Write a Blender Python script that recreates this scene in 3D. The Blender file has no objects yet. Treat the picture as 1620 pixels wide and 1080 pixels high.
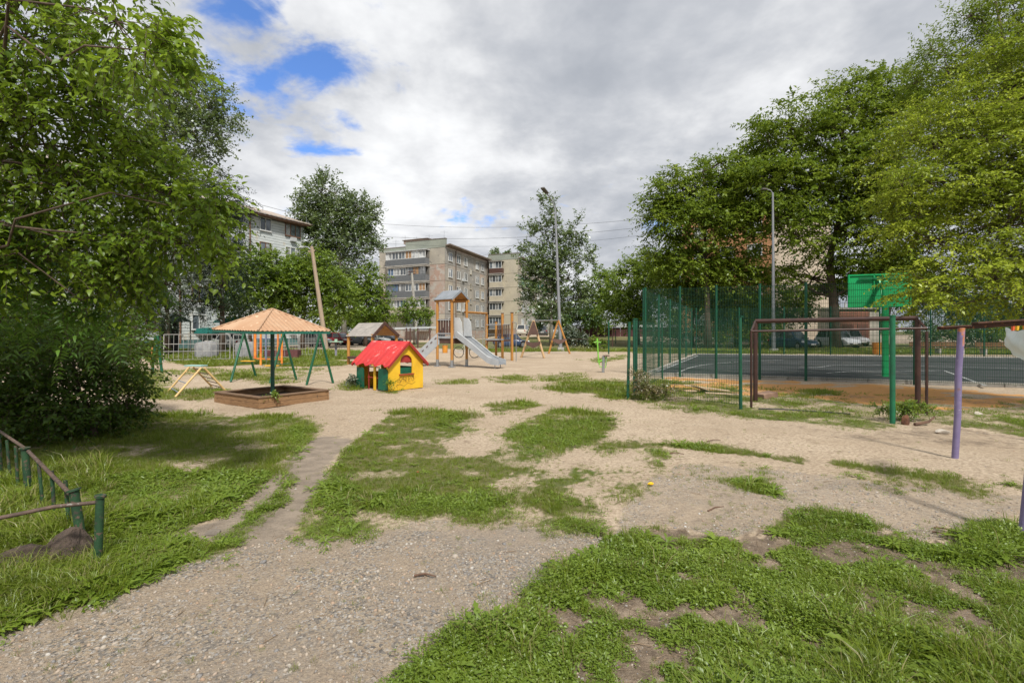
import bpy, math, random
import numpy as np
from mathutils import Vector, Matrix
random.seed(7); RNG = np.random.default_rng(11)
R = math.radians
# ------------------------------------------------------------------ camera, world, sun, exposure
scene = bpy.context.scene
EYE = 1.6; F = 765.0; HOR = 524.0; CX = 810.0
cam_data = bpy.data.cameras.new('camera')
cam_data.lens = 17.0; cam_data.sensor_width = 36.0
cam_data.shift_y = -(540.0 - HOR) / 1620.0
cam_data.clip_start = 0.05; cam_data.clip_end = 5000.0
cam = bpy.data.objects.new('camera', cam_data)
cam.location = (0, 0, EYE); cam.rotation_euler = (R(90), 0, 0)
scene.collection.objects.link(cam); scene.camera = cam
scene.view_settings.view_transform = 'Standard'; scene.view_settings.look = 'None'
scene.view_settings.exposure = 0.70; scene.view_settings.gamma = 1.0
scene.view_settings.use_curve_mapping = False
SUN_EL, SUN_AZ = 52.0, 160.0            # azimuth from +Y, clockwise; the sun stands behind the camera, a little to the right
world = bpy.data.worlds.new('World'); scene.world = world; world.use_nodes = True
def make_world():
    nt = world.node_tree; nt.nodes.clear(); N = nt.nodes.new; L = nt.links.new
    out = N('ShaderNodeOutputWorld'); bg = N('ShaderNodeBackground'); bg.inputs[1].default_value = 0.1
    L(bg.outputs[0], out.inputs[0])
    sky = N('ShaderNodeTexSky'); sky.sky_type = 'NISHITA'; sky.sun_disc = False
    sky.sun_elevation = R(SUN_EL); sky.sun_rotation = R(SUN_AZ); sky.air_density = 1.0; sky.dust_density = 0.6; sky.ozone_density = 3.0
    tc = N('ShaderNodeTexCoord'); sep = N('ShaderNodeSeparateXYZ'); L(tc.outputs['Generated'], sep.inputs[0])
    def math_(op, a, b=None, clamp=False):
        m = N('ShaderNodeMath'); m.operation = op; m.use_clamp = clamp
        for i, v in enumerate((a, b)):
            if v is None: continue
            if isinstance(v, (int, float)): m.inputs[i].default_value = v
            else: L(v, m.inputs[i])
        return m.outputs[0]
    z = math_('MAXIMUM', sep.outputs[2], 0.0); zz = math_('ADD', z, 0.22)
    u = math_('DIVIDE', sep.outputs[0], zz); v = math_('DIVIDE', sep.outputs[1], zz)
    comb = N('ShaderNodeCombineXYZ'); L(u, comb.inputs[0]); L(v, comb.inputs[1])
    def noise(scale, detail, rough, off=(0, 0, 0), dist=0.0):
        mp = N('ShaderNodeMapping'); mp.inputs['Location'].default_value = off; L(comb.outputs[0], mp.inputs[0])
        n = N('ShaderNodeTexNoise'); n.inputs['Scale'].default_value = scale; n.inputs['Detail'].default_value = detail
        n.inputs['Roughness'].default_value = rough; n.inputs['Distortion'].default_value = dist
        L(mp.outputs[0], n.inputs[0]); return n.outputs[0]
    def ramp(src, stops):
        r = N('ShaderNodeValToRGB'); cr = r.color_ramp; cr.interpolation = 'B_SPLINE' if len(stops) > 2 else 'EASE'
        while len(cr.elements) < len(stops): cr.elements.new(0.5)
        for e, (p, c) in zip(cr.elements, stops):
            e.position = p; e.color = (c[0], c[1], c[2], 1) if hasattr(c, '__len__') else (c, c, c, 1)
        L(src, r.inputs[0]); return r.outputs[0]
    shade = math_('ADD', math_('MULTIPLY', noise(1.15, 6, 0.55, (3.4, 1.9, 0), 0.25), 0.72), math_('MULTIPLY', noise(4.2, 5, 0.6, (1, 7, 0), 0.15), 0.28))
    # thicker, greyer cloud towards the right of the view, broken white cloud towards the left
    shade = math_('ADD', shade, math_('MULTIPLY', sep.outputs[0], -0.085))
    cl01 = ramp(shade, [(0.36, (.36, .385, .43)), (0.46, (.48, .50, .54)), (0.54, (.66, .67, .69)), (0.66, (.92, .93, .94))])
    sc_ = N('ShaderNodeVectorMath'); sc_.operation = 'SCALE'; L(cl01, sc_.inputs[0]); sc_.inputs['Scale'].default_value = 7.35; cl = sc_.outputs[0]
    # openings of blue: noise threshold lowered towards the upper left
    dv = N('ShaderNodeVectorMath'); dv.operation = 'DISTANCE'; L(tc.outputs['Generated'], dv.inputs[0]); dv.inputs[1].default_value = (-0.43, 0.75, 0.505)
    left = math_('SUBTRACT', 1.0, math_('DIVIDE', dv.outputs['Value'], 0.40)); left = math_('MAXIMUM', left, 0.0)
    bias = math_('ADD', math_('MULTIPLY', left, 0.165), -0.005)
    gap = math_('ADD', math_('ADD', math_('MULTIPLY', noise(2.3, 7, 0.56, (5.224, 2.347, 0), 0.35), 0.72), math_('MULTIPLY', noise(6.5, 6, 0.6, (2.224, 4.347, 0), 0.3), 0.28)), bias)
    gapm = ramp(gap, [(0.585, 0.0), (0.70, 1.0)])
    blue = N('ShaderNodeMix'); blue.data_type = 'RGBA'; blue.blend_type = 'MULTIPLY'; blue.inputs[0].default_value = 1.0
    L(sky.outputs[0], blue.inputs[6]); blue.inputs[7].default_value = (0.80, 1.02, 1.38, 1)
    mix = N('ShaderNodeMix'); mix.data_type = 'RGBA'; L(gapm, mix.inputs[0]); L(cl, mix.inputs[6]); L(blue.outputs[2], mix.inputs[7])
    L(mix.outputs[2], bg.inputs[0])
make_world()
sun_data = bpy.data.lights.new('sun', 'SUN'); sun_data.energy = 3.0; sun_data.angle = R(7); sun_data.color = (1.0, 0.95, 0.87)
sun = bpy.data.objects.new('sun', sun_data); scene.collection.objects.link(sun)
_sd = Vector((math.sin(R(SUN_AZ)) * math.cos(R(SUN_EL)), math.cos(R(SUN_AZ)) * math.cos(R(SUN_EL)), math.sin(R(SUN_EL))))
sun.rotation_euler = _sd.to_track_quat('Z', 'Y').to_euler()

# ------------------------------------------------------------------ helpers
COL = scene.collection
OFF = {}
def V(*a): return Vector(a)
def G(px, py):                       # a point on the ground, measured off the photograph
    Y = EYE * F / (py - HOR); return Vector(((px - CX) / F * Y, Y, 0.0))
def P(px, py, Y): return Vector(((px - CX) / F * Y, Y, EYE - (py - HOR) / F * Y))
def tag(o, label=None, cat=None, group=None, kind=None):
    if label: o['label'] = label
    if cat: o['category'] = cat
    if group: o['group'] = group
    if kind: o['kind'] = kind
    return o
def thing(name, label, cat, loc=(0, 0, 0), rz=0.0, group=None, world=False):
    o = bpy.data.objects.new(name, None); COL.objects.link(o); o.location = loc; o.rotation_euler = (0, 0, rz)
    o.empty_display_size = 0.1
    OFF[o.name] = Vector(loc) if world else Vector((0, 0, 0))
    return tag(o, label, cat, group)
def link(name, me, mat=None, parent=None, kind=None, label=None):
    o = bpy.data.objects.new(name, me); COL.objects.link(o)
    if mat is not None and len(me.materials) == 0: me.materials.append(mat)
    if parent is not None:
        o.parent = parent; OFF[o.name] = OFF.get(parent.name, Vector((0, 0, 0)))
    if kind: o['kind'] = kind
    if label: o['label'] = label
    return o
def np_mesh(name, verts, faces=None, quads=None, attrs=None, smooth=False):
    """verts (n,3); faces (m,k) int array, k = 3 or 4"""
    me = bpy.data.meshes.new(name)
    verts = np.asarray(verts, dtype=np.float32); faces = np.asarray(faces, dtype=np.int32)
    me.vertices.add(len(verts)); me.vertices.foreach_set('co', verts.ravel())
    k = faces.shape[1]; me.loops.add(faces.size); me.loops.foreach_set('vertex_index', faces.ravel())
    me.polygons.add(len(faces)); me.polygons.foreach_set('loop_start', np.arange(0, faces.size, k, dtype=np.int32))
    me.polygons.foreach_set('loop_total', np.full(len(faces), k, dtype=np.int32))
    if smooth: me.polygons.foreach_set('use_smooth', np.ones(len(faces), dtype=bool))
    me.update(calc_edges=True)
    for nm, (typ, data) in (attrs or {}).items():
        a = me.attributes.new(nm, typ, 'POINT')
        key = {'FLOAT': 'value', 'FLOAT_COLOR': 'color', 'FLOAT_VECTOR': 'vector', 'INT': 'value'}[typ]
        a.data.foreach_set(key, np.asarray(data).ravel())
    return me
class MB:
    def __init__(s): s.v = []; s.f = []
    def add(s, vs, fs):
        b = len(s.v); s.v += [tuple(v) for v in vs]; s.f += [tuple(i + b for i in f) for f in fs]; return s
    def box(s, c, size, rz=0.0, rx=0.0, ry=0.0):
        m = Matrix.Translation(Vector(c)) @ Matrix.Rotation(rz, 4, 'Z') @ Matrix.Rotation(ry, 4, 'Y') @ Matrix.Rotation(rx, 4, 'X')
        h = Vector(size) * 0.5
        vs = [m @ Vector((sx * h.x, sy * h.y, sz * h.z)) for sx in (-1, 1) for sy in (-1, 1) for sz in (-1, 1)]
        return s.add(vs, [(0, 1, 3, 2), (4, 6, 7, 5), (0, 4, 5, 1), (2, 3, 7, 6), (0, 2, 6, 4), (1, 5, 7, 3)])
    def bar(s, a, b, w, h, up=(0, 0, 1)):       # rectangular bar between two points; w sideways, h along up
        a, b = Vector(a), Vector(b); d = (b - a)
        if d.length < 1e-6: return s
        d.normalize(); u = Vector(up); x = d.cross(u)
        if x.length < 1e-3: x = d.cross(Vector((0, 1, 0)))
        x.normalize(); y = x.cross(d).normalized()
        vs = [p + x * (sx * w / 2) + y * (sy * h / 2) for p in (a, b) for sx, sy in ((-1, -1), (1, -1), (1, 1), (-1, 1))]
        return s.add(vs, [(3, 2, 1, 0), (4, 5, 6, 7), (0, 1, 5, 4), (1, 2, 6, 5), (2, 3, 7, 6), (3, 0, 4, 7)])
    def tube(s, pts, r, n=8, r1=None, caps=True):
        pts = [Vector(p) for p in pts]; m = len(pts)
        rs = r if hasattr(r, '__len__') else [r + ((r1 if r1 is not None else r) - r) * i / max(m - 1, 1) for i in range(m)]
        b = len(s.v); px = None
        for i, p in enumerate(pts):
            d = (pts[min(i + 1, m - 1)] - pts[max(i - 1, 0)]).normalized()
            if px is None:
                px = d.cross(Vector((0, 0, 1)))
                if px.length < 0.1: px = d.cross(Vector((0, 1, 0)))
            px = (px - d * px.dot(d)).normalized(); py = d.cross(px)
            for k in range(n):
                a = 2 * math.pi * k / n
                s.v.append(tuple(p + (px * math.cos(a) + py * math.sin(a)) * rs[i]))
        for i in range(m - 1):
            for k in range(n):
                k2 = (k + 1) % n
                s.f.append((b + i * n + k, b + i * n + k2, b + (i + 1) * n + k2, b + (i + 1) * n + k))
        if caps:
            s.f.append(tuple(b + k for k in range(n))[::-1]); s.f.append(tuple(b + (m - 1) * n + k for k in range(n)))
        return s
    def prism(s, pts, thick):                   # planar polygon (3D points) extruded by vector thick
        n = len(pts); t = Vector(thick); pts = [Vector(p) for p in pts]
        vs = pts + [p + t for p in pts]
        fs = [tuple(range(n))[::-1], tuple(range(n, 2 * n))] + [(i, (i + 1) % n, (i + 1) % n + n, i + n) for i in range(n)]
        return s.add(vs, fs)
    def lathe(s, prof, c=(0, 0, 0), n=16, axis='Z'):
        b = len(s.v); c = Vector(c)
        for r, z in prof:
            for k in range(n):
                a = 2 * math.pi * k / n
                q = Vector((r * math.cos(a), r * math.sin(a), z))
                if axis == 'Y': q = Vector((q.x, q.z, q.y))
                if axis == 'X': q = Vector((q.z, q.x, q.y))
                s.v.append(tuple(c + q))
        m = len(prof)
        for i in range(m - 1):
            for k in range(n):
                k2 = (k + 1) % n
                s.f.append((b + i * n + k, b + i * n + k2, b + (i + 1) * n + k2, b + (i + 1) * n + k))
        s.f.append(tuple(b + k for k in range(n))[::-1]); s.f.append(tuple(b + (m - 1) * n + k for k in range(n)))
        return s
    def build(s, name, mat, parent=None, smooth=False, bevel=0.0, kind=None, label=None, ang=40):
        off = OFF.get(parent.name, Vector((0, 0, 0))) if parent is not None else Vector((0, 0, 0))
        me = bpy.data.meshes.new(name)
        me.from_pydata([(v[0] - off.x, v[1] - off.y, v[2] - off.z) for v in s.v], [], s.f); me.update()
        if smooth:
            me.polygons.foreach_set('use_smooth', [True] * len(me.polygons)); me.set_sharp_from_angle(angle=R(ang))
        o = link(name, me, mat, parent, kind, label)
        if bevel:
            bm = o.modifiers.new('bevel', 'BEVEL'); bm.width = bevel; bm.segments = 2; bm.limit_method = 'ANGLE'
        return o
def part_copy(src, parent, loc=None, rot=None, scale=None):
    c = src.copy(); COL.objects.link(c); c.parent = parent
    if loc is not None: c.location = loc
    if rot is not None: c.rotation_euler = rot
    if scale is not None: c.scale = scale
    return c
def dup(root, loc, rz=0.0, label=None, group=None):
    r = root.copy(); COL.objects.link(r); r.location = loc; r.rotation_euler = (0, 0, rz)
    if label: r['label'] = label
    if group: r['group'] = group
    for ch in list(root.children):
        c = ch.copy(); COL.objects.link(c); c.parent = r
        for g in list(ch.children):
            d = g.copy(); COL.objects.link(d); d.parent = c
    return r

# ------------------------------------------------------------------ numpy noise
def _h(ix, iy, seed):
    n = (ix.astype(np.int64) * 374761393 + iy.astype(np.int64) * 668265263 + seed * 1442695041) & 0x7fffffff
    n = ((n ^ (n >> 13)) * 1274126177) & 0x7fffffff
    return ((n ^ (n >> 16)) & 0xffff) / 65535.0
def vnoise(x, y, seed=0):
    ix = np.floor(x); iy = np.floor(y); fx = x - ix; fy = y - iy
    fx = fx * fx * (3 - 2 * fx); fy = fy * fy * (3 - 2 * fy)
    a = _h(ix, iy, seed); b = _h(ix + 1, iy, seed); c = _h(ix, iy + 1, seed); d = _h(ix + 1, iy + 1, seed)
    return (a * (1 - fx) + b * fx) * (1 - fy) + (c * (1 - fx) + d * fx) * fy
def fbm(x, y, oct=4, seed=0):
    s = 0; a = 0.5; t = 0
    for i in range(oct):
        s = s + a * vnoise(x * 2 ** i + 17.3 * i, y * 2 ** i - 9.1 * i, seed + i); t += a; a *= 0.5
    return s / t
def sstep(a, b, x): t = np.clip((x - a) / (b - a), 0, 1); return t * t * (3 - 2 * t)
def inside(px, py, poly):
    r = np.zeros(px.shape, bool); n = len(poly); j = n - 1
    for i in range(n):
        xi, yi = poly[i]; xj, yj = poly[j]
        if yi != yj:
            c = ((yi > py) != (yj > py)) & (px < (xj - xi) * (py - yi) / (yj - yi) + xi)
            r ^= c
        j = i
    return r

# ------------------------------------------------------------------ materials
MATS = {}
def _nodes(name):
    m = bpy.data.materials.new(name); m.use_nodes = True; nt = m.node_tree; nt.nodes.clear()
    out = nt.nodes.new('ShaderNodeOutputMaterial'); return m, nt, out
def _mixc(nt, fac, a, b, blend='MIX'):
    n = nt.nodes.new('ShaderNodeMix'); n.data_type = 'RGBA'; n.blend_type = blend
    for i, v in ((0, fac), (6, a), (7, b)):
        if isinstance(v, (int, float)): n.inputs[i].default_value = v
        elif isinstance(v, (tuple, list)): n.inputs[i].default_value = (v[0], v[1], v[2], 1)
        else: nt.links.new(v, n.inputs[i])
    return n.outputs[2]
def _noise(nt, vec, scale, detail=5, rough=0.55, stretch=None, dist=0):
    if stretch:
        mp = nt.nodes.new('ShaderNodeMapping'); mp.inputs['Scale'].default_value = stretch; nt.links.new(vec, mp.inputs[0]); vec = mp.outputs[0]
    n = nt.nodes.new('ShaderNodeTexNoise'); n.inputs['Scale'].default_value = scale; n.inputs['Detail'].default_value = detail
    n.inputs['Roughness'].default_value = rough; n.inputs['Distortion'].default_value = dist
    nt.links.new(vec, n.inputs[0]); return n.outputs[0]
def _rng(nt, src, a, b, lo=0.0, hi=1.0):
    n = nt.nodes.new('ShaderNodeMapRange'); n.interpolation_type = 'SMOOTHSTEP'
    n.inputs[1].default_value = a; n.inputs[2].default_value = b; n.inputs[3].default_value = lo; n.inputs[4].default_value = hi
    nt.links.new(src, n.inputs[0]); return n.outputs[0]
def M(name, c1, c2=None, scale=4.0, rough=0.6, metal=0.0, bump=0.15, bscale=40.0, stretch=None, spots=None, spec=0.4, rvar=0.1):
    """painted or natural surface: two tones mixed by noise, optional spots (colour, threshold, scale), fine relief"""
    if name in MATS: return MATS[name]
    m, nt, out = _nodes(name); b = nt.nodes.new('ShaderNodeBsdfPrincipled'); nt.links.new(b.outputs[0], out.inputs[0])
    tc = nt.nodes.new('ShaderNodeTexCoord').outputs['Object']
    if c2 is None: c2 = tuple(x * 0.72 for x in c1)
    n1 = _noise(nt, tc, scale, 6, 0.6, stretch); col = _mixc(nt, _rng(nt, n1, 0.35, 0.68), c1, c2)
    if spots:
        for sc, th, ss in (spots if isinstance(spots, list) else [spots]):
            col = _mixc(nt, _rng(nt, _noise(nt, tc, ss, 6, 0.65), th, th + 0.05), col, sc)
    nt.links.new(col, b.inputs['Base Color']); b.inputs['Metallic'].default_value = metal
    b.inputs['Specular IOR Level'].default_value = spec
    nt.links.new(_rng(nt, n1, 0.2, 0.8, max(rough - rvar, 0.05), min(rough + rvar, 1)), b.inputs['Roughness'])
    if bump:
        bp = nt.nodes.new('ShaderNodeBump'); bp.inputs['Strength'].default_value = min(bump, 1.0); bp.inputs['Distance'].default_value = 0.01 * max(1.0, bump)
        nt.links.new(_noise(nt, tc, bscale, 5, 0.6, stretch), bp.inputs['Height']); nt.links.new(bp.outputs[0], b.inputs['Normal'])
    MATS[name] = m; return m
def LEAF(name, dark, light, transl=0.35, gloss=0.06, inst=False, third=None):
    if name in MATS: return MATS[name]
    m, nt, out = _nodes(name); L = nt.links.new; N = nt.nodes.new
    if inst:
        oi = N('ShaderNodeObjectInfo'); r = oi.outputs['Random']
        g = N('ShaderNodeNewGeometry'); nz = _noise(nt, g.outputs['Position'], 0.9, 3)
        rr = N('ShaderNodeMath'); rr.operation = 'MULTIPLY_ADD'; L(nz, rr.inputs[0]); rr.inputs[1].default_value = 1.2; rr.inputs[2].default_value = -0.35
        ad = N('ShaderNodeMath'); ad.operation = 'MULTIPLY_ADD'; L(r, ad.inputs[0]); ad.inputs[1].default_value = 0.55; L(rr.outputs[0], ad.inputs[2]); ad.use_clamp = True
        f = ad.outputs[0]
    else:
        a = N('ShaderNodeAttribute'); a.attribute_name = 'rnd'; f = a.outputs['Fac']
    col = _mixc(nt, f, dark, light)
    if third:
        a2 = N('ShaderNodeAttribute'); a2.attribute_name = 'dry'
        src = a2.outputs['Fac'] if not inst else None
        if inst:
            w = N('ShaderNodeMath'); w.operation = 'FRACT'; w2 = N('ShaderNodeMath'); w2.operation = 'MULTIPLY'; L(r, w2.inputs[0]); w2.inputs[1].default_value = 37.7
            L(w2.outputs[0], w.inputs[0]); src = _rng(nt, w.outputs[0], 0.80, 0.86)
        col = _mixc(nt, src, col, third)
    d = N('ShaderNodeBsdfDiffuse'); L(col, d.inputs[0])
    t = N('ShaderNodeBsdfTranslucent'); tcx = _mixc(nt, 0.5, col, (0.30, 0.42, 0.04)); L(tcx, t.inputs[0])
    mx = N('ShaderNodeMixShader'); mx.inputs[0].default_value = transl; L(d.outputs[0], mx.inputs[1]); L(t.outputs[0], mx.inputs[2])
    gl = N('ShaderNodeBsdfGlossy'); gl.inputs['Roughness'].default_value = 0.42; gl.inputs[0].default_value = (0.9, 0.95, 1, 1)
    m2 = N('ShaderNodeMixShader'); m2.inputs[0].default_value = gloss; L(mx.outputs[0], m2.inputs[1]); L(gl.outputs[0], m2.inputs[2])
    L(m2.outputs[0], out.inputs[0]); MATS[name] = m; return m
def GLASS(name, tint=(0.035, 0.045, 0.055), rough=0.08):
    if name in MATS: return MATS[name]
    m, nt, out = _nodes(name); b = nt.nodes.new('ShaderNodeBsdfPrincipled'); nt.links.new(b.outputs[0], out.inputs[0])
    tc = nt.nodes.new('ShaderNodeTexCoord').outputs['Object']
    nt.links.new(_mixc(nt, _rng(nt, _noise(nt, tc, 0.45, 2), 0.42, 0.6), tint, tuple(min(1, x * 3 + 0.03) for x in tint)), b.inputs['Base Color'])
    b.inputs['Roughness'].default_value = rough; b.inputs['Specular IOR Level'].default_value = 0.9
    MATS[name] = m; return m

# ------------------------------------------------------------------ ground zones, traced off the photograph and laid on the ground plane
LAWN = [(200,657),(283,655),(367,660),(487,658),(502,677),(487,697),(463,717),(450,737),(420,763),(393,788),(357,820),(310,827),(310,843),(327,870),(280,903),(220,922),(100,957),(0,988),(-300,1060),(-900,1200),(-900,600),(0,640),(60,648)]
STRIP = [(373,873),(397,843),(430,813),(452,793),(445,783),(417,793),(393,820),(367,837),(333,862),(317,893),(280,905)]
TUFT1 = [(436,781),(440,772),(467,753),(469,763),(457,779)]
CENTRE = [(477,810),(467,847),(533,857),(570,847),(607,833),(567,823),(533,815),(593,800),(623,800),(657,820),(713,807),(727,822),(773,828),(830,832),(890,836),(953,842),(960,827),(907,813),(957,810),(953,793),(900,787),(890,773),(933,757),(953,747),(933,733),(890,730),(873,717),(907,707),(940,697),(953,687),(977,667),(957,653),(873,647),(840,665),(800,677),(807,707),(773,717),(733,723),(700,700),(730,683),(740,667),(757,660),(723,653),(623,650),(580,660),(560,697),(540,717),(525,735),(510,767),(500,787)]
HOLES = [[(777,757),(840,750),(856,764),(810,774),(777,768)],[(560,800),(620,802),(640,815),(575,822),(545,818)],[(842,728),(880,724),(925,738),(900,746),(850,742)],[(745,806),(800,806),(860,815),(900,822),(850,826),(790,818)],[(255,730),(330,725),(335,745),(280,750)]]
GRASS = [(LAWN,1.0),(STRIP,1.0),(TUFT1,1.0),(CENTRE,0.97),
 ([(773,640),(823,635),(850,643),(807,657),(780,653)],.7),([(850,613),(907,607),(990,603),(995,632),(967,633),(940,620),(890,622)],.8),
 ([(937,717),(940,700),(990,693),(1057,698),(1033,707),(983,710),(950,723)],.9),([(1030,708),(1057,715),(1053,740),(1027,737)],.9),
 ([(970,760),(1007,757),(1010,773),(997,802),(977,787)],.95),([(965,742),(1020,745),(1022,753),(970,750)],.75),([(1050,748),(1085,744),(1085,754),(1052,756)],.5),
 ([(1000,695),(1069,698),(1153,706),(1275,727),(1268,732),(1153,717),(1069,706),(1000,702)],.95),
 ([(1314,728),(1383,732),(1494,749),(1566,785),(1563,793),(1517,783),(1486,764),(1402,745),(1321,737)],.85),([(1570,761),(1612,768),(1608,778),(1574,770)],.9),
 ([(1325,744),(1478,754),(1497,781),(1383,775),(1330,762)],.26),([(1142,761),(1199,761),(1232,790),(1184,790),(1145,775)],.85),([(1184,790),(1230,788),(1245,826),(1200,822)],.45),([(1095,735),(1130,740),(1130,782),(1105,780)],.22),
 ([(1180,735),(1225,740),(1225,760),(1180,758)],.3),
 ([(960,858),(1000,838),(1077,836),(1120,845),(1172,850),(1215,832),(1260,819),(1333,809),(1402,842),(1459,853),(1509,842),(1543,826),(1620,832),(2200,900),(2600,1500),(500,1500),(600,1120),(645,1078),(700,1040),(760,985),(800,950),(850,925),(900,893)],.86),
 ([(1000,626),(1031,645),(1115,654),(1168,662),(1268,668),(1364,684),(1413,674),(1440,664),(1505,672),(1620,690),(1900,720),(1900,640),(1620,632),(1240,616),(1030,600),(1000,604)],.68),
 ([(240,585),(520,583),(470,604),(440,610),(380,598),(300,592),(240,596)],.3),([(345,594),(380,590),(400,596),(360,602)],.7),([(150,555),(330,580),(600,566),(560,556),(400,552),(150,546)],.95),([(400,571),(470,568),(560,572),(540,579),(430,580)],.6),
 ([(235,612),(300,622),(350,612),(360,624),(320,634),(240,628)],.62),([(190,588),(250,585),(260,612),(180,630)],.4),
 ([(640,541),(1010,541),(1010,557),(900,555.5),(780,557),(735,553),(640,549)],.95),([(1010,545),(1900,545),(1900,562),(1010,559)],.95),
 ([(707,600),(745,602),(742,608),(700,606)],.35),([(771,596),(836,596),(836,604),(790,606)],.4),([(851,594),(919,590),(925,600),(860,603)],.45),([(920,570),(960,566),(990,560),(992,566),(950,574)],.45),
 ([(555,604),(568,604),(568,617),(553,616)],.8),([(612,612),(628,614),(626,622),(612,622)],.8),([(880,600),(990,600),(990,606),(880,608)],.25)]
SOILZ = [([(1270,862),(1325,858),(1402,866),(1459,880),(1536,893),(1620,872),(1900,900),(1900,945),(1620,922),(1497,912),(1383,903),(1310,893)],.10),
 ([(1100,770),(1230,790),(1260,819),(1215,832),(1172,850),(1077,836),(1100,810)],.06)]
ORANGE = [(1060,597),(1240,603),(1500,614),(1640,626),(1640,652),(1480,648),(1400,640),(1260,630),(1150,622),(1060,616)]
DEBRIS = [(1150,664),(1268,672),(1364,686),(1413,676),(1505,674),(1620,692),(1900,730),(1900,745),(1620,712),(1450,700),(1330,696),(1240,680)]
GRAVEL = [(-900,1230),(0,985),(200,925),(280,903),(375,873),(450,850),(533,852),(600,836),(657,818),(727,820),(800,828),(960,842),(1000,800),(1010,760),(1080,735),(1250,745),(1400,765),(1620,785),(1620,830),(1543,826),(1459,853),(1402,842),(1333,811),(1260,819),(1215,832),(1172,850),(1077,836),(1000,838),(960,858),(850,925),(760,985),(645,1078),(500,1500),(-900,1500)]
BARE = [(310,827),(357,820),(393,788),(420,763),(450,737),(463,717),(500,690),(560,697),(540,717),(510,767),(500,787),(477,810),(467,847),(450,855),(373,873),(327,870)]
PATHS = [[(372,874),(450,852),(466,848),(478,808),(502,787),(512,765),(540,717),(562,697),(640,640),(560,640),(505,688),(470,742),(456,792),(432,816),(400,846)], [(312,828),(357,820),(393,788),(440,748),(442,772),(415,793),(385,821),(350,848),(328,866)]]
def terrain(x, y):
    z = (fbm(x * 0.9, y * 0.9, 3, 5) - 0.5) * 0.05 * sstep(1.0, 5.0, y) + (fbm(x * 4, y * 4, 3, 9) - 0.5) * 0.018
    z = z * (1 - sstep(24, 36, y)) + 0.95 * sstep(54, 76, y) * sstep(-9, 0, x)
    return z
def project(x, y):
    yy = np.maximum(y, 0.3); return CX + F * x / yy, HOR + F * EYE / yy
def zones(x, y, k_avg=1, seed=1):
    """densities at world points: grass, gravel, soil, orange, road, bare"""
    w = 0.06 + 0.020 * y
    wx = x + (fbm(x * 2.3, y * 2.3, 3, 21) - 0.5) * w * 1.7 + (vnoise(x * 14, y * 14, 3) - 0.5) * 0.07
    wy = y + (fbm(x * 2.3, y * 2.3, 3, 41) - 0.5) * w * 2.2 + (vnoise(x * 14, y * 14, 4) - 0.5) * 0.08
    px, py = project(wx, wy)
    gs = np.zeros(x.shape); jr = np.random.default_rng(seed)
    for rep_ in range(k_avg):                       # soft, thinning patch edges
        sg = (0.028 + 0.007 * np.clip(y, 0, 14)) * (0.5 + 1.6 * vnoise(x * .8, y * .8, 6))
        jx, jy = project(wx + jr.normal(size=x.shape) * sg, wy + jr.normal(size=x.shape) * sg)
        g = np.zeros(x.shape)
        for poly, d in GRASS: g = np.where(inside(jx, jy, poly), np.maximum(g, d), g)
        for h in HOLES: g = np.where(inside(jx, jy, h), 0.1, g)
        gs = gs + g / k_avg
    qx, qy = project(x + (vnoise(x * 9, y * 9, 8) - .5) * .08, y + (vnoise(x * 9, y * 9, 9) - .5) * .1)
    g = np.where(inside(qx, qy, PATHS[0]) | inside(qx, qy, PATHS[1]), gs * .02, gs)
    soil = np.zeros(x.shape)
    for poly, d in SOILZ:
        i = inside(px, py, poly); g = np.where(i, d, g); soil = np.where(i, 0.9 if d > .08 else .38, soil)
    n1 = fbm(x * 1.4, y * 1.4, 4, 77)
    br = (py > 838) & (px > 560) & (g > 0.5)                       # ragged weeds in the lower right: bare earth shows between
    g = np.where(br, g * sstep(0.375, 0.52, fbm(x * 4.4, y * 4.4, 4, 90) + 0.10 * sstep(960, 1060, py)), g); soil = np.where(br, 0.7, soil)
    mid = (py > 640) & (py < 838) & (g > 0.5)
    g = np.where(mid, g * (0.5 + 0.5 * sstep(0.30, 0.42, fbm(x * 2.4, y * 2.4, 4, 78))), g)
    wfz = (px > 1000) & (py < 700) & (py > 600) & (g > .5); g = np.where(wfz, g * (.5 + .5 * sstep(.38, .5, fbm(x * 1.5, y * 1.5, 4, 80))) * np.where((px > 1330) & (py < 665), .72, 1), g); soil = np.where(wfz & (py < 668), .45 + .5 * (fbm(x * 2.2, y * 2.2, 3, 81) - .5), soil)
    lw = (px < 505) & (py > 640) & (g > 0.5); g = np.where(lw, g * (0.62 + 0.38 * sstep(0.34, 0.46, fbm(x * 2.1, y * 2.1, 4, 79))), g)
    orange = np.where(inside(px, py, ORANGE), sstep(0.32, 0.50, fbm(x * 0.9, y * 1.6, 3, 33)), 0.0)
    g = g * (1 - 0.85 * orange)
    soil = np.where(inside(px, py, DEBRIS), 0.15 + 0.6 * fbm(x * 3, y * 3, 3, 15), soil)
    gravel = np.where(inside(px, py, GRAVEL), np.where(py > 838, 1.0, 0.6), 0.0)
    bare = np.where(inside(px, py, BARE), 1.0, 0.0)
    behind = y < 1.2
    gravel = np.where(behind, 1.0, gravel); g = np.where(behind, 0.0, g)
    road = sstep(35.5, 36.5, y) * np.where(x < 5, 1.0, sstep(43, 44, y)) * (1 - np.where(g > .5, 1.0, 0.0))
    offl = (x < -1.15 * np.maximum(y, 0)) & (y > 3); offr = (x > 1.15 * np.maximum(y, 0)) & (y > 3)
    g = np.where(offl, 0.9, g); g = np.where(offr & (g < 0.1), 0.6, g)
    g = np.where(y > 90, 0.8, g); road = np.where(y > 90, 0.0, road)
    return g, gravel, soil, orange, road, bare
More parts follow.
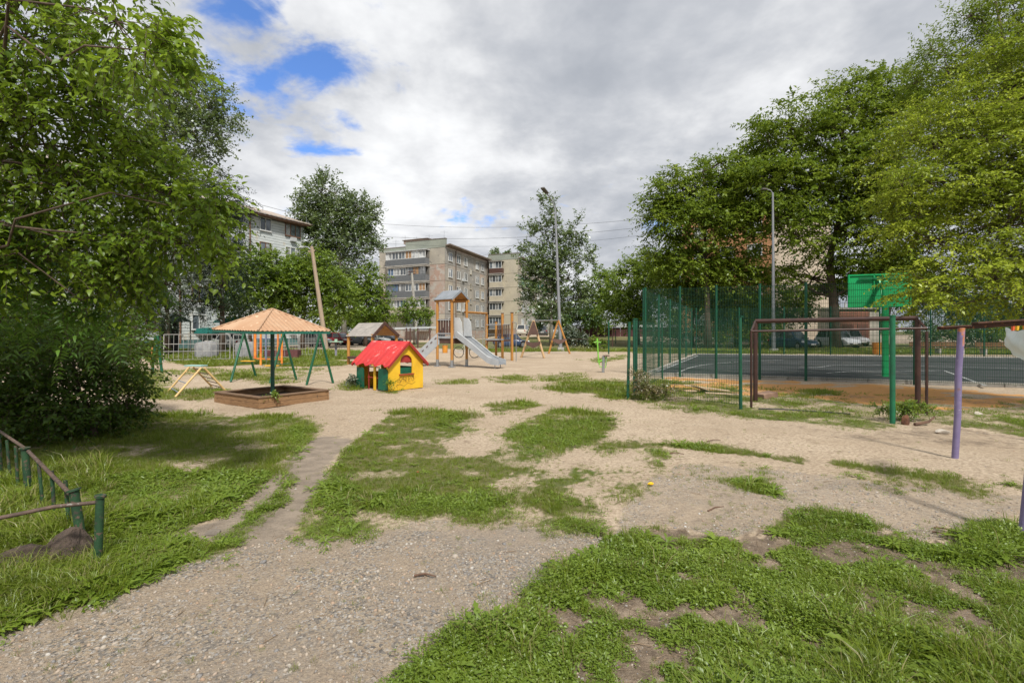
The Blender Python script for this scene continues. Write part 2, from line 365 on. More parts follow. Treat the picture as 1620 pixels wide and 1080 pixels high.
def make_ground():
    def axis(lo, hi, d0, c, k, k2, lim):
        a = [0.0]; 
        while a[-1] < hi: t = a[-1]; a.append(t + d0 * max(1, t / c) * (1 if t < lim else k2))
        return np.array(a)
    xp = axis(0, 1500, 0.045, 3.0, 1, 8, 34); xs = np.concatenate([-xp[::-1][:-1], xp])
    yp = axis(0, 1500, 0.030, 2.4, 1, 8, 62); ys = np.concatenate([[-1500, -600, -200, -60, -20, -8, -4, -2], yp])
    X, Y = np.meshgrid(xs, ys); Z = terrain(X, Y)
    g, gr, so, orr, ro, ba = zones(X.ravel(), Y.ravel(), 4)
    nx, ny = len(xs), len(ys)
    i = (np.arange(ny - 1)[:, None] * nx + np.arange(nx - 1)[None, :]).ravel()
    faces = np.stack([i, i + 1, i + nx + 1, i + nx], 1)
    A = np.stack([g, gr, so, np.ones_like(g)], 1); B = np.stack([orr, ro, ba, np.ones_like(g)], 1)
    me = np_mesh('ground', np.stack([X.ravel(), Y.ravel(), Z.ravel()], 1), faces, attrs={'za': ('FLOAT_COLOR', A), 'zb': ('FLOAT_COLOR', B)}, smooth=True)
    m, nt, out = _nodes('ground_earth'); L = nt.links.new; N = nt.nodes.new
    b = N('ShaderNodeBsdfPrincipled'); L(b.outputs[0], out.inputs[0]); b.inputs['Roughness'].default_value = 0.95; b.inputs['Specular IOR Level'].default_value = 0.15
    pos = N('ShaderNodeNewGeometry').outputs['Position']
    def attr(nm):
        a = N('ShaderNodeAttribute'); a.attribute_name = nm; s = N('ShaderNodeSeparateColor'); L(a.outputs['Color'], s.inputs[0]); return s.outputs
    za, zb = attr('za'), attr('zb')
    sand = _mixc(nt, _rng(nt, _noise(nt, pos, 0.8, 6, 0.6), 0.36, 0.66), (0.55, 0.45, 0.335), (0.45, 0.36, 0.26))
    sand = _mixc(nt, _rng(nt, _noise(nt, pos, 24, 6, 0.7), 0.35, 0.7), sand, (0.27, 0.205, 0.145))
    sand = _mixc(nt, _rng(nt, _noise(nt, pos, 0.28, 5, 0.65), 0.42, 0.62, 0, .4), sand, (0.34, 0.265, 0.19))
    sand = _mixc(nt, _rng(nt, _noise(nt, pos, 3.5, 6, 0.75), 0.56, 0.66, 0, .6), sand, (0.20, 0.15, 0.10))
    vo = N('ShaderNodeTexVoronoi'); vo.inputs['Scale'].default_value = 75; L(pos, vo.inputs['Vector'])
    sp = N('ShaderNodeSeparateColor'); L(vo.outputs['Color'], sp.inputs[0])
    cr = N('ShaderNodeValToRGB'); e = cr.color_ramp; e.interpolation = 'CONSTANT'
    cols = [(0, (0.28, 0.22, 0.16)), (.22, (0.36, 0.29, 0.205)), (.40, (0.18, 0.165, 0.145)), (.56, (0.29, 0.26, 0.225)), (.72, (0.37, 0.32, 0.26)), (.82, (0.11, 0.105, 0.10)), (.93, (0.43, 0.41, 0.38))]
    while len(e.elements) < len(cols): e.elements.new(0.5)
    for el, (p, c) in zip(e.elements, cols): el.position = p; el.color = (*c, 1)
    L(sp.outputs[0], cr.inputs[0])
    grv = _mixc(nt, _rng(nt, _noise(nt, pos, 1.7, 5, 0.6), 0.40, 0.62, 0.1, 0.95), cr.outputs[0], _mixc(nt, _rng(nt, _noise(nt, pos, 60, 4, .7), .4, .65), (0.37, 0.295, 0.215), (0.24, 0.19, 0.145)))
    grv = _mixc(nt, _rng(nt, _noise(nt, pos, 0.5, 3, 0.5), 0.35, 0.65, 0, .35), grv, (0.22, 0.20, 0.18))
    soil = _mixc(nt, _rng(nt, _noise(nt, pos, 9, 6, 0.75), 0.35, 0.65), (0.21, 0.16, 0.115), (0.115, 0.088, 0.065))
    soil = _mixc(nt, _rng(nt, _noise(nt, pos, 70, 5, 0.7), 0.57, 0.66), soil, (0.26, 0.21, 0.15))
    turf = _mixc(nt, _rng(nt, _noise(nt, pos, 6, 6, 0.7), 0.35, 0.62), (0.105, 0.11, 0.04), (0.19, 0.16, 0.085))
    turf = _mixc(nt, _rng(nt, _noise(nt, pos, 0.25, 4, 0.6), 0.45, 0.62, 0, .7), turf, (0.08, 0.125, 0.025))
    bare = _mixc(nt, _rng(nt, _noise(nt, pos, 5, 6, 0.7), 0.35, 0.65), (0.31, 0.255, 0.20), (0.225, 0.185, 0.145))
    road = _mixc(nt, _rng(nt, _noise(nt, pos, 0.6, 6, 0.7), 0.38, 0.66), (0.42, 0.34, 0.26), (0.30, 0.25, 0.20))
    c = _mixc(nt, zb[2], sand, bare); c = _mixc(nt, zb[1], c, road)
    jag = N('ShaderNodeMath'); jag.operation = 'MULTIPLY_ADD'; L(_noise(nt, pos, 7, 6, 0.7), jag.inputs[0]); jag.inputs[1].default_value = 0.9; jag.inputs[2].default_value = -0.45
    def soft(s, lo=0.3, hi=0.6):
        a = N('ShaderNodeMath'); a.operation = 'ADD'; L(s, a.inputs[0]); L(jag.outputs[0], a.inputs[1]); return _rng(nt, a.outputs[0], lo, hi)
    gm = N('ShaderNodeMath'); gm.operation = 'MULTIPLY'; L(soft(za[1], .2, .75), gm.inputs[0]); L(_rng(nt, za[1], 0, .9), gm.inputs[1])
    c = _mixc(nt, gm.outputs[0], c, grv); c = _mixc(nt, soft(zb[0]), c, (0.52, 0.27, 0.10))
    c = _mixc(nt, soft(za[0], .3, .75), c, turf)
    c = _mixc(nt, soft(za[2], .35, .8), c, soil)
    L(c, b.inputs['Base Color'])
    b1 = N('ShaderNodeBump'); b1.inputs['Strength'].default_value = 0.9; b1.inputs['Distance'].default_value = 0.05; L(_noise(nt, pos, 4.5, 8, 0.72), b1.inputs['Height'])
    b2 = N('ShaderNodeBump'); b2.inputs['Strength'].default_value = 0.8; b2.inputs['Distance'].default_value = 0.012
    L(_noise(nt, pos, 85, 4, 0.6), b2.inputs['Height']); L(b1.outputs[0], b2.inputs['Normal'])
    L(b2.outputs[0], b.inputs['Normal'])
    link('ground', me, m, kind='structure')
make_ground()
# ------------------------------------------------------------------ ball court
ASPH = M('court_surface', (0.036, 0.041, 0.042), (0.055, 0.06, 0.06), .7, 0.92, bump=0.3, bscale=90, spec=.12, spots=[((.085, .08, .07), .60, 1.6), ((.15, .13, .10), .70, 6)])
CONC = M('pale_concrete', (0.42, 0.40, 0.36), (0.30, 0.285, 0.26), 3, 0.85, bump=0.3, spots=((0.2, 0.19, 0.16), 0.62, 9))
WHITE_LINE = M('worn_white_line', (0.36, 0.37, 0.36), (0.20, 0.21, 0.21), 3, 0.8, spots=((0.1, 0.105, 0.11), 0.54, 7))
c_nl, c_nr, c_fl, c_fr = G(1030, 593.5), V(16.2, 13.2, 0), G(1104, 562), V(33, 26.9, 0)
zc = 0.075
court = MB().prism([V(p.x, p.y, -0.2) for p in (c_nl, c_nr, c_fr, c_fl)], (0, 0, 0.2 + zc)).build('court', ASPH, kind='structure')
def ribbon(mb, pts, w, z):
    pts = [Vector(p) for p in pts]
    for i in range(len(pts)):
        d = (pts[min(i + 1, len(pts) - 1)] - pts[max(i - 1, 0)]); n = V(-d.y, d.x, 0).normalized() * w / 2
        mb.v += [(pts[i].x - n.x, pts[i].y - n.y, z), (pts[i].x + n.x, pts[i].y + n.y, z)]
    b = len(mb.v) - 2 * len(pts)
    for i in range(len(pts) - 1): mb.f.append((b + 2 * i, b + 2 * i + 2, b + 2 * i + 3, b + 2 * i + 1))
    return mb
def smooth_line(pp, n=6):
    pts = [G(*p) for p in pp]; out = []
    for i in range(len(pts) - 1):
        p0 = pts[max(i - 1, 0)]; p1 = pts[i]; p2 = pts[i + 1]; p3 = pts[min(i + 2, len(pts) - 1)]
        for k in range(n):
            t = k / n; out.append(0.5 * ((2 * p1) + (p2 - p0) * t + (2 * p0 - 5 * p1 + 4 * p2 - p3) * t * t + (3 * p1 - p0 - 3 * p2 + p3) * t ** 3))
    out.append(pts[-1]); return out
for pp, w in (([(1071,594),(1082,588),(1092,584.3),(1112,580),(1140,576.8),(1185,573.3),(1240,571.2)], .09), ([(1264,584),(1298,583.2),(1320,580.6),(1400,580.2),(1500,582.5),(1640,586.5)], .09),
              ([(1308,593.6),(1345,590.7),(1400,590.5),(1450,589.8),(1493,589)], .08), ([(1493,589),(1525,601),(1559,614)], .08), ([(1040,591),(1104,564.5)], .1), ([(1110,564),(1300,566),(1620,569.5)], .1)):
    ribbon(MB(), smooth_line(pp), w, zc + 0.004).build('painted_line', WHITE_LINE, court)
for a, b in ((c_nl, c_nr), (c_nl, c_fl), (c_fl, c_fr)):
    d = (b - a).normalized(); n = V(-d.y, d.x, 0) * 0.12 * (1 if a is not c_nl or b is c_fl else -1)
    L = (b - a).length; k = int(L / 1.0)
    for i in range(k):
        p = a + d * (i * L / k + 0.012) + n; q = a + d * ((i + 1) * L / k - 0.012) + n
        MB().bar(V(p.x, p.y, 0.02), V(q.x, q.y, 0.02), 0.09, 0.2).build('kerb_stone', CONC, court)
p1, p2 = G(1105, 560.5), V(34, 28.6, 0)
MB().prism([V(c_fl.x-.3, c_fl.y + .3, 0), V(c_fr.x, c_fr.y + .4, 0), V(c_fr.x, c_fr.y + 1.6, 0), V(c_fl.x-.3, c_fl.y + 1.5, 0)], (0, 0, 0.05)).build('footpath', M('path_paving', (0.40, 0.34, 0.27), (0.30, 0.26, 0.21), 1.5, 0.9), kind='structure')

# ------------------------------------------------------------------ welded mesh fences
GREEN = M('fence_green_paint', (0.008, 0.085, 0.045), (0.006, 0.055, 0.032), 3, 0.5, bump=0.05, spots=((0.05, 0.07, 0.05), 0.66, 12))
WIRE = M('fence_green_wire', (0.012, 0.065, 0.035), (0.01, 0.045, 0.028), 3, 0.5, bump=0)
def mesh_panel(mb, a, b, z0, z1, sp=0.055, sh=0.2, r=0.0028):
    a = Vector(a); b = Vector(b); L = (b - a).length; n = max(2, int(L / sp)); d = (b - a).normalized()
    nx = V(-d.y, d.x, 0)
    for i in range(n + 1):
        p = a + (b - a) * (i / n); tri = [p + d * r * 1.1, p - d * r * .55 + nx * r, p - d * r * .55 - nx * r]
        vs = [V(q.x, q.y, z) for z in (z0, z1 + 0.025) for q in tri]
        mb.add(vs, [(0, 1, 4, 3), (1, 2, 5, 4), (2, 0, 3, 5)])
    m = int((z1 - z0) / sh)
    for j in range(m + 1):
        z = z0 + 0.02 + (z1 - z0 - 0.04) * j / m
        for oz in (0, 0.0):
            p, q = V(a.x, a.y, z) + nx * (2.1 * r), V(b.x, b.y, z) + nx * (2.1 * r)
            mb.bar(p, q, r * 2, r * 2.4)
def mesh_fence(name, label, pts, h, group=None, post_w=0.06, gates=(), round_=False, sp=0.055, wr=0.0028, dz=0.0):
    base = pts[0]; t = thing(name, label, 'fence', (base[0], base[1], 0), world=True, group=group)
    for i, p in enumerate(pts):
        p = Vector(p); mb = MB()
        if round_: mb.tube([V(p.x, p.y, -0.1), V(p.x + random.uniform(-.02, .02), p.y, h + 0.04)], post_w / 2, 10)
        else: mb.box((p.x, p.y, (h + 0.0) / 2), (post_w, post_w, h + 0.1), rz=0.35)
        po = mb.build('post', GREEN, t, smooth=round_)
        MB().box((p.x, p.y, h + 0.065), (post_w * 1.1, post_w * 1.1, 0.02), rz=0.35).build('cap', GREEN, po)
    for i in range(len(pts) - 1):
        if i in gates: continue
        a, b = Vector(pts[i]), Vector(pts[i + 1]); d = (b - a).normalized() * (post_w / 2 + .005)
        mb = MB(); mesh_panel(mb, a + d, b - d, 0.08 + dz, h, sp, r=wr); mb.build('mesh_panel', WIRE, t)
    return t
def along(a, b, n): a = Vector(a); b = Vector(b); return [a + (b - a) * (i / n) for i in range(n + 1)]
H = 3.1
near_pts = [G(1011, 590.5), G(1064, 596), G(1133, 600.5), G(1199, 601.5), G(1275, 603), G(1355, 606), G(1447, 609.5), G(1560, 613), V(16.3, 13.1, 0)]
nA = V(c_nl.x - .28, c_nl.y - .25, 0); nB = V(c_nr.x, c_nr.y - .35, 0)
def on_line(a, b, px):            # point of segment a-b seen at image column px
    k = (px - CX) / F; a = Vector(a); b = Vector(b); d = b - a
    t = (k * a.y - a.x) / (d.x - k * d.y); return a + d * t
npts = [nA] + [on_line(nA, nB, x) for x in (1133, 1275, 1447)] + [nB]
npts.insert(1, (npts[0] + npts[1]) / 2); npts.insert(3, (npts[2] + npts[3]) / 2)
mesh_fence('tall_mesh_fence', 'tall green welded mesh fence along the near side of the dark ball court', npts, H, sp=0.05, wr=0.0042)
fA = V(c_fl.x - .3, c_fl.y + .3, 0)
mesh_fence('tall_mesh_fence', 'tall green mesh fence closing the left side of the ball court', along(nA + V(.02, .3, 0), fA, 5), H, sp=0.12, wr=0.0034)
fB = V(c_fr.x, c_fr.y + .3, 0)
mesh_fence('tall_mesh_fence', 'green mesh fence at the back of the ball court in front of the parked cars', along(fA + V(.3, 0, 0), fB, 8), H, sp=0.07, wr=0.0065)
lf = [G(993, 632), G(1003, 628)]
mesh_fence('low_mesh_fence', 'head high green mesh panel among weeds beside the sandy track', [G(1003.5, 628), G(1172, 647)], 1.84, round_=True, post_w=0.065, sp=0.05, wr=0.0026)
mesh_fence('low_mesh_fence', 'short return of low green mesh fence running back from the weeds to the court', [G(1006.5, 625), G(1048, 600)], 1.84, round_=True, post_w=0.06, sp=0.10, wr=0.0026)
def lone_post(name, label, base, top_h, r, mat, lean=(0, 0), cat='post', cap=True):
    t = thing(name, label, cat, (base.x, base.y, 0), world=True)
    MB().tube([V(base.x, base.y, -.1), V(base.x + lean[0], base.y + lean[1], top_h)], r, 12).build('pipe', mat, t, smooth=True)
    MB().tube([V(base.x + lean[0], base.y + lean[1], top_h), V(base.x + lean[0], base.y + lean[1], top_h + .02)], r * 1.15, 12).build('cap', mat, t, smooth=True)
    return t
GREEN2 = M('post_green_paint', (0.012, 0.14, 0.065), (0.010, 0.085, 0.045), 4, 0.5, bump=0.12, spots=[((0.42, 0.45, 0.4), 0.69, 9), ((.10, .055, .035), .66, 18)])
lone_post('fence_post', 'bright green pipe post standing alone in front of the brown goal frame', G(1412, 670), 1.86, 0.042, GREEN2)
lone_post('fence_post', 'dark green leaning pipe post at the left end of the low mesh fence', G(993, 632), 1.80, 0.034, GREEN, lean=(0.04, 0))

# ------------------------------------------------------------------ brown goal frame
BROWN = M('brown_goal_paint', (0.060, 0.028, 0.022), (0.035, 0.018, 0.015), 6, 0.45, bump=0.08, spots=((0.3, 0.26, 0.24), 0.68, 22))
gl, gr_, bl, br_ = G(1195, 635), G(1452, 653), G(1188.5, 645), G(1466, 657.5)
t = thing('football_goal', 'rusty brown football goal frame standing in the weeds before the court', 'goal frame', (gl.x, gl.y, 0), world=True)
hz = 1.83
for p in (gl, gr_): MB().tube([V(p.x, p.y, -.1), V(p.x, p.y, hz)], 0.048, 14).build('post', BROWN, t, smooth=True)
MB().tube([V(gl.x, gl.y, hz), V(gr_.x, gr_.y, hz + .03)], 0.048, 14).build('crossbar', BROWN, t, smooth=True)
for p in (bl, br_): MB().tube([V(p.x, p.y, -.1), V(p.x, p.y, 1.6)], 0.024, 10).build('back_post', BROWN, t, smooth=True)
MB().tube([V(bl.x, bl.y, 1.6), V(br_.x, br_.y, 1.66)], 0.024, 10).build('back_bar', BROWN, t, smooth=True)
MB().tube([V(bl.x, bl.y, 1.6), V(gl.x, gl.y, hz)], 0.022, 10).build('side_bar', BROWN, t, smooth=True)
MB().tube([V(br_.x, br_.y, 1.64), V(gr_.x, gr_.y, hz)], 0.022, 10).build('side_bar', BROWN, t, smooth=True)

# ------------------------------------------------------------------ basketball hoop seen from behind
HOOP = M('hoop_green_paint', (0.01, 0.34, 0.11), (0.008, 0.25, 0.08), 2, 0.45, bump=0.06, spots=((.12,.20,.12), .68, 6))
hb = G(1408, 600); hb = V(hb.x, hb.y + .2, 0); hbx = hb.x
t = thing('basketball_hoop', 'bright green basketball backboard seen from behind on its thick post', 'basketball hoop', (hb.x, hb.y, 0), world=True)
ydir = V(0.33, 0.94, 0); xdir = V(0.94, -0.33, 0); bc = V(hb.x, hb.y, 0) + ydir * 0.55
MB().box((hb.x, hb.y, 1.65), (.16, .16, 3.3), rz=-0.34).build('post', HOOP, t, bevel=.01)
z0, z1 = 2.44, 3.60; hw = .93
def bp(u, v, w=0): return bc + xdir * u + ydir * w + V(0, 0, v)
MB().prism([bp(-hw, z0), bp(hw, z0), bp(hw, z1), bp(-hw, z1)], ydir * .03).build('backboard', HOOP, t)
for a, b in (((-hw + .03, z0), (-hw + .03, z1)), ((hw - .03, z0), (hw - .03, z1)), ((-hw, z0 + .03), (hw, z0 + .03)), ((-hw, z1 - .03), (hw, z1 - .03)), ((-.15, z0), (-.15, z1)), ((.15, z0), (.15, z1))):
    MB().bar(bp(*a, -.02), bp(*b, -.02), .04, .04, up=ydir).build('frame_bar', HOOP, t)
DKG = M('hoop_dark_green', (0.01, 0.12, 0.05), (0.008, 0.09, 0.04), 3, .45, bump=0)
MB().bar(bp(-.62, z1 - .16, -.06), bp(.66, z1 - .16, -.06), .05, .05, up=ydir).build('support_bar', DKG, t)
MB().bar(V(hb.x, hb.y, 2.2), bp(-.02, z1 - .2, -.08), .05, .05).build('brace', HOOP, t)
MB().bar(V(hb.x, hb.y, 3.2), bp(0, 3.2, -.05), .1, .1).build('arm', HOOP, t)
rim = MB(); rc = bp(0, z0 + .25, .35)
ring = [rc + V(.225 * math.cos(a), .225 * math.sin(a), 0) for a in np.linspace(0, 2 * math.pi, 21)]
rim.tube(ring, .009, 6, caps=False).build('rim', M('rim_orange', (.5, .12, .03), None, 3, .5), t, smooth=True)

# ------------------------------------------------------------------ litter bin, court side gate posts, bench planks
t = thing('litter_bin', 'ribbed orange litter bin standing behind the ball court', 'litter bin', (G(1389, 561).x, G(1389, 561).y, 0), world=True)
c0 = G(1389, 561); OR = M('bin_orange', (.62, .26, .03), (.5, .2, .03), 5, .5)
MB().lathe([(.28, .05), (.32, .78), (.35, .80), (.35, .84), (.29, .84), (.27, .15)], (c0.x, c0.y, 0), 20).build('bin_body', OR, t, smooth=True)
for k in range(20):
    a = 2 * math.pi * k / 20
    MB().bar(V(c0.x + .295 * math.cos(a), c0.y + .295 * math.sin(a), .08), V(c0.x + .335 * math.cos(a), c0.y + .335 * math.sin(a), .77), .035, .012, up=(math.cos(a), math.sin(a), 0)).build('slat', OR, t)
WOODB = M('bench_wood', (.20, .095, .04), (.13, .06, .03), 4, .6, stretch=(1, 8, 8))
def plank_bench(px0, px1, py, label):
    a, b = G(px0, py), G(px1, py + .6); t = thing('park_bench', label, 'bench', (a.x, a.y, 0), world=True)
    for z, dy in ((.45, 0), (.45, -.16), (.62, .14), (.78, .16)):
        MB().bar(V(a.x, a.y + dy, z), V(b.x, b.y + dy, z), .12 if z < .5 else .03, .03 if z < .5 else .12).build('slat', WOODB, t)
    for f in (.08, .5, .92):
        p = a + (b - a) * f; MB().box((p.x, p.y - .02, .21), (.12, .4, .42)).build('leg', CONC, t)
        MB().box((p.x, p.y + .19, .43), (.06, .04, .84)).build('back_support', CONC, t)
plank_bench(1441, 1527, 560, 'long brown plank bench behind the court, left of the pair')
plank_bench(1546, 1665, 561, 'long brown plank bench behind the court at the right edge')

# ------------------------------------------------------------------ clothes drying frames
PURP = M('purple_pipe_paint', (0.155, 0.125, 0.24), (0.20, 0.165, 0.28), 5, 0.5, bump=0.12, bscale=25, spots=[((0.20, 0.09, 0.05), 0.645, 10), ((.30, .27, .33), .62, 30), ((.35, .16, .05), .70, 3)])
RUST = M('rusty_angle_iron', (0.10, 0.045, 0.028), (0.055, 0.03, 0.022), 12, 0.8, bump=0.4, spots=((0.22, 0.09, 0.04), 0.58, 30))
pb = G(1510, 725); ptop = P(1521, 519, 6.12)
t = thing('clothes_post', 'purple pipe clothes post with rusty top bar, standing free on the sand', 'clothes post', (pb.x, pb.y, 0), world=True)
MB().tube([V(pb.x, pb.y, -.1), pb + (ptop - pb) * .33 + V(.012, 0, 0), pb + (ptop - pb) * .66 + V(-.008, 0, 0), ptop], .036, 14).build('pipe', PURP, t, smooth=True)
MB().tube([pb + (ptop-pb)*.86, ptop + V(0,0,.003)], .0365, 14).build('rusty_sleeve', M('rust_orange_paint', (.42,.17,.05), (.27,.2,.42), 9, .6), t, smooth=True)
MB().bar(V(5.40, 6.12, 1.655), V(5.86, 6.12, 1.675), .05, .012).bar(V(5.40, 6.14, 1.64), V(5.86, 6.14, 1.66), .006, .045).build('top_bar', RUST, t)
p2b = G(1617.5, 856); p2t = V(4.18, 3.78, 1.69)
t2 = thing('clothes_post', 'purple pipe clothes post cut off by the right edge of the view', 'clothes post', (p2b.x, p2b.y, 0), world=True)
MB().tube([V(p2b.x, p2b.y, -.1), p2t], .036, 14).build('pipe', PURP, t2, smooth=True)
MB().bar(V(3.60, 3.76, 1.665), V(4.9, 3.78, 1.745), .05, .010).bar(V(3.60, 3.785, 1.645), V(4.9, 3.805, 1.725), .006, .05).build('top_bar', RUST, t2)
STEEL = M('dull_steel', (.35, .36, .37), (.25, .26, .27), 8, .4, metal=.7, bump=.05)
WHC = M('washed_plastic_bag', (.66, .71, .69), (.56, .62, .60), 6, .5, bump=.5, bscale=14)
la, lb = V(5.80, 6.12, 1.67), V(4.26, 3.77, 1.705)
def on_rope(f): p = la + (lb - la) * f; return p - V(0, 0, .035 * 4 * f * (1 - f))
o = MB().tube([on_rope(i / 10) for i in range(11)], .0022, 5).build('washing_line', M('line_cord', (.5, .5, .48), None, 5, .7)); tag(o, 'thin washing line strung between the rusty bars of the purple posts', 'washing line')
# bag pegged by its corners, sagging
bagm = MB(); nu, nv = 14, 10; fa, fb = .52, .80
for side in (0, 1):
    b0 = len(bagm.v)
    for j in range(nv + 1):
        for i in range(nu + 1):
            u, v = i / nu, j / nv; top = on_rope(fa + (fb - fa) * u) - V(0, 0, .01 + .05 * math.sin(math.pi * u))
            ln = .33 - .15 * (1 - u) ** 1.6; w = .035 * math.sin(math.pi * u) * math.sin(math.pi * min(v * 1.1, 1)) * (1 if side else -1)
            n = V(.84, -.55, 0); wr = .006 * math.sin(u * 19 + v * 4) + .005 * math.sin(u * 7 - v * 11)
            q = top + n * (w + wr) - V(0, 0, ln * v * (1 - .12 * math.sin(math.pi * u))) + (lb - la).normalized() * (.06 * v * (u - .6))
            bagm.v.append(tuple(q))
    for j in range(nv):
        for i in range(nu): a = b0 + j * (nu + 1) + i; bagm.f.append((a, a + 1, a + nu + 2, a + nu + 1))
o = bagm.build('plastic_bag', WHC, smooth=True, ang=180); tag(o, 'white plastic bag hung out to dry on the washing line at the right edge', 'bag')
for f, c, nm in ((.60, (.7, .12, .04), 'red'), (.645, (.75, .42, .03), 'yellow'), (.72, (.7, .25, .03), 'orange')):
    p = on_rope(f); mm = M('peg_' + nm, c, None, 3, .4)
    o = MB().box((p.x, p.y, p.z - .015), (.012, .02, .075)).box((p.x + .012, p.y, p.z - .012), (.008, .018, .07), ry=.12).build('clothes_peg', mm, bevel=.002)
    tag(o, nm + ' clothes peg holding the white bag to the washing line', 'clothes peg')

# ------------------------------------------------------------------ low green pipe fence, lower left
LOWG = M('low_fence_green', (0.022, 0.070, 0.028), (0.014, 0.042, 0.020), 7, 0.7, bump=0.3, bscale=60, spots=[((0.11, 0.075, 0.055), 0.55, 26), ((0.05, 0.045, 0.035), .56, 8)])
RAIL = M('bare_rusty_rail', (0.13, 0.085, 0.065), (0.07, 0.05, 0.04), 14, 0.75, bump=0.4, bscale=80, spots=((.22, .21, .19), .6, 40))
A_b, A_t = G(133, 872), P(117, 776, 3.50); B_b, B_t = G(154, 893), P(158.5, 786, 3.32)
dirf = (V(-5.88, 5.55, 0) - V(-3.15, 3.56, 0)).normalized()
t = thing('low_pipe_fence', 'low green pipe fence with rusty top rail running back under the bush', 'fence', (A_b.x, A_b.y, 0), world=True)
MB().tube([V(A_b.x, A_b.y, -.05), A_t], .030, 14).build('post', LOWG, t, smooth=True)
MB().tube([A_t, A_t + V(-.003, 0, .012)], .044, 14).build('post_cap', LOWG, t, smooth=True)
rail_end = V(-7.3, 6.6, .46)
MB().tube([A_t + V(-.02, 0, -.03), V(-4.74, 4.72, .45), V(-5.88, 5.55, .455), rail_end], .0145, 10).build('top_rail', RAIL, t, smooth=True)
s0 = V(-3.15, 3.54, 0)
for s, big in ((1.90, 1), (.42, 0), (.86, 0), (1.32, 0), (2.35, 0), (2.8, 0), (3.25, 0), (3.9, 1), (4.4, 0)):
    p = s0 + dirf * s; r = .030 if big else .0135; ln = random.uniform(.02, .05)
    MB().tube([V(p.x + ln, p.y, -.05), V(p.x - ln * .3, p.y, .47 if big else .435)], r, 12).build('post' if big else 'baluster', LOWG, t, smooth=True)
    if big: MB().tube([V(p.x - ln*.3, p.y, .47), V(p.x - ln*.3, p.y, .483)], .044, 12).build('post_cap', LOWG, t, smooth=True)
t = thing('low_pipe_fence', 'low green pipe fence end with bent rusty rail leaving the left edge', 'fence', (B_b.x, B_b.y, 0), world=True)
MB().tube([V(B_b.x, B_b.y, -.05), B_t], .025, 14).build('post', LOWG, t, smooth=True)
MB().tube([B_t, B_t + V(.002, 0, .014)], .033, 14).build('post_cap', LOWG, t, smooth=True)
MB().tube([B_t - V(.02, 0, .035), V(-3.02, 3.19, .445), V(-3.22, 3.03, .43), V(-3.8, 2.6, .43)], .013, 10).build('top_rail', RAIL, t, smooth=True)
p = G(4, 880); MB().tube([V(p.x, p.y-.15, -.05), V(p.x, p.y-.15, .42)], .02, 10).build('baluster', LOWG, t, smooth=True)

# ------------------------------------------------------------------ rocks, stumps, small debris
def blob(name, label, cat, c, s, mat, seed, rz=0, sub=3, rough=.25, parent=None):
    import bmesh
    bm = bmesh.new(); bmesh.ops.create_icosphere(bm, subdivisions=sub, radius=1.0); rr = random.Random(seed)
    dirs = [(Vector((rr.uniform(-1, 1), rr.uniform(-1, 1), rr.uniform(-.6, 1))).normalized(), rr.uniform(.55, .9)) for _ in range(9)]
    for v in bm.verts:
        for d, k in dirs:
            e = v.co.dot(d) - k
            if e > 0: v.co -= d * e * .9
        v.co += Vector((rr.uniform(-1, 1), rr.uniform(-1, 1), rr.uniform(-1, 1))) * rough * .06
        v.co = Vector((v.co.x * s[0], v.co.y * s[1], v.co.z * s[2]))
    me = bpy.data.meshes.new(name); bm.to_mesh(me); bm.free()
    o = link(name, me, mat, parent); o.location = c; o.rotation_euler = (0, 0, rz)
    if label: tag(o, label, cat)
    return o
ROCK = M('brown_rock', (.10, .072, .055), (.04, .03, .026), 9, .95, bump=4.0, bscale=22, spots=((.21, .14, .09), .6, 9))
blob('boulder', 'rough brown boulder lying in weeds under the rusty rail of the low fence', 'boulder', G(84, 893) + V(.02, .1, .04), (.17, .14, .17), ROCK, 3, sub=4, rough=.35)
blob('boulder', 'long flat dark stone in weeds left of the brown boulder', 'boulder', G(40, 898) + V(0, .05, .04), (.22, .13, .10), ROCK, 5, .4)
blob('stone', 'grey brown stone lying on the bare trodden track', 'stone', G(337, 845) + V(0, 0, .01), (.07, .05, .03), M('grey_stone', (.2, .17, .14), None, 7, .9, bump=.8), 8)
PALE = M('pale_stone', (.50, .45, .38), (.38, .34, .29), 6, .9, bump=.8)
blob('stone', 'flat pale stone left of the purple post at the weed edge', 'stone', G(1491, 684) + V(0, 0, .02), (.11, .07, .04), PALE, 9)
blob('stone', 'small white stone in the weeds right of the brown goal', 'stone', G(1548, 657) + V(0, 0, .03), (.07, .06, .05), PALE, 10)
blob('tree_stump', 'short brown cut stump beside the green post', 'stump', G(1431, 671) + V(0, 0, .06), (.07, .07, .14), M('stump_bark', (.16, .07, .035), (.09, .045, .03), 9, .9, bump=1), 12)
BRANCH = M('dead_branch_bark', (.15, .085, .055), (.09, .055, .04), 12, .9, bump=.6)
def stick(label, pts, r, name='fallen_branch'):
    o = MB().tube(pts, r, 7, r1=r * .5).build(name, BRANCH, smooth=True); tag(o, label, 'branch')
a = G(1475, 673); stick('broken brown branch end poking up beside the purple post', [a + V(-.3, 0, .02), a + V(-.05, .02, .06), a + V(.08, .05, .14)], .028)
a = G(1460, 869); b = G(1492, 880)
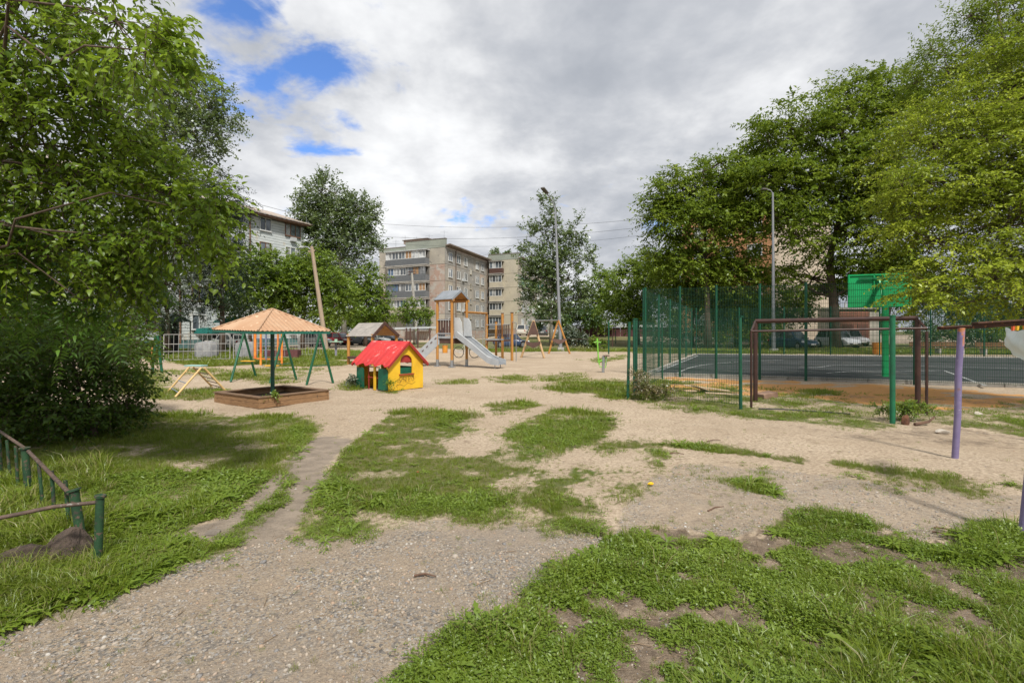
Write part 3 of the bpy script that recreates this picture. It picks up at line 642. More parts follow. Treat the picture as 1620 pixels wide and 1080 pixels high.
for (x0, y0, x1, y1, l) in ((1477, 836, 1520, 846, 'thin stick lying on sand left of the lower right weeds'), (1475, 843, 1500, 850, 'short stick below the thin stick at right'),
        (1120, 810, 1145, 803, 'dry twig on the gravel left of the small weed clump'), (655, 913, 690, 914, 'dark twig lying on the grey gravel'), (1119, 699, 1140, 697, 'dark stick on the sandy track below the mesh fence'), (1060, 718, 1082, 719.5, 'little stick at the edge of the grass strip')):
    p, q = G(x0, y0), G(x1, y1); stick(l, [p + V(0, 0, .012), (p + q) / 2 + V(0, .015, .02), q + V(0, 0, .012)], .008, 'stick')
HOSE = M('black_hose', (.03, .03, .035), None, 5, .5)
o = MB().tube([G(1200, 648.5) + V(0, 0, .03), G(1240, 650) + V(0, 0, .035), G(1290, 653) + V(0, 0, .03), G(1345, 657) + V(0, 0, .03)], .014, 8).build('hose', HOSE, smooth=True); tag(o, 'black hose lying in the weeds in front of the goal frame', 'hose')
PLANKM = M('splintered_board', (.46, .36, .24), (.34, .26, .17), 8, .8, bump=.4)
for i, (x, y, l, w, rz, tilt, lab) in enumerate(((1118, 621, 1.1, .16, -.35, .10, 'long broken pale board in the weeds behind the mesh panel'), (1143, 629, .8, .12, -.1, .04, 'splintered board end right of the long broken board'), (1108, 622, .5, .2, .5, .3, 'upturned pale board piece behind the mesh panel'), (1092, 624, .3, .12, .1, .03, 'white scrap of board left of the broken boards'))):
    p = G(x, y); o = MB().box((p.x, p.y, .09 + tilt * l * .3), (l, w, .025), rz=rz, ry=tilt).build('broken_board', PLANKM, bevel=.004); tag(o, lab, 'board')
o = MB().box((G(1212, 630).x, G(1212, 630).y, .08), (.42, .3, .12), rz=.3, ry=-.12).build('cardboard_scrap', M('brown_cardboard', (.27, .17, .12), None, 6, .9), bevel=.01); tag(o, 'crumpled brown cardboard scrap beside the left post of the goal', 'cardboard')
YEL = M('yellow_toy_plastic', (.85, .50, .01), None, 4, .35)
blob('toy_piece', 'bright yellow plastic toy piece on the gravel between grass clumps', 'toy', G(1029, 767.5) + V(0, 0, .02), (.034, .026, .016), YEL, 31)
blob('fallen_leaf', 'small orange leaf lying on bare soil at lower right', 'leaf', G(1576, 921) + V(0, 0, .012), (.022, .018, .008), M('leaf_orange', (.55, .15, .03), None, 4, .6), 33, sub=2)
blob('fallen_leaf', 'small red brown leaf in the middle of the centre lawn', 'leaf', G(661, 753) + V(0, 0, .05), (.014, .011, .006), M('leaf_red', (.45, .10, .04), None, 4, .6), 34, sub=2)

# ------------------------------------------------------------------ sandbox with roof
SBW = M('sandbox_board', (.30, .175, .085), (.21, .12, .06), 5, .75, bump=.35, stretch=(1.5, 1.5, 9), spots=((.1, .065, .04), .64, 8))
SBW2 = M('sandbox_rim_board', (.20, .125, .075), (.14, .09, .055), 6, .8, bump=.3)
f, l_, r_, hgt = G(409, 647), G(338.5, 636.5), G(521, 632.5), .22
bk = l_ + r_ - f; cs = [f, r_, bk, l_]; ctr = (f + bk) / 2
t = thing('sandbox', 'square wooden sandbox of two board courses under a corrugated canopy', 'sandbox', (ctr.x, ctr.y, 0), world=True)
for i in range(4):
    a, b = cs[i], cs[(i + 1) % 4]; d = (b - a).normalized(); n = V(-d.y, d.x, 0)
    for k, z in enumerate((.055, .165)):
        MB().bar(V(a.x, a.y, z) + n * (.02 + .004 * k) + d * .004, V(b.x, b.y, z) + n * (.02 + .004 * k) - d * .045, .036, .104).build('board', SBW, t, bevel=.004)
    MB().bar(V(a.x, a.y, hgt + .014) - d * .02 + n * .05, V(b.x, b.y, hgt + .014) - d * .10 + n * .05, .13, .026).build('rim_board', SBW2, t, bevel=.004)
MB().prism([V(p.x, p.y, .02) + (ctr - p).normalized() * .06 + V(0, 0, 0) for p in cs], (0, 0, .07)).build('sand_fill', M('dark_sand', (.075, .055, .04), (.05, .038, .03), 4, .95, bump=.8), t)  # filling in two dark brown tones, much darker than the yard sand
POLE = M('canopy_pole_green', (.02, .12, .085), (.05, .075, .07), 3, .5)
t = thing('sandbox_canopy', 'pyramid canopy of faded orange corrugated sheet on one green pole in the sandbox', 'canopy', (ctr.x, ctr.y, 0), world=True)
MB().tube([V(ctr.x, ctr.y, 0), V(ctr.x - .01, ctr.y, 2.02)], .043, 14).build('pole', POLE, t, smooth=True)
COR = M('faded_orange_sheet', (.40, .235, .135), (.45, .30, .19), 2.2, .6, bump=.08, spots=[((.62, .42, .28), .62, 5), ((.33, .14, .06), .68, 9)])
apex = V(ctr.x - .01, ctr.y, 2.10); hd = 1.235
ang0 = math.atan2((r_ - f).y + (l_ - f).y, (r_ - f).x + (l_ - f).x) + math.pi   # towards the front corner
def ck(k): a = ang0 + k * math.pi / 2; return V(ctr.x + hd * math.cos(a), ctr.y + hd * math.sin(a), 1.60 + (.035 if k == 3 else 0))
EDGE = M('canopy_green_frame', (.015, .14, .10), (.012, .10, .07), 4, .5)
for k in range(4):
    a, b = ck(k), ck(k + 1); mb = MB(); n = 34; m = 5; nrm = (b - a).cross(apex - a).normalized(); 
    if nrm.z < 0: nrm = -nrm
    for i in range(n + 1):
        u = i / n; w = .011 * math.cos(i * math.pi)            # corrugation runs down the slope
        e = a + (b - a) * u; h_ = 1 - abs(2 * u - 1)
        topp = e + (apex - (a + b) / 2) * h_
        mb.v += [tuple(e + nrm * (w + .012)), tuple(topp + nrm * (w * (.9) + .012)), tuple(e + nrm * (w - .0)), tuple(topp + nrm * (w * .9))]
    for i in range(n): 
        q = i * 4; mb.f += [(q, q + 4, q + 5, q + 1), (q + 2, q + 3, q + 7, q + 6), (q, q + 2, q + 6, q + 4)]
    mb.build('roof_sheet', COR, t)
    MB().tube([a + nrm * .025, apex + nrm * .02], .018, 8).build('ridge_cap', COR, t, smooth=True)
    MB().bar(a - V(0, 0, .035), b - V(0, 0, .035), .03, .045).build('eave_bar', EDGE, t)
    MB().bar(V(ctr.x, ctr.y, 1.72), a - V(0, 0, .04) + (ctr - a).normalized() * .0 * 1, .025, .03).build('rafter', EDGE, t)

# ------------------------------------------------------------------ green swing set
SWG = M('swing_green_paint', (.012, .11, .05), (.010, .075, .038), 5, .5, bump=.08, spots=((.10, .06, .04), .68, 14))
fr = [(G(365, 604), G(405, 597)), (G(427, 606.5), G(469, 601)), (G(485, 609), G(527, 606))]
t = thing('swing_set', 'green pipe swing set of three A frames with small yellow seats', 'swing set', (fr[1][0].x, fr[1][0].y, 0), world=True)
tops = []
for a, b in fr:
    tp = (a + b) / 2 + V(0, 0, 1.56); tops.append(tp)
    MB().tube([a, tp], .036, 10).build('leg', SWG, t, smooth=True); MB().tube([b, tp], .036, 10).build('leg', SWG, t, smooth=True)
    MB().tube([a + (tp - a) * .36, b + (tp - b) * .36], .014, 8).build('brace', SWG, t, smooth=True)
MB().tube([tops[0], tops[1], tops[2]], .034, 10).build('top_bar', SWG, t, smooth=True)
SEATY = M('swing_seat_yellow', (.75, .42, .03), (.6, .3, .03), 5, .5)
for i, f_ in ((0, .1), (0, .72)):
    p = tops[i] + (tops[i + 1] - tops[i]) * f_; zs = .62 if f_ < .5 else .5
    s = MB().box((p.x, p.y, zs), (.42, .2, .03), rz=-.4 + f_).build('seat', SEATY, t, bevel=.01)
    for sx in (-.19, .19): MB().tube([V(p.x + sx, p.y, zs), V(p.x + sx, p.y, 1.54)], .006, 5).build('chain', STEEL, s)

# ------------------------------------------------------------------ small yellow climbing frame
YP = M('cream_yellow_paint', (.66, .46, .20), (.55, .38, .17), 5, .5, spots=((.3, .2, .12), .68, 12))
feet = [G(277, 628), G(266, 619), G(357, 618), G(335, 611)]
tc_ = (feet[0] + feet[1] + feet[2] + feet[3]) / 4
t = thing('play_climber', 'low cream yellow ladder climbing frame with pale teal top board', 'climbing frame', (tc_.x, tc_.y, 0), world=True)
ua = (feet[1] - feet[0]) * .36; topL = [P(318, 582, 12.5), P(300, 580, 13.1)]; topR = [topL[0] + V(.03, .08, 0), topL[1] + V(.03, .08, 0)]
for fp, tp in zip(feet, (topL[0], topL[1], topR[0], topR[1])): MB().tube([fp, tp], .026, 10).build('leg', YP, t, smooth=True)
RG = M('rung_grey_blue', (.22, .27, .32), None, 5, .5)
for k in (.14, .45, .8): MB().tube([feet[0] + (topL[0] - feet[0]) * k, feet[1] + (topL[1] - feet[1]) * k], .012, 7).build('rung', RG if k < .5 else YP, t, smooth=True)
for k in (.12, .32, .52, .72, .9): MB().tube([feet[2] + (topR[0] - feet[2]) * k, feet[3] + (topR[1] - feet[3]) * k], .012, 7).build('rung', BROWN, t, smooth=True)
MB().box(((topL[0] + topL[1]) / 2 + V(.02, 0, .045)), (.50, .24, .035), rz=-.15).build('top_board', M('pale_teal_board', (.25, .42, .38), (.33, .48, .45), 8, .6), t, bevel=.008)

# ------------------------------------------------------------------ red-roofed playhouse
YW = M('playhouse_yellow', (.76, .48, .03), (.64, .37, .025), 2.2, .5, bump=.15, bscale=18, spots=[((.34, .2, .04), .655, 7), ((.55, .45, .30), .66, 15)])
RR = M('playhouse_red_roof', (.60, .04, .035), (.50, .03, .035), 1.6, .5, bump=.15, bscale=15, spots=[((.74, .55, .52), .655, 13), ((.66, .22, .20), .60, 4)])
GD = M('playhouse_green', (.006, .12, .065), (.005, .075, .045), 3, .5, spots=[((.5, .55, .5), .70, 8), ((.05, .06, .05), .64, 5)])
RD = M('playhouse_red_bar', (.35, .04, .035), None, 4, .5)
ph = G(616, 619.5); wA = 1.42; wB = 1.18
angA = math.atan2(G(566, 613.5).y - ph.y, G(566, 613.5).x - ph.x)           # local -X runs along the door side
rz = angA - math.pi
t = thing('playhouse', 'small playhouse with red roof, yellow gable and green half doors', 'playhouse', (ph.x, ph.y, 0), rz)
# local: corner at origin, door side along -X, gable side along +Y
ze, zr = .80, 1.33
def arch(cx, z0_, w, h_, n=10):
    pts = [(cx - w / 2, z0_), (cx + w / 2, z0_)]; r = w / 2
    return pts + [(cx + r * math.cos(a), z0_ + h_ - r + r * math.sin(a)) for a in np.linspace(0, math.pi, n)]
def wall_with_hole(outer, hole, mk, thick):   # outer and hole as 2D loops; bridge through boolean-free triangulation
    from mathutils.geometry import tessellate_polygon
    loops = [[Vector((x, y, 0)) for x, y in outer], [Vector((x, y, 0)) for x, y in hole][::-1]]
    flat = loops[0] + loops[1]; tris = tessellate_polygon(loops); n = len(flat); mb = MB()
    vs = [mk(p.x, p.y) for p in flat]; vs2 = [v + thick for v in vs]
    fs = [tuple(tr) for tr in tris] + [tuple(i + n for i in tr)[::-1] for tr in tris]
    for lo, cnt in ((0, len(outer)), (len(outer), len(hole))):
        for i in range(cnt): a, b = lo + i, lo + (i + 1) % cnt; fs.append((a, b, b + n, a + n))
    return mb.add(vs + vs2, fs)
gable = [(0, 0.01), (wB, .01), (wB, ze), (wB / 2, zr - .04), (0, ze)]
g1 = wall_with_hole(gable, arch(wB / 2 - .02, .44, .42, .52), lambda u, v: V(0, u, v), V(-.03, 0, 0)).build('gable_wall', YW, t)
g2 = wall_with_hole(gable, arch(wB / 2, .44, .42, .52), lambda u, v: V(-wA, u, v), V(.03, 0, 0)).build('gable_wall', YW, t)
MB().box((.008, wB / 2 - .02, .425), (.075, .50, .028)).build('window_sill', RD, t)
MB().box((-.05, wB / 2 - .02, .52), (.02, .5, .17)).build('window_board', GD, t)
MB().box((-.055, wB / 2 - .02, .86), (.02, .5, .22)).build('arch_board', RD, t)
# door side: posts, half doors, rail
for x in (-.045, -wA / 2 + .10, -wA + .045): MB().box((x, -.012, .375), (.09, .03, .75)).build('post', YW, t, bevel=.004)
def half_door(x0, x1, h_):
    r = .09; pts = [V(x0, -.03, .03), V(x1, -.03, .03)] + [V(x1 - r + r * math.cos(a), -.03, h_ - r + r * math.sin(a)) for a in np.linspace(0, math.pi / 2, 6)] + [V(x0 + .02, -.03, h_)]
    return MB().prism(pts, (0, -.022, 0)).build('half_door', GD, t)
half_door(-.42, -.02, .60); half_door(-wA + .02, -wA + .36, .60)
for z in (.33, .62): MB().tube([V(-.98, .03, z), V(-.45, .03, z)], .014, 8).build('rail', RD, t, smooth=True)
MB().tube([V(-.93, .03, 0), V(-.93, .03, .62)], .016, 8).build('rail_post', RD, t, smooth=True)
MB().box((-wA / 2, wB - .02, .30), (wA - .08, .03, .58)).build('back_wall', GD, t)
MB().box((-wA/2, wB - .016, .74), (wA - .08, .03, .10)).build('back_lintel', YW, t)
for side in (0, 1):                              # wavy-edged roof planes
    mb = MB(); n = 40; x0, x1 = -wA - .14, .11; ycen = wB / 2
    for i in range(n + 1):
        x = x0 + (x1 - x0) * i / n; wav = .035 * math.cos(x * 2 * math.pi / .42)
        sl = (zr - ze) / (wB / 2); e = wB / 2 + .11 + wav; s_ = -1 if side == 0 else 1
        for dz in (0, -.018): mb.v += [(x, ycen, zr + dz), (x, ycen + s_ * e, zr + dz - sl * e)]
    for i in range(n):
        q = i * 4; mb.f += [(q, q + 4, q + 5, q + 1), (q + 2, q + 3, q + 7, q + 6), (q + 1, q + 5, q + 7, q + 3)]
    mb.f += [(0, 1, 3, 2), (n * 4, n * 4 + 2, n * 4 + 3, n * 4 + 1)]
    mb.build('roof_panel', RR, t, smooth=True, ang=50)
    sl = (zr - ze) / (wB / 2); s_ = -1 if side == 0 else 1; e = wB / 2 + .11
    for x in (x1 - .02, x0 + .02): MB().bar(V(x, ycen + s_*.01, zr - .05), V(x, ycen + s_ * e, zr - .05 - sl * e), .03, .07, up=(0, 0, 1)).build('barge_board', RD, t)
# scribbled marks on the yellow wall: letters from thin strokes on the surface
INK = M('black_marker', (.03, .025, .02), None, 5, .6, bump=0)
def strokes(segs, u0, v0, s, mk, name, parent, w=.010):
    mb = MB()
    for seg in segs:
        pts = [mk(u0 + x * s, v0 + y * s) for x, y in seg]; mb.tube(pts, w / 2, 4)
    return mb.build(name, INK, parent)
LET = {'S': [[(.6, .9), (.3, 1), (.05, .8), (.5, .5), (.55, .2), (.2, 0), (0, .15)]], 'H': [[(0, 0), (0, 1)], [(.5, 0), (.5, 1)], [(0, .5), (.5, .5)]], 'R': [[(0, 0), (0, 1), (.45, .9), (.4, .6), (0, .5), (.55, 0)]],
       'E': [[(.5, 1), (0, 1), (0, 0), (.5, 0)], [(0, .5), (.4, .5)]], 'O': [[(.3, 1), (0, .6), (.05, .1), (.4, 0), (.6, .5), (.3, 1)]], 'V': [[(0, 1), (.25, 0), (.5, 1)]], 'M': [[(0, 0), (.05, 1), (.3, .4), (.55, 1), (.6, 0)]]}
u = .30
for ch in 'SHREO':
    strokes(LET[ch], u, .22 + .02 * math.sin(u * 20), .13, lambda a, b: V(.0035, a, b), 'graffiti_stroke', g1, .008); u += .115
strokes([[(0, 0), (1, .35), (2.2, -.2), (3.4, .45), (4.6, .1), (5.6, .5)], [(.3, .8), (.9, 1.5), (1.2, .7), (2, 1.9), (2.5, 1.0)], [(3.8, 1.3), (4.6, 2.0), (5.2, 1.2), (5.0, 2.2)]], .22, .13, .12, lambda a, b: V(.0035, a, b), 'graffiti_stroke', g1, .006)
# ------------------------------------------------------------------ play tower with slide
OCH = M('ochre_timber', (.46, .225, .055), (.36, .16, .04), 3, .55, bump=.2, stretch=(3, 3, .5), spots=((.25, .13, .06), .68, 6))
OCHD = M('dark_timber', (.10, .052, .04), (.07, .036, .03), 4, .6, bump=.2)
GREY = M('grey_play_panel', (.36, .38, .40), (.29, .31, .33), 3, .45, bump=.04)
LGREY = M('pale_grey_panel', (.50, .52, .53), (.42, .44, .45), 3, .45, bump=.04)
GMET = M('galvanised_steel', (.42, .44, .46), (.34, .36, .38), 5, .38, metal=.75, bump=.05)
tx, ty = -2.75, 22.2; A_ = V(.78, -.63, 0); B_ = V(.63, .78, 0); hs = .47
t = thing('play_tower', 'timber play tower with grey roof, slide on the right and climbing ramp on the left', 'play tower', (tx, ty, 0), world=True)
def tw(a, b, z): return V(tx, ty, z) + A_ * (a * hs) + B_ * (b * hs)
for a, b, h_ in ((-1, -1, 3.04), (1, -1, 3.04), (1, 1, 3.04), (-1, 1, 3.04)):
    p = tw(a, b, 0); po = MB().tube([p - V(0, 0, .1), V(p.x, p.y, h_)], .062, 12).build('post', OCH, t, smooth=True)
    MB().tube([p + V(0, 0, .0), V(p.x, p.y, .32)], .069, 12).build('post_shoe', GMET, po, smooth=True)
    MB().box((p.x, p.y, .012), (.3, .3, .015)).build('foot_plate', GMET, po)
MB().prism([tw(-1.05, -1.05, 1.28), tw(1.05, -1.05, 1.28), tw(1.05, 1.05, 1.28), tw(-1.05, 1.05, 1.28)], (0, 0, .09)).build('platform', GREY, t)
MB().prism([tw(-.95, -.95, 1.05), tw(.95, -.95, 1.05), tw(.95, .95, 1.05), tw(-.95, .95, 1.05)], (0, 0, .22)).build('platform_beam', OCHD, t)
for k in range(5):
    f_ = -.72 + .36 * k; MB().bar(tw(f_, -1, 1.44), tw(f_, -1, 2.16), .105, .03, up=B_).build('railing_board', OCHD, t, bevel=.004)
for z in (1.5, 2.12): MB().bar(tw(-1, -1.06, z), tw(1, -1.06, z), .03, .05).build('railing_bar', GREY, t)
# gable roof: ridge from the front post to the back post (screen-wise above centre), one grey slope left, timber underside on the right
rdir = (tw(-.2, 1.3, 0) - tw(.2, -1.3, 0)).normalized()
def rf(u, v, z): return V(tx, ty, z) + B_ * (u * hs) + A_ * (v * hs)
for s_ in (-1, 1):
    for v0 in np.arange(-1.2, 1.1, .27):
        q = [rf(s_ * .0, v0, 3.42), rf(s_ * 1.2, v0, 3.005), rf(s_ * 1.2, v0 + .27, 3.005), rf(s_ * .0, v0 + .27, 3.42)]
        MB().prism(q, (0, 0, .022)).build('roof_board', OCH, t)
    q = [rf(0, -1.22, 3.446), rf(s_ * 1.22, -1.22, 3.02), rf(s_ * 1.22, 1.22, 3.02), rf(0, 1.22, 3.446)]
    MB().prism(q, (0, 0, .03)).build('roof_cover', M('roof_dull_grey', (.24, .26, .29), (.19, .21, .23), 3, .6), t)
    for v0 in (-1.24, 1.24): MB().bar(rf(0, v0, 3.43), rf(s_ * 1.22, v0, 3.01), .03, .09).build('fascia', M('roof_dull_grey', (.24, .26, .29)), t)
    MB().bar(rf(s_ * 1.0, -1.3, 2.99), rf(s_ * 1.0, 1.3, 2.99), .07, .1).build('wall_plate', OCH, t)
# slide cheeks and slide, leaving to the right
sa = tw(1.0, .0, 1.36); se = V(-.42, 20.95, .16); sdir = (V(se.x, se.y, 0) - V(sa.x, sa.y, 0)).normalized(); sn = V(-sdir.y, sdir.x, 0)
for s_, mm in ((-1, LGREY), (1, LGREY)):
    q = [tw(1.0, s_ * .62, 1.38) - sdir * .02, tw(1.0, s_ * .62, 1.38) + sdir * .42, tw(1.0, s_ * .62, 2.0) + sdir * .36, tw(1.0, s_ * .62, 2.2) + sdir * .22, tw(1.0, s_ * .62, 2.22) - sdir * .02]
    MB().prism(q, sn * .035).build('slide_cheek', mm, t, bevel=.004)
prof = [(0, 1.36), (.12, 1.35), (.35, 1.22), (1.0, .86), (1.6, .50), (1.95, .30), (2.2, .23), (2.55, .21), (2.62, .17)]
Ltot = 2.62; Lr = (V(se.x, se.y, 0) - V(sa.x, sa.y, 0)).length
def sp(s, off, dz=0):
    return V(sa.x, sa.y, 0) + sdir * (s / Ltot * Lr) + sn * off
mb = MB()
for i, (s, z) in enumerate(prof):
    for off in (-.31, .31): p = sp(s, off); mb.v.append((p.x, p.y, z))
for i in range(len(prof) - 1): mb.f.append((2 * i, 2 * i + 2, 2 * i + 3, 2 * i + 1))
mb.build('slide_bed', GMET, t, smooth=True)
for off in (-.33, .33):
    mb = MB(); up_ = .22
    for s, z in prof:
        hh = up_ if s < 2.3 else up_ * .8
        for d in (0, .035 * (1 if off > 0 else -1)):
            p = sp(s, off + d); mb.v += [(p.x, p.y, z - .06), (p.x, p.y, z + hh)]
    n = len(prof)
    for i in range(n - 1):
        a = 4 * i; mb.f += [(a, a + 1, a + 5, a + 4), (a + 2, a + 6, a + 7, a + 3), (a + 1, a + 3, a + 7, a + 5), (a, a + 4, a + 6, a + 2)]
    mb.f += [(0, 2, 3, 1), (4 * n - 4, 4 * n - 3, 4 * n - 1, 4 * n - 2)]
    mb.build('slide_side', GREY, t)
    mb = MB().tube([V(*sp(s, off)) + V(0, 0, z + .22) for s, z in prof[1:7]], .022, 8).build('slide_rail', LGREY, t, smooth=True)
for off in (-.26, .26): p = sp(2.35, off); MB().tube([V(p.x, p.y, 0), V(p.x, p.y, .21)], .02, 8).build('slide_foot', GMET, t, smooth=True)
# climbing ramp on the left
ra = tw(-1, .0, 1.36); re_ = V(-4.42, 22.35, 0.0); rdr = (V(re_.x, re_.y, 0) - V(ra.x, ra.y, 0)); rn = V(-rdr.y, rdr.x, 0).normalized()
for s_ in (-1, 1):
    o_ = rn * (.36 * s_)
    q = [re_ + o_, ra + o_ - V(0, 0, .10), ra + o_ + V(0, 0, .48), re_ + o_ + V(0, 0, .58) + rdr * 0.02, re_ + o_ + V(0, 0, .55)]
    sd = MB().prism([q[0], q[1], q[2], q[3]], rn * (.03 * s_)).build('ramp_side', LGREY if s_ < 0 else GREY, t)
    for k in range(6):
        f_ = .1 + k * .145; c = re_ + (ra - re_) * f_ + o_ + rn * (.016 * s_ + .02 * s_) + V(0, 0, .40 - .08 * f_); d = (ra - re_).normalized()
        MB().bar(c - d * .055, c + d * .055, .012, .045).build('hand_slot', OCHD, sd)
for k in range(9):
    f_ = k / 9; p = re_ + (ra - re_) * f_; q = re_ + (ra - re_) * (f_ + .095)
    MB().prism([p - rn * .34 + V(0, 0, .02), p + rn * .34 + V(0, 0, .02), q + rn * .34 + V(0, 0, .02), q - rn * .34 + V(0, 0, .02)], (0, 0, .03)).build('ramp_board', OCHD, t)
# bridge bar and second low tower
t2x = [V(-1.5, 28.6, 0), V(-1.0, 30.4, 0), V(-.55, 27.8, 0), V(0.0, 26.4, 0)]
t = thing('play_climber', 'timber climbing course of round posts with rope net and low platform behind the slide', 'climbing frame', (-.9, 28.2, 0), world=True)
hts = [2.62, 2.2, 2.62, 2.6]
for p, h_ in zip(t2x, hts):
    po = MB().tube([p - V(0, 0, .1), V(p.x, p.y, h_)], .075, 12).build('post', OCH, t, smooth=True)
    MB().tube([V(p.x, p.y, h_), V(p.x, p.y, h_ + .035)], .095, 12).build('post_cap', OCHD, po, smooth=True)
MB().tube([V(-2.2, 22.75, 2.50), V(-1.5, 28.6, 2.66)], .06, 10).build('beam', OCH, t, smooth=True)
MB().prism([V(-1.5, 28.5, 1.0), V(-.55, 27.8, 1.0), V(-.1, 29.6, 1.0), V(-1.0, 30.3, 1.0)], (0, 0, .1)).build('platform', OCHD, t)
MB().bar(V(-1.55, 28.4, 1.13), V(-.5, 27.7, 1.13), .05, .08).build('platform_edge', GREY, t)
for k in range(5):
    p = V(-.55, 27.7, 0) + (V(0, 26.4, 0) - V(-.55, 27.7, 0)) * ((k + .5) / 5); d = (V(0, 26.4, 0) - V(-.55, 27.7, 0)).normalized()
    MB().box((p.x - .12, p.y, 1.62), (.09, .04, .68), rz=math.atan2(d.y, d.x)).build('railing_board', OCHD, t)
for k in range(4):
    MB().box((-1.0 + .1 + .12 * k, 30.1 - .5 * k, 1.62), (.1, .04, .68), rz=-1.2).build('railing_board', OCHD, t)
for z in (1.98,): MB().tube([V(-1.5, 28.5, z), V(-.55, 27.8, z), V(.02, 26.4, z)], .022, 8).build('railing_bar', GREY, t, smooth=True)
MB().tube([V(.22, 25.6, 0), V(.22, 25.6, 2.05)], .022, 8).build('pole', GMET, t, smooth=True)
MB().tube([V(.22, 25.6, 2.05), V(0.0, 26.4, 2.1)], .022, 8).build('pole_arm', GMET, t, smooth=True)
ROPE = M('net_rope', (.30, .29, .27), (.22, .21, .2), 9, .8)
net = MB(); na, nb = V(-2.15, 23.4, 0), V(-1.5, 28.4, 0)
for k in range(13):
    p = na + (nb - na) * (k / 12); net.tube([V(p.x, p.y, .9), V(p.x, p.y, 2.5)], .008, 5)
for z in (.9, 1.2, 1.5, 1.8, 2.1): net.tube([V(na.x, na.y, z), V((na.x + nb.x) / 2, (na.y + nb.y) / 2, z - .06), V(nb.x, nb.y, z)], .008, 5)
net.build('rope_net', ROPE, t, kind='stuff')

# timber swing pair
t = thing('timber_swing', 'grey steel bar on two timber A frames with brown rubber seats beyond the slide', 'swing set', (1.5, 31, 0), world=True)
def aframe(apx, apy, f1, f2, dist_top):
    a, b = G(*f1), G(*f2); m = (a + b) / 2; tp = V((apx - CX) / F * m.y, m.y, EYE - (apy - HOR) / F * m.y)
    for q in (a, b): MB().tube([q, tp + (q - tp) * .0 + V(.0, 0, 0)], .07, 10).build('leg', OCH if apx > 860 else M('weathered_timber', (.50, .34, .18), (.38, .24, .12), 4, .6, bump=.2), t, smooth=True)
    return a, b, tp
a1 = aframe(844, 507, (824.5, 565.5), (861, 566.5), 0); a2 = aframe(883, 506, (868, 559.5), (901.5, 559.5), 0)
def crossboard(a, lo, hi, over, mm, nm):
    p = a[0] + (a[2] - a[0]) * lo; q = a[1] + (a[2] - a[1]) * lo; r = a[1] + (a[2] - a[1]) * hi; s_ = a[0] + (a[2] - a[0]) * hi; e = (q - p).normalized() * over
    MB().prism([p - e - V(0, .09, 0), q + e - V(0, .09, 0), r + e * .6 - V(0, .09, 0), s_ - e * .6 - V(0, .09, 0)], (0, -.04, 0)).build(nm, mm, t)
SEATB = M('brown_rubber', (.13, .075, .06), (.10, .06, .05), 4, .7)
crossboard(a1, .62, .98, .06, SEATB, 'gable_board'); 
for a in (a1, a2):
    p = (a[0] + a[2]) / 2 - V(0, 0, .0); q = (a[1] + a[2]) / 2; w = (q - p); pts = []
    y0 = -.25; n = 10
    up_ = [p + w * (-.12 + 1.24 * i / n) + V(0, y0, -.12 + .02 - .10 * math.sin(math.pi * i / n)) for i in range(n + 1)]
    lo_ = [v - V(0, 0, .32 - .14 * abs(2 * i / n - 1)) for i, v in enumerate(up_)]
    MB().prism(up_ + lo_[::-1], (0, -.05, 0)).build('rubber_seat', SEATB, t)
MB().tube([a1[2] + V(0, 0, -.02), a2[2] + V(0, 0, -.02)], .05, 10).build('top_bar', GMET, t, smooth=True)

# grey roofed wendy house on posts
SHG = M('grey_shingle_roof', (.34, .31, .28), (.25, .23, .21), 4, .8, bump=.3)
bs = G(553.5, 575); wh = thing('timber_shelter', 'small timber shelter with grey board roof and brown gable behind the red playhouse', 'play shelter', (bs.x, bs.y, 0), world=True)
r0, r1 = P(568, 512, 24), P(608.5, 511, 23.2); e0, e1 = P(547, 532.5, 23.2), P(589.5, 532.5, 22.3); f0, f1 = P(590, 530, 25.5), P(631, 531.5, 24.2)
for k in range(7):
    a, b = k / 7 + .004, (k + 1) / 7 - .004
    MB().prism([e0 + (r0 - e0) * a, e1 + (r1 - e1) * a, e1 + (r1 - e1) * b, e0 + (r0 - e0) * b], V(-.01, -.01, .03)).build('roof_board', SHG, wh)
    MB().prism([f0 + (r0 - f0) * a, f1 + (r1 - f1) * a, f1 + (r1 - f1) * b, f0 + (r0 - f0) * b], V(.01, .01, .03)).build('roof_board', OCH, wh)
for a, b in ((e1, r1), (f1, r1)): MB().bar(a + V(.02, -.03, 0), b + V(.02, -.03, 0), .035, .15).build('barge_board', OCHD, wh)
for q in (e0, e1, f0, f1):
    m = (e0 + e1 + f0 + f1) / 4; q2 = q + (m - q) * .1
    MB().tube([V(q2.x, q2.y, -.1), V(q2.x, q2.y, q.z + .12)], .075, 10).build('post', OCH, wh, smooth=True)
tb = (e0 + e1) / 2; MB().bar(V(e0.x + .2, e0.y, .35), V(e1.x, e1.y, .35), .3, .12).build('bench', OCHD, wh)
# long flat pipe pergola
pg = thing('steel_pergola', 'long flat steel pergola with pale top and dark posts in front of the apartment block', 'pergola', (G(645, 550).x, 47, 0), world=True)
a, b = P(622, 519.5, 46), P(693, 517.5, 49)
MB().bar(a, b, .8, .16).build('top_slab', LGREY, pg)
for x in (643, 649, 661, 680): q = G(x, 550.5); MB().tube([V(q.x, q.y, 0), V(q.x, q.y, 1.92)], .07, 8).build('post', OCHD, pg, smooth=True)
GNET = MB(); 
for k in range(9): q = G(650 + k * 3.6, 550.5); GNET.bar(V(q.x, q.y, .7 + .2 * (k % 2)), V(q.x + .2, q.y, 1.8), .03, .03)
GNET.build('vine_stems', OCHD, pg, kind='stuff')

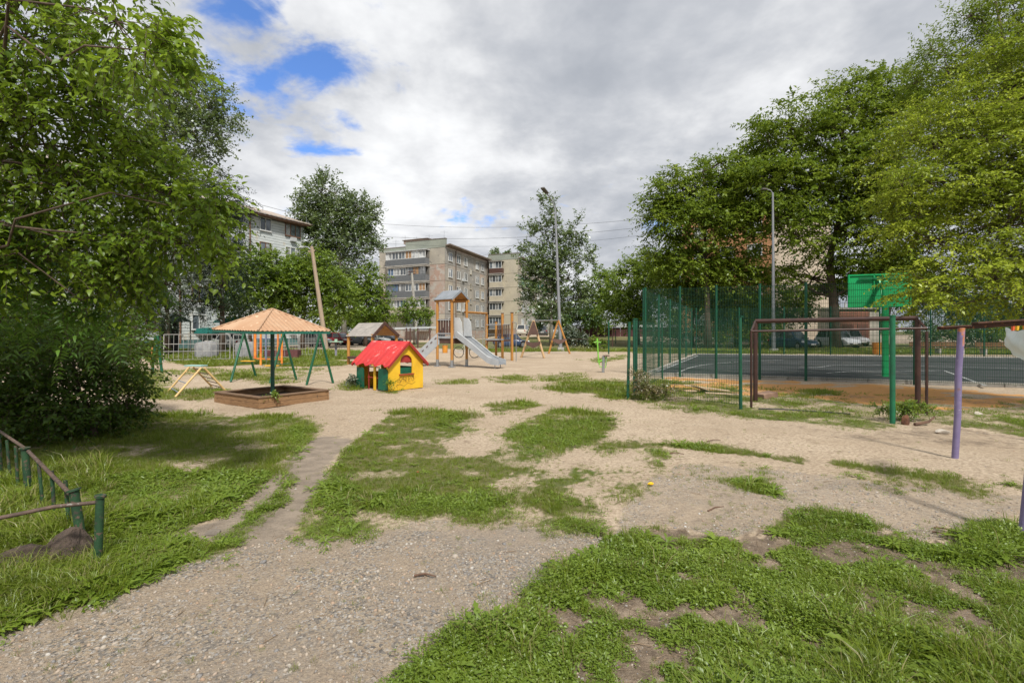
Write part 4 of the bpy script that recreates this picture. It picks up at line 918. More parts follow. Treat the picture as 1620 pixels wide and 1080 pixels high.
# orange drum, exercise machine, small table, bicycle
q = G(704, 558); o = thing('orange_litter_bin', 'orange ribbed litter bin seen between the legs of the play tower', 'litter bin', (q.x, q.y, 0), world=True)
MB().lathe([(.19, .0), (.20, .5), (.215, .51), (.215, .56), (.17, .56)], (q.x, q.y, 0), 16).build('bin_body', OR, o, smooth=True)
MB().lathe([(.17, .56), (.15, .60)], (q.x, q.y, 0), 16).build('rim', OCHD, o, smooth=True)
LIME = M('lime_green_paint', (.22, .55, .06), (.17, .45, .05), 4, .45)
e = G(954, 589.5); t = thing('exercise_machine', 'lime green outdoor exercise machine alone on the sand', 'exercise machine', (e.x, e.y, 0), world=True)
MB().tube([V(e.x, e.y, -.05), V(e.x + .02, e.y, .66)], .055, 12).build('base_post', GMET, t, smooth=True)
MB().tube([V(e.x - .14, e.y, .30), V(e.x - .18, e.y, .55), V(e.x - .22, e.y, 1.22)], .027, 10).build('handle_post', LIME, t, smooth=True)
MB().tube([V(e.x - .36, e.y - .03, 1.17), V(e.x - .22, e.y, 1.2), V(e.x - .08, e.y - .03, 1.17)], .018, 8).build('handle_bar', LIME, t, smooth=True)
MB().tube([V(e.x - .22, e.y, 1.2), V(e.x - .225, e.y, 1.33)], .035, 8).build('handle_cap', LIME, t, smooth=True)
MB().tube([V(e.x - .2, e.y, .42), V(e.x + .02, e.y, .5), V(e.x + .14, e.y, .62)], .025, 8).build('link_bar', LIME, t, smooth=True)
MB().tube([V(e.x - .14, e.y, .24), V(e.x + .1, e.y, .2), V(e.x + .14, e.y, .6)], .02, 8).build('crank', LIME, t, smooth=True)
MB().box((e.x + .13, e.y, .66), (.22, .18, .04)).build('seat', OCHD, t, bevel=.01)
MB().tube([V(e.x + .12, e.y, .28), V(e.x + .13, e.y, .64)], .02, 8).build('seat_post', GMET, t, smooth=True)
q = G(531.5, 566); t = thing('small_table', 'small round pale green topped table post beyond the swings', 'table', (q.x, q.y, 0), world=True)
MB().tube([V(q.x, q.y, 0), V(q.x, q.y, .95)], .07, 8).build('pedestal', M('lilac_grey', (.25, .24, .3), None, 4, .6), t, smooth=True); MB().lathe([(.42, .95), (.42, 1.0)], (q.x, q.y, 0), 14).build('table_top', M('pale_green_paint', (.35, .5, .38), None, 4, .6), t)
MB().tube([V(q.x, q.y, 1.0), V(q.x, q.y, 1.14)], .09, 8).build('cap', M('pale_green_paint', (.35, .5, .38)), t)
def bicycle(c, rz):
    t = thing('bicycle', 'white bicycle parked on the sand behind the slide', 'bicycle', c, rz); W = M('bicycle_white', (.6, .6, .58), None, 4, .4); BL = M('tyre_black', (.02, .02, .02), None, 5, .8)
    for x in (-.5, .5):
        rg = [V(x + .32 * math.cos(a), 0, .34 + .32 * math.sin(a)) for a in np.linspace(0, 2 * math.pi, 25)]
        w = MB().tube(rg, .022, 6, caps=False).build('wheel', BL, t, smooth=True); sm = MB()
        for k in range(10): a = k * math.pi / 5; sm.tube([V(x, 0, .34), V(x + .31 * math.cos(a), 0, .34 + .31 * math.sin(a))], .003, 4)
        sm.build('spokes', GMET, w)
    MB().tube([V(-.5, 0, .34), V(-.05, 0, .30), V(-.18, 0, .82)], .016, 7).tube([V(-.05, 0, .30), V(.36, 0, .80)], .018, 7).tube([V(-.16, 0, .74), V(.35, 0, .84)], .016, 7).tube([V(-.5, 0, .34), V(-.16, 0, .74)], .01, 6).tube([V(.5, 0, .34), V(.34, 0, .95)], .016, 7).build('frame', W, t, smooth=True)
    MB().box((-.19, 0, .86), (.24, .12, .05)).build('saddle', BL, t, bevel=.02); MB().tube([V(.25, -.25, 1.0), V(.34, 0, .97), V(.25, .25, 1.0)], .012, 6).build('handlebar', BL, t, smooth=True)
bc_ = G(738, 566); bicycle((bc_.x, bc_.y, 0), -.25)

# orange and blue bar frame by the swing
q0, q1 = G(403.5, 577), G(446, 579); t = thing('bar_climber', 'orange and blue upright bar climber behind the green swing set', 'climbing frame', (q0.x, q0.y, 0), world=True)
OB = M('orange_red_bar', (.60, .13, .03), (.7, .3, .04), 4, .5); BB = M('grey_blue_bar', (.16, .2, .3), None, 4, .5)
for k, f_ in enumerate((0, .22, .42, .66, .86, 1.0)):
    p = q0 + (q1 - q0) * f_; MB().box((p.x, p.y, (.75 + .55 * ((k + 1) % 2)) ), (.12 if k % 3 == 0 else .08, .05, 1.5 + .5 * ((k + 1) % 2)), rz=.02).build('upright_bar', OB if k != 2 else BB, t)
for z in (.3, 1.25): MB().bar(V(q0.x, q0.y + .05, z), V(q1.x, q1.y + .05, z), .04, .06).build('rail', BB if z > 1 else OB, t)
# green frame with orange pole far left
q = G(243, 590); t = thing('pipe_trestle', 'green pipe A frame with orange pole at the edge of the bush', 'frame', (q.x, q.y, 0), world=True)
for a, b in (((241, 589), (246, 531)), ((256, 588), (249, 531))):
    u, v = G(*a), None; MB().tube([u, P(b[0], b[1], u.y)], .05, 8).build('leg', SWG, t, smooth=True)
u = G(239, 577); MB().tube([u, P(243, 538, u.y)], .05, 8).build('pole', OCH, t, smooth=True)

# pale metal barrier fences
BAR = M('barrier_white_paint', (.38, .37, .35), (.27, .26, .25), 5, .5, spots=((.25, .18, .13), .68, 9))
def barrier(name, label, a, b, h_, nb, mid=(.5,), z0=.12, feet=True, group=None, lean=0.0, mat=BAR):
    a, b = Vector(a), Vector(b); t = thing(name, label, 'barrier', (a.x, a.y, 0), world=True, group=group); r = .015; lv = V(0, lean, 0)
    for z in [z0, h_] + [z0 + (h_ - z0) * m for m in mid]: MB().bar(V(a.x, a.y, z) + lv * z, V(b.x, b.y, z) + lv * z, 2 * r, 2 * r).build('rail', mat, t)
    for k in range(nb + 1):
        p = a + (b - a) * (k / nb); e_ = k in (0, nb)
        MB().bar(V(p.x, p.y, 0 if e_ else z0 + .02) + lv * .1, V(p.x, p.y, h_ - .02) + lv * h_, .038 if e_ else .014, .038 if e_ else .014, up=(0, 1, 0)).build('post' if e_ else 'bar', mat, t)
    return t
barrier('metal_barrier', 'leaning pale metal barrier nearest the bush with square mesh bars', G(258.5, 573), V(-15.35, 26.3, 0), 1.44, 14, mid=(.33, .62), lean=.03)
barrier('metal_barrier', 'second pale metal barrier behind the left corner of the sandbox canopy', V(-15.2, 26.4, 0), V(-13.0, 28.2, 0), 1.42, 12, mid=(.33, .62))
barrier('metal_barrier', 'tall white barred barrier seen under the sandbox canopy', V(-13.6, 31.0, 0), V(-12.2, 31.6, 0), 1.55, 9, mid=(.5,))
barrier('metal_barrier', 'white barred barrier right of the canopy pole behind the orange bars', V(-15.8, 31.0, 0), V(-13.7, 31.0, 0), 1.55, 11, mid=(.5,))
barrier('metal_railing', 'grey low metal railing behind the rope net in front of the apartment block', V(-2.6, 43, 0), V(-.2, 42, 0), 1.35, 16, mid=(.5,), mat=GMET)
barrier('metal_railing', 'thin low railing behind the timber swing', V(-.1, 42, 0), V(7.2, 40, 0), .95, 8, mid=(), mat=OCHD)
for i, (x0, x1, lab) in enumerate(((-19.2, -17.4, 'grey concrete block behind the mesh barrier nearest the bush'), (-16.7, -15.1, 'grey concrete block behind the joint of the two pale barriers'))):
    y = 29; mb = MB(); c = (x0 + x1) / 2
    o = thing('concrete_block', lab, 'concrete block', (c, y, 0), .2 * i - .1)
    MB().lathe([(.62, 0), (.64, .75), (.55, .92), (.2, 1.0)], (0, 0, 0), 10).build('body', M('block_concrete', (.27, .27, .27), (.19, .19, .2), 3, .8, bump=.3), o, smooth=True, ang=30)
    MB().lathe([(.12, 1.0), (.12, 1.06)], (0, 0, 0), 8).build('lid_knob', CONC, o)
o = thing('planter_box', 'dark red brown planter box on the grass right of the barriers', 'planter', (-13.6, 28.7, 0), .1)
MB().box((0, 0, .25), (1.9, .7, .5)).build('box', M('maroon_board', (.14, .05, .05), None, 5, .7), o, bevel=.02); MB().box((0, 0, .49), (1.7, .55, .06)).build('soil', ROCK, o)

# ------------------------------------------------------------------ cars
TYRE = M('car_tyre', (.015, .015, .016), None, 8, .85); CGL = GLASS('car_glass', (.02, .025, .03), .05); HUB = M('wheel_rim', (.4, .41, .42), None, 5, .35, metal=.8)
HEADL = M('headlight', (.7, .72, .74), None, 5, .15); TAIL = M('tail_light', (.35, .02, .015), None, 5, .2); PLATE = M('number_plate', (.6, .6, .58), None, 5, .5); BLK = M('black_trim', (.02, .02, .022), None, 5, .6)
def car(name, label, cat, loc, rz, paint, L=4.2, W=1.68, H=1.46, style='sedan', group='parked cars around the yard'):
    t = thing(name, label, cat, loc, rz, group=group)
    pm = M('car_paint_' + '_'.join(str(int(c * 100)) for c in paint), paint, tuple(c * .93 for c in paint), .5, .25, bump=0, spec=.6)
    S = {'sedan': dict(hood=.26, ws=.40, rr=.72, tr=.87, bh=.60, th=.64), 'hatch': dict(hood=.20, ws=.36, rr=.86, tr=.97, bh=.60, th=.64), 'suv': dict(hood=.24, ws=.36, rr=.90, tr=.98, bh=.58, th=.60), 'wagon': dict(hood=.24, ws=.38, rr=.90, tr=.98, bh=.60, th=.63)}[style]
    x = lambda f: (f - .5) * -L       # front at +x
    gc = .18 if style != 'suv' else .24; zb = H * S['bh']
    # lower body: loft of cross-sections
    st = [(0, .62, .40, .80), (.02, .80, .34, .86), (.06, .92, .28, .94), (.15, .98, gc, .98), (S['hood'], 1.0, gc, 1.0), (.5, 1.0, gc, 1.0), (S['rr'], 1.0, gc, 1.0), (.93, .96, gc, .98), (.98, .86, .30, .90), (1.0, .70, .40, .84)]
    mb = MB()
    for f_, wf, zlo, tf in st:
        w = W / 2 * wf; top = zb * (.84 + .16 * min(f_ / S['ws'], 1)) * (1 if f_ < S['tr'] else S['th'] / S['bh'] * .98) * (tf if (f_ < .1 or f_ > .95) else 1)
        ring = [(-w * .9, zlo), (-w, zlo + .12), (-w * 1.0, (zlo + top) * .5 + .08), (-w * .94, top - .05), (-w * .80, top), (w * .80, top), (w * .94, top - .05), (w, (zlo + top) * .5 + .08), (w, zlo + .12), (w * .9, zlo)]
        mb.v += [(x(f_), y, z) for y, z in ring]
    n = 10
    for i in range(len(st) - 1):
        for k in range(n): a, b = i * n + k, i * n + (k + 1) % n; mb.f.append((a, b, b + n, a + n))
    mb.f += [tuple(range(n))[::-1], tuple((len(st) - 1) * n + k for k in range(n))]
    body = mb.build('body', pm, t, smooth=True, ang=50)
    # cabin
    cb = [(S['hood'] + .02, zb * .95, .80), (S['ws'] + .02, H - .02, .66), (.56, H, .68), (S['rr'] - .05, H - .03, .66), (S['tr'], zb * .98, .80)]
    prof = [(x(f_), z, w * W / 2) for f_, z, w in cb]
    mb = MB(); 
    for X_, z, w in prof: mb.v += [(X_, -w, z), (X_, w, z)]
    for i in range(4): mb.f.append((2 * i, 2 * i + 2, 2 * i + 3, 2 * i + 1))
    lo = [(x(S['hood'] + .02), zb * .93), (x(S['tr']), zb * .95)]
    mb.f += [(0, 2, 4, 6, 8)[::-1], (1, 3, 5, 7, 9), (0, 1, 9, 8)]
    mb.build('cabin', pm, t, bevel=.03)
    def shrink(poly, k, off):
        c = Vector((0, 0, 0)); 
        for p in poly: c += Vector(p)
        c /= len(poly); return [c + (Vector(p) - c) * k + Vector(off) for p in poly]
    v = mb.v
    q = shrink([v[0], v[1], v[3], v[2]], .86, (.012, 0, .012)); MB().prism(q, (-.01, 0, -.008)).build('windscreen', CGL, t)
    q = shrink([v[6], v[7], v[9], v[8]], .84, (-.012, 0, .012)); MB().prism(q, (.01, 0, -.008)).build('rear_window', CGL, t)
    for s_ in (0, 1):
        sg = -1 if s_ == 0 else 1
        def sd(f_, h_):   # point on the cabin side
            # interpolate width by height
            k = (h_ - zb * .95) / (H - zb * .95); return (x(f_), sg * (W / 2 * (.80 - .135 * k) + .008), h_)
        b0, t0 = zb + .01, H - .10
        fa, fb_ = S['hood'] + .05, S['ws'] + .03; ra_, rb = S['rr'] - .055, S['tr'] - .03; mid_ = (fb_ + ra_) / 2
        for pl in ([sd(fa + .02, b0), sd(mid_ - .012, b0), sd(mid_ - .012, t0), sd(fb_, t0)], [sd(mid_ + .012, b0), sd(rb - .02, b0), sd(ra_, t0), sd(mid_ + .012, t0)]):
            MB().prism(pl, (0, sg * .006, 0)).build('side_window', CGL, t)
        MB().box((x(S['hood'] + .07), sg * (W / 2 + .05), zb + .03), (.1, .14, .1)).build('mirror', pm, t, bevel=.02)
        for f_ in (mid_ - .01,):
            MB().box((x(f_ + .05), sg * (W / 2 + .004), zb * .82), (.13, .02, .025)).build('door_handle', BLK, t)
        MB().box((x(mid_), sg * (W / 2 - .001), (zb + gc) / 2 + .03), (.008, .012, zb * .55)).build('door_seam', BLK, t)
        MB().prism([(x(.012), sg * W * .30, .56), (x(.012), sg * W * .41, .58), (x(.10), sg * W * .485, .64), (x(.10), sg * W * .47, .74 * zb / .86), (x(.03), sg * W * .32, .70)], (.02, 0, 0)).build('headlight', HEADL, t)
        MB().box((x(.992), sg * W * .36, zb * .80), (.06, W * .14, .16)).build('tail_light', TAIL, t, bevel=.015)
        for f_ in (.19, .80):
            rw = .31 if style != 'suv' else .36
            w_ = MB().lathe([(rw * .55, -.1), (rw * .97, -.1), (rw, -.07), (rw, .07), (rw * .97, .1), (rw * .55, .1)], (x(f_), sg * (W / 2 - .09), rw), 20, axis='Y').build('wheel', TYRE, t, smooth=True, ang=30)
            MB().lathe([(rw * .62, -.012), (rw * .55, .006), (.06, .012)], (x(f_), sg * (W / 2 + .008), rw), 12, axis='Y').build('rim', HUB, w_)
            MB().lathe([(rw * 1.16, -.005), (rw * 1.16, .004)], (x(f_), sg * (W / 2 - .006), rw + .02), 20, axis='Y').build('wheel_arch', BLK, t)
    MB().box((x(.004), 0, .42), (.05, W * .62, .13)).build('grille', BLK, t, bevel=.01); MB().box((x(-.008), 0, .48), (.02, .5, .11)).build('number_plate', PLATE, t); MB().box((x(1.006), 0, .55), (.02, .5, .11)).build('number_plate', PLATE, t)
    MB().box((x(.55), 0, gc - .01), (L * .8, W * .8, .1)).build('underside', BLK, t)
    return t, body, pm
def grd(px, py, z=0): p = G(px, py); return (p.x, p.y, z)
cw, _, _ = car('parked_car', 'small white hatchback with yellow and black door panels parked right of the canopy', 'car', grd(498, 547.5), -.35, (.62, .63, .62), L=3.7, W=1.55, H=1.52, style='hatch')
MB().prism([(-1.35, -.80, .95), (-1.05, -.80, .95), (-.72, -.80, .62), (-1.0, -.80, .45)], (0, -.012, 0)).build('yellow_panel', M('taxi_yellow', (.75, .42, .01), None, 4, .4), cw)
MB().prism([(-1.4, -.80, .55), (-1.15, -.80, .62), (-.85, -.80, .38), (-.9, -.80, .26), (-1.2, -.80, .26)], (0, -.01, 0)).build('black_panel', BLK, cw)
car('parked_car', 'dark red hatchback parked behind the small white hatchback', 'car', grd(536, 545.5), -.5, (.20, .015, .02), L=4.0, style='hatch')
car('parked_car', 'silver grey car with dark flank parked right of the red hatchback', 'car', grd(566, 545.5), -.25, (.16, .17, .19), L=4.3, style='sedan')
car('parked_car', 'white sedan seen from behind the pale metal barriers at left', 'car', grd(361, 552), 2.7, (.6, .6, .58), L=4.2, style='sedan')
car('parked_car', 'dark maroon pickup like car behind the barriers near the bush', 'car', grd(300, 549), .1, (.10, .035, .03), L=4.6, style='wagon', H=1.55)
car('parked_car', 'silver dark windowed car behind the maroon car at the far left', 'car', grd(283, 544), .1, (.22, .22, .24), L=4.7, style='wagon', H=2.0)
TZ = .9
car('parked_car', 'beige white off road car seen from behind, left of the timber swing', 'car', (-.02 * 76 + 3.3, 76, TZ), 1.35, (.55, .52, .45), L=4.3, style='suv', H=1.75, W=1.75)
car('parked_car', 'dark grey car parked between the legs of the timber swing', 'car', (4.0 + .8, 76.5, TZ), 1.5, (.08, .09, .10), L=4.3, style='wagon', H=1.6)
car('parked_car', 'pale silver car parked left of the lamp post base', 'car', (7.1, 77, TZ), 1.4, (.40, .42, .43), L=4.2, style='wagon', H=1.6)
car('parked_car', 'small dark blue car seen low through the climbing course', 'car', (-.1, 48, 0), .1, (.035, .06, .13), L=3.6, style='hatch', H=1.35)
car('parked_car', 'white off road car facing the camera beyond the court, beside the small brick building', 'car', grd(1324, 550), -1.45, (.55, .57, .6), L=4.3, style='suv', H=1.75, W=1.75)
car('parked_car', 'dark blue car facing the camera beyond the court, under the trees', 'car', grd(1254, 552), -1.3, (.02, .045, .085), L=4.3, style='wagon', H=1.6)
car('parked_car', 'white van end showing between the far tree and the barriers', 'car', grd(1345, 547), -1.6, (.4, .4, .42), L=4.3, style='suv', H=1.8)
for i, (x, c, l) in enumerate(((415, (.3, .3, .31), 'grey car half hidden behind the canopy bars'), (455, (.05, .09, .07), 'dark green car behind the tall white barrier'), (590, (.45, .45, .44), 'pale car at the road beyond the timber shelter'), (612, (.09, .1, .12), 'dark car under the round green tree'))):
    car('parked_car', l, 'car', grd(x, 545 - (i % 2)), -.1 * i, c, L=4.1, style='hatch')

# ------------------------------------------------------------------ lamp posts, poles, cables
LP = M('lamp_pole_grey', (.30, .31, .33), (.25, .26, .28), 3, .45, metal=.4, bump=.03)
t = thing('street_lamp', 'tall grey street lamp with bent arm beside the slim poplar', 'street lamp', (G(887, 555).x, G(887, 555).y, 0), world=True)
b0 = G(887, 555); y = b0.y
MB().tube([b0, P(878.5, 331, y)], .15, 12, r1=.075).build('pole', LP, t, smooth=True)
MB().tube([P(878.5, 332, y), P(874, 318, y), P(865, 306, y - .5)], .055, 10).build('arm', LP, t, smooth=True)
hd_ = P(861.5, 301, y - .8); MB().bar(P(865.5, 306, y - .5), P(858, 297, y - 1.2), .34, .12).build('lamp_head', M('lamp_head_grey', (.12, .11, .10), None, 3, .5), t, bevel=.03)
MB().box((b0.x, b0.y, .15), (.5, .5, .3)).build('base_block', CONC, t)
t = thing('street_lamp', 'slim pale street lamp beyond the court in front of the old elm', 'street lamp', (G(1224, 555).x, G(1224, 555).y, 0), world=True)
b0 = G(1224, 556); y = b0.y
MB().tube([b0, P(1222.5, 305, y)], .14, 12, r1=.07).build('pole', LP, t, smooth=True); MB().tube([P(1222.5, 306, y), P(1219, 301, y), P(1210, 299, y)], .045, 8).build('arm', LP, t, smooth=True)
MB().bar(P(1213, 299.5, y), P(1205, 299, y), .3, .1).build('lamp_head', M('lamp_head_grey', (.12, .11, .10)), t)
MB().box((b0.x, b0.y, .12), (.5, .5, .24)).build('base_block', CONC, t)
PW = M('weathered_pole_wood', (.40, .31, .22), (.30, .23, .17), 3, .8, bump=.4, stretch=(4, 4, .3))
b0 = G(516.5, 555); y = b0.y; t = thing('utility_pole', 'leaning pale wooden utility pole rising behind the canopy', 'utility pole', (b0.x, b0.y, 0), world=True)
MB().tube([b0, P(493, 390, y)], .2, 12, r1=.13).build('pole', PW, t, smooth=True); MB().tube([P(493, 396, y), P(487, 391, y), P(478, 390, y)], .05, 8).build('arm', LP, t, smooth=True)
MB().bar(P(481, 390.5, y), P(474, 391, y), .3, .12).build('lamp_head', LGREY, t); MB().bar(P(488, 398, y), P(498, 396, y), .1, .12).build('cross_arm', PW, t)
b0 = V(P(660, 500, 62).x, 62, 0); t = thing('utility_pole', 'pale concrete utility pole in front of the apartment end wall', 'utility pole', (b0.x, b0.y, 0), world=True)
MB().tube([b0, P(651.5, 432, 62)], .22, 10, r1=.15).build('pole', CONC, t, smooth=True)
for dy in (0, 4): MB().bar(P(646, 430 + dy, 62), P(657, 429 + dy, 62), .1, .1).build('cross_arm', OCHD, t)
CAB = M('cable_black', (.03, .03, .03), None, 3, .6, bump=0)
def cable(label, a, b, sag=.5, r=.014):
    pts = [a + (b - a) * (i / 16) - V(0, 0, sag * 4 * (i / 16) * (1 - i / 16)) for i in range(17)]
    o = MB().tube(pts, r, 5).build('overhead_cable', CAB, smooth=True); tag(o, label, 'cable')
cable('highest overhead cable crossing the sky from the left poplar to the right elm', P(560, 350, 60), P(1075, 340, 48), 1.0)
cable('middle overhead cable crossing the sky below the highest one', P(560, 371, 60), P(1075, 352, 48), 1.0)
cable('thin overhead cable just below the middle one', P(560, 380, 60), P(1075, 364, 50), 1.2, .011)
cable('cable running from the concrete pole to the lit sky over the apartment roof', P(652, 431, 62), P(835, 378, 58), .5, .011)
cable('cable from the leaning wooden pole towards the concrete pole', P(494, 393, y), P(652, 430, 62), .9, .012)
cable('cable rising from the concrete pole to the left edge poplar', P(650, 432, 62), P(500, 352, 70), .6, .011)

# ------------------------------------------------------------------ buildings
WINF = M('white_window_frame', (.66, .67, .66), (.55, .56, .55), 3, .5, bump=0); WINB = M('brown_window_frame', (.20, .11, .07), None, 3, .6, bump=0)
WG = GLASS('window_glass', (.045, .055, .065)); WG2 = GLASS('window_glass_curtain', (.16, .165, .165)); SLAB = M('balcony_sheet', (.17, .18, .19), (.13, .14, .15), 3, .6, bump=.1, stretch=(1, 1, 8))
class Face:
    """a wall face: origin at its lower corner, u along the wall, n outwards"""
    def __init__(s, o, u, out): s.o = Vector(o); s.u = Vector(u).normalized(); n = V(s.u.y, -s.u.x, 0); s.n = n if n.dot(Vector(out)) > 0 else -n
    def p(s, a, z, d=0): return s.o + s.u * a + s.n * d + V(0, 0, z)
    def slab(s, a0, a1, z0, z1, d0, d1): return MB().prism([s.p(a0, z0, d0), s.p(a1, z0, d0), s.p(a1, z1, d0), s.p(a0, z1, d0)], s.n * (d1 - d0))
def window(fc, a, z, w, h_, parent, frame=WINF, lights=2, glass=WG, d=0.0, sill=True, name='window'):
    mb = MB(); t_ = .07
    def fr_(a0, a1, z0, z1): q = [fc.p(a0, z0, d), fc.p(a1, z0, d), fc.p(a1, z1, d), fc.p(a0, z1, d)]; mb.prism(q, fc.n * .09)
    fr_(a - w / 2, a + w / 2, z - h_ / 2, z - h_ / 2 + t_); fr_(a - w / 2, a + w / 2, z + h_ / 2 - t_, z + h_ / 2)
    for k in range(lights + 1):
        x = a - w / 2 + t_ / 2 + (w - t_) * k / lights; fr_(x - t_ / 2, x + t_ / 2, z - h_ / 2 + t_, z + h_ / 2 - t_)
    o = mb.build(name, frame, parent)
    for k in range(lights):
        x0 = a - w / 2 + t_ + (w - t_) * k / lights; x1 = a - w / 2 + (w - t_) * (k + 1) / lights
        fc.slab(x0, x1, z - h_ / 2 + t_, z + h_ / 2 - t_, d + .0, d + .03).build('pane', random.choice((glass, glass, WG2)) if glass is WG else glass, o)
    if sill: fc.slab(a - w / 2 - .05, a + w / 2 + .05, z - h_ / 2 - .07, z - h_ / 2 - .01, d, d + .16).build('sill', frame, o)
    return o
def panels(fc, L, H0, H1, nf, nc, mats, parent, skip=()):
    for i in range(nf):
        z0 = H0 + (H1 - H0) * i / nf; z1 = H0 + (H1 - H0) * (i + 1) / nf
        for k in range(nc):
            if (i, k) in skip: continue
            fc.slab(L * k / nc + .03, L * (k + 1) / nc - .03, z0 + .03, z1 - .03, 0, .06).build('wall_panel', mats(i, k), parent)
JOINT = M('panel_joint', (.16, .15, .135), None, 2, .9); PANG = M('grey_panel_render', (.37, .34, .295), (.29, .265, .23), .45, .9, bump=.3, bscale=9, spots=[((.40, .31, .25), .60, .35), ((.20, .19, .17), .64, 1.2)])
PANE_ = M('end_panel_plaster', (.40, .365, .30), (.31, .285, .245), .35, .9, bump=.3, bscale=9, spots=[((.22, .205, .185), .60, 1.3)])
BRICKX = M('bare_red_patch', (.36, .25, .20), (.38, .33, .285), .7, .9, bump=.4, bscale=12, spots=[((.40, .375, .335), .53, .9), ((.24, .16, .13), .63, 2.2)])
GRNP = M('greenish_parapet', (.27, .29, .245), (.22, .24, .205), .5, .85, bump=.2); YELP = M('pale_yellow_panel', (.47, .425, .325), (.39, .355, .285), .4, .9, bump=.3, bscale=9, spots=((.28, .25, .19), .63, 1.5))
ROOFM = M('roof_sheet_brown', (.20, .155, .125), (.14, .11, .09), 1, .8)
def apartment(name, label, corner, uEnd, Lend, uLong, Llong, ztop, base_mat, joint):
    o = thing(name, label, 'building', (corner.x, corner.y, 0), world=True)
    uE, uL = Vector(uEnd).normalized(), Vector(uLong).normalized(); c = Vector(corner)
    q = [c, c + uE * Lend, c + uE * Lend + uL * Llong, c + uL * Llong]
    MB().prism([V(p.x, p.y, -.5) for p in q], (0, 0, ztop + .5)).build('wall', joint, o)
    return o, Face(c, uE, -uL), Face(c, uL, -uE), q
C1 = V(-11.9, 86, 0); uE = V(-13.4, 6.3, 0).normalized(); uL = V(7.5, 21.7, 0).normalized()
b1, fe, fl, q1_ = apartment('apartment_block', 'five storey grey panel apartment block with patched end wall and glazed balconies', C1, uE, 14.8, uL, 25.0, 16.3, PANG, JOINT)
z0f, stz = 1.8, 2.95
panels(fe, 14.8, z0f, z0f + 5 * stz, 5, 4, lambda i, k: (BRICKX if (k == 0 and i in (1, 2, 3)) or (k == 3 and i in (1, 2)) else (YELP if i == 1 and k in (1, 2) else PANE_)), b1)
PANG2 = M('tan_panel_render', (.40, .35, .28), (.31, .275, .225), .6, .9, bump=.3, bscale=9, spots=[((.22, .20, .17), .60, .9)]); PANG3 = M('cool_panel_render', (.32, .305, .28), (.25, .24, .22), .5, .9, bump=.3, bscale=9, spots=[((.40, .37, .32), .60, .7)])
panels(fl, 25.0, z0f, z0f + 5 * stz, 5, 8, lambda i, k: random.choice((PANG, PANG2, PANG3)), b1)
fe.slab(0, 14.8, 0, z0f - .03, 0, .1).build('plinth', BRICKX, b1); fl.slab(0, 25, 0, z0f - .03, 0, .1).build('plinth', BRICKX, b1)
fe.slab(-.1, 8.6, z0f + 5 * stz + .03, 18.1, -.4, .08).build('parapet', GRNP, b1); fe.slab(8.65, 15.0, z0f + 5 * stz + .03, 17.2, -.4, .08).build('parapet', GRNP, b1)
fe.slab(4.2, 9.5, 17.9, 18.5, -3, -.5).build('roof_hatch', BRICKX, b1)
fe.slab(4.0, 9.7, 18.5, 18.62, -3.2, -.3).build('hatch_cover', ROOFM, b1); fe.slab(-.15, 8.7, 18.1, 18.2, -.5, .14).build('coping', ROOFM, b1); fe.slab(8.7, 15.4, 17.2, 17.3, -.5, .14).build('coping', ROOFM, b1)
MB().prism([fl.p(-.05, 16.75, -.1), fl.p(-.05, 16.95, 1.0), fl.p(25, 16.95, 1.0), fl.p(25, 16.75, -.1)][::1], (0, 0, .22)).build('roof_eave', ROOFM, b1)
MB().prism([q1_[0] + V(0, 0, 16.5) - uE * -.3, q1_[1] + V(0, 0, 16.5), q1_[2] + V(0, 0, 16.5), q1_[3] + V(0, 0, 16.5) - uE * -.3], (0, 0, .5)).build('roof', ROOFM, b1)
for z in range(5):
    zc_ = z0f + stz * z + 1.5
    for s_, w, lt in ((2.0, 1.55, 2), (5.3, 1.7, 2), (8.6, 1.5, 2), (14.3, 1.5, 2), (17.1, 1.4, 2)):
        window(fl, s_, zc_, w, 1.5, b1, d=.06, lights=lt)
    if z < 4: window(fl, 11.0, zc_ + 1.35, .75, 1.1, b1, d=.06, lights=1, frame=YELP)
    if z < 4:
        ac = fl.slab(3.7 + z % 2 * 3.2, 4.5 + z % 2 * 3.2, zc_ - .95, zc_ - .45, .07, .4).build('air_conditioner', LGREY, b1)
# downpipe
MB().tube([fl.p(4.1, .5, .2), fl.p(4.1, 16.6, .2)], .09, 6).build('downpipe', ROOFM, b1); MB().tube([fl.p(19.6, .5, .2), fl.p(19.6, 16.6, .2)], .09, 6).build('downpipe', ROOFM, b1)
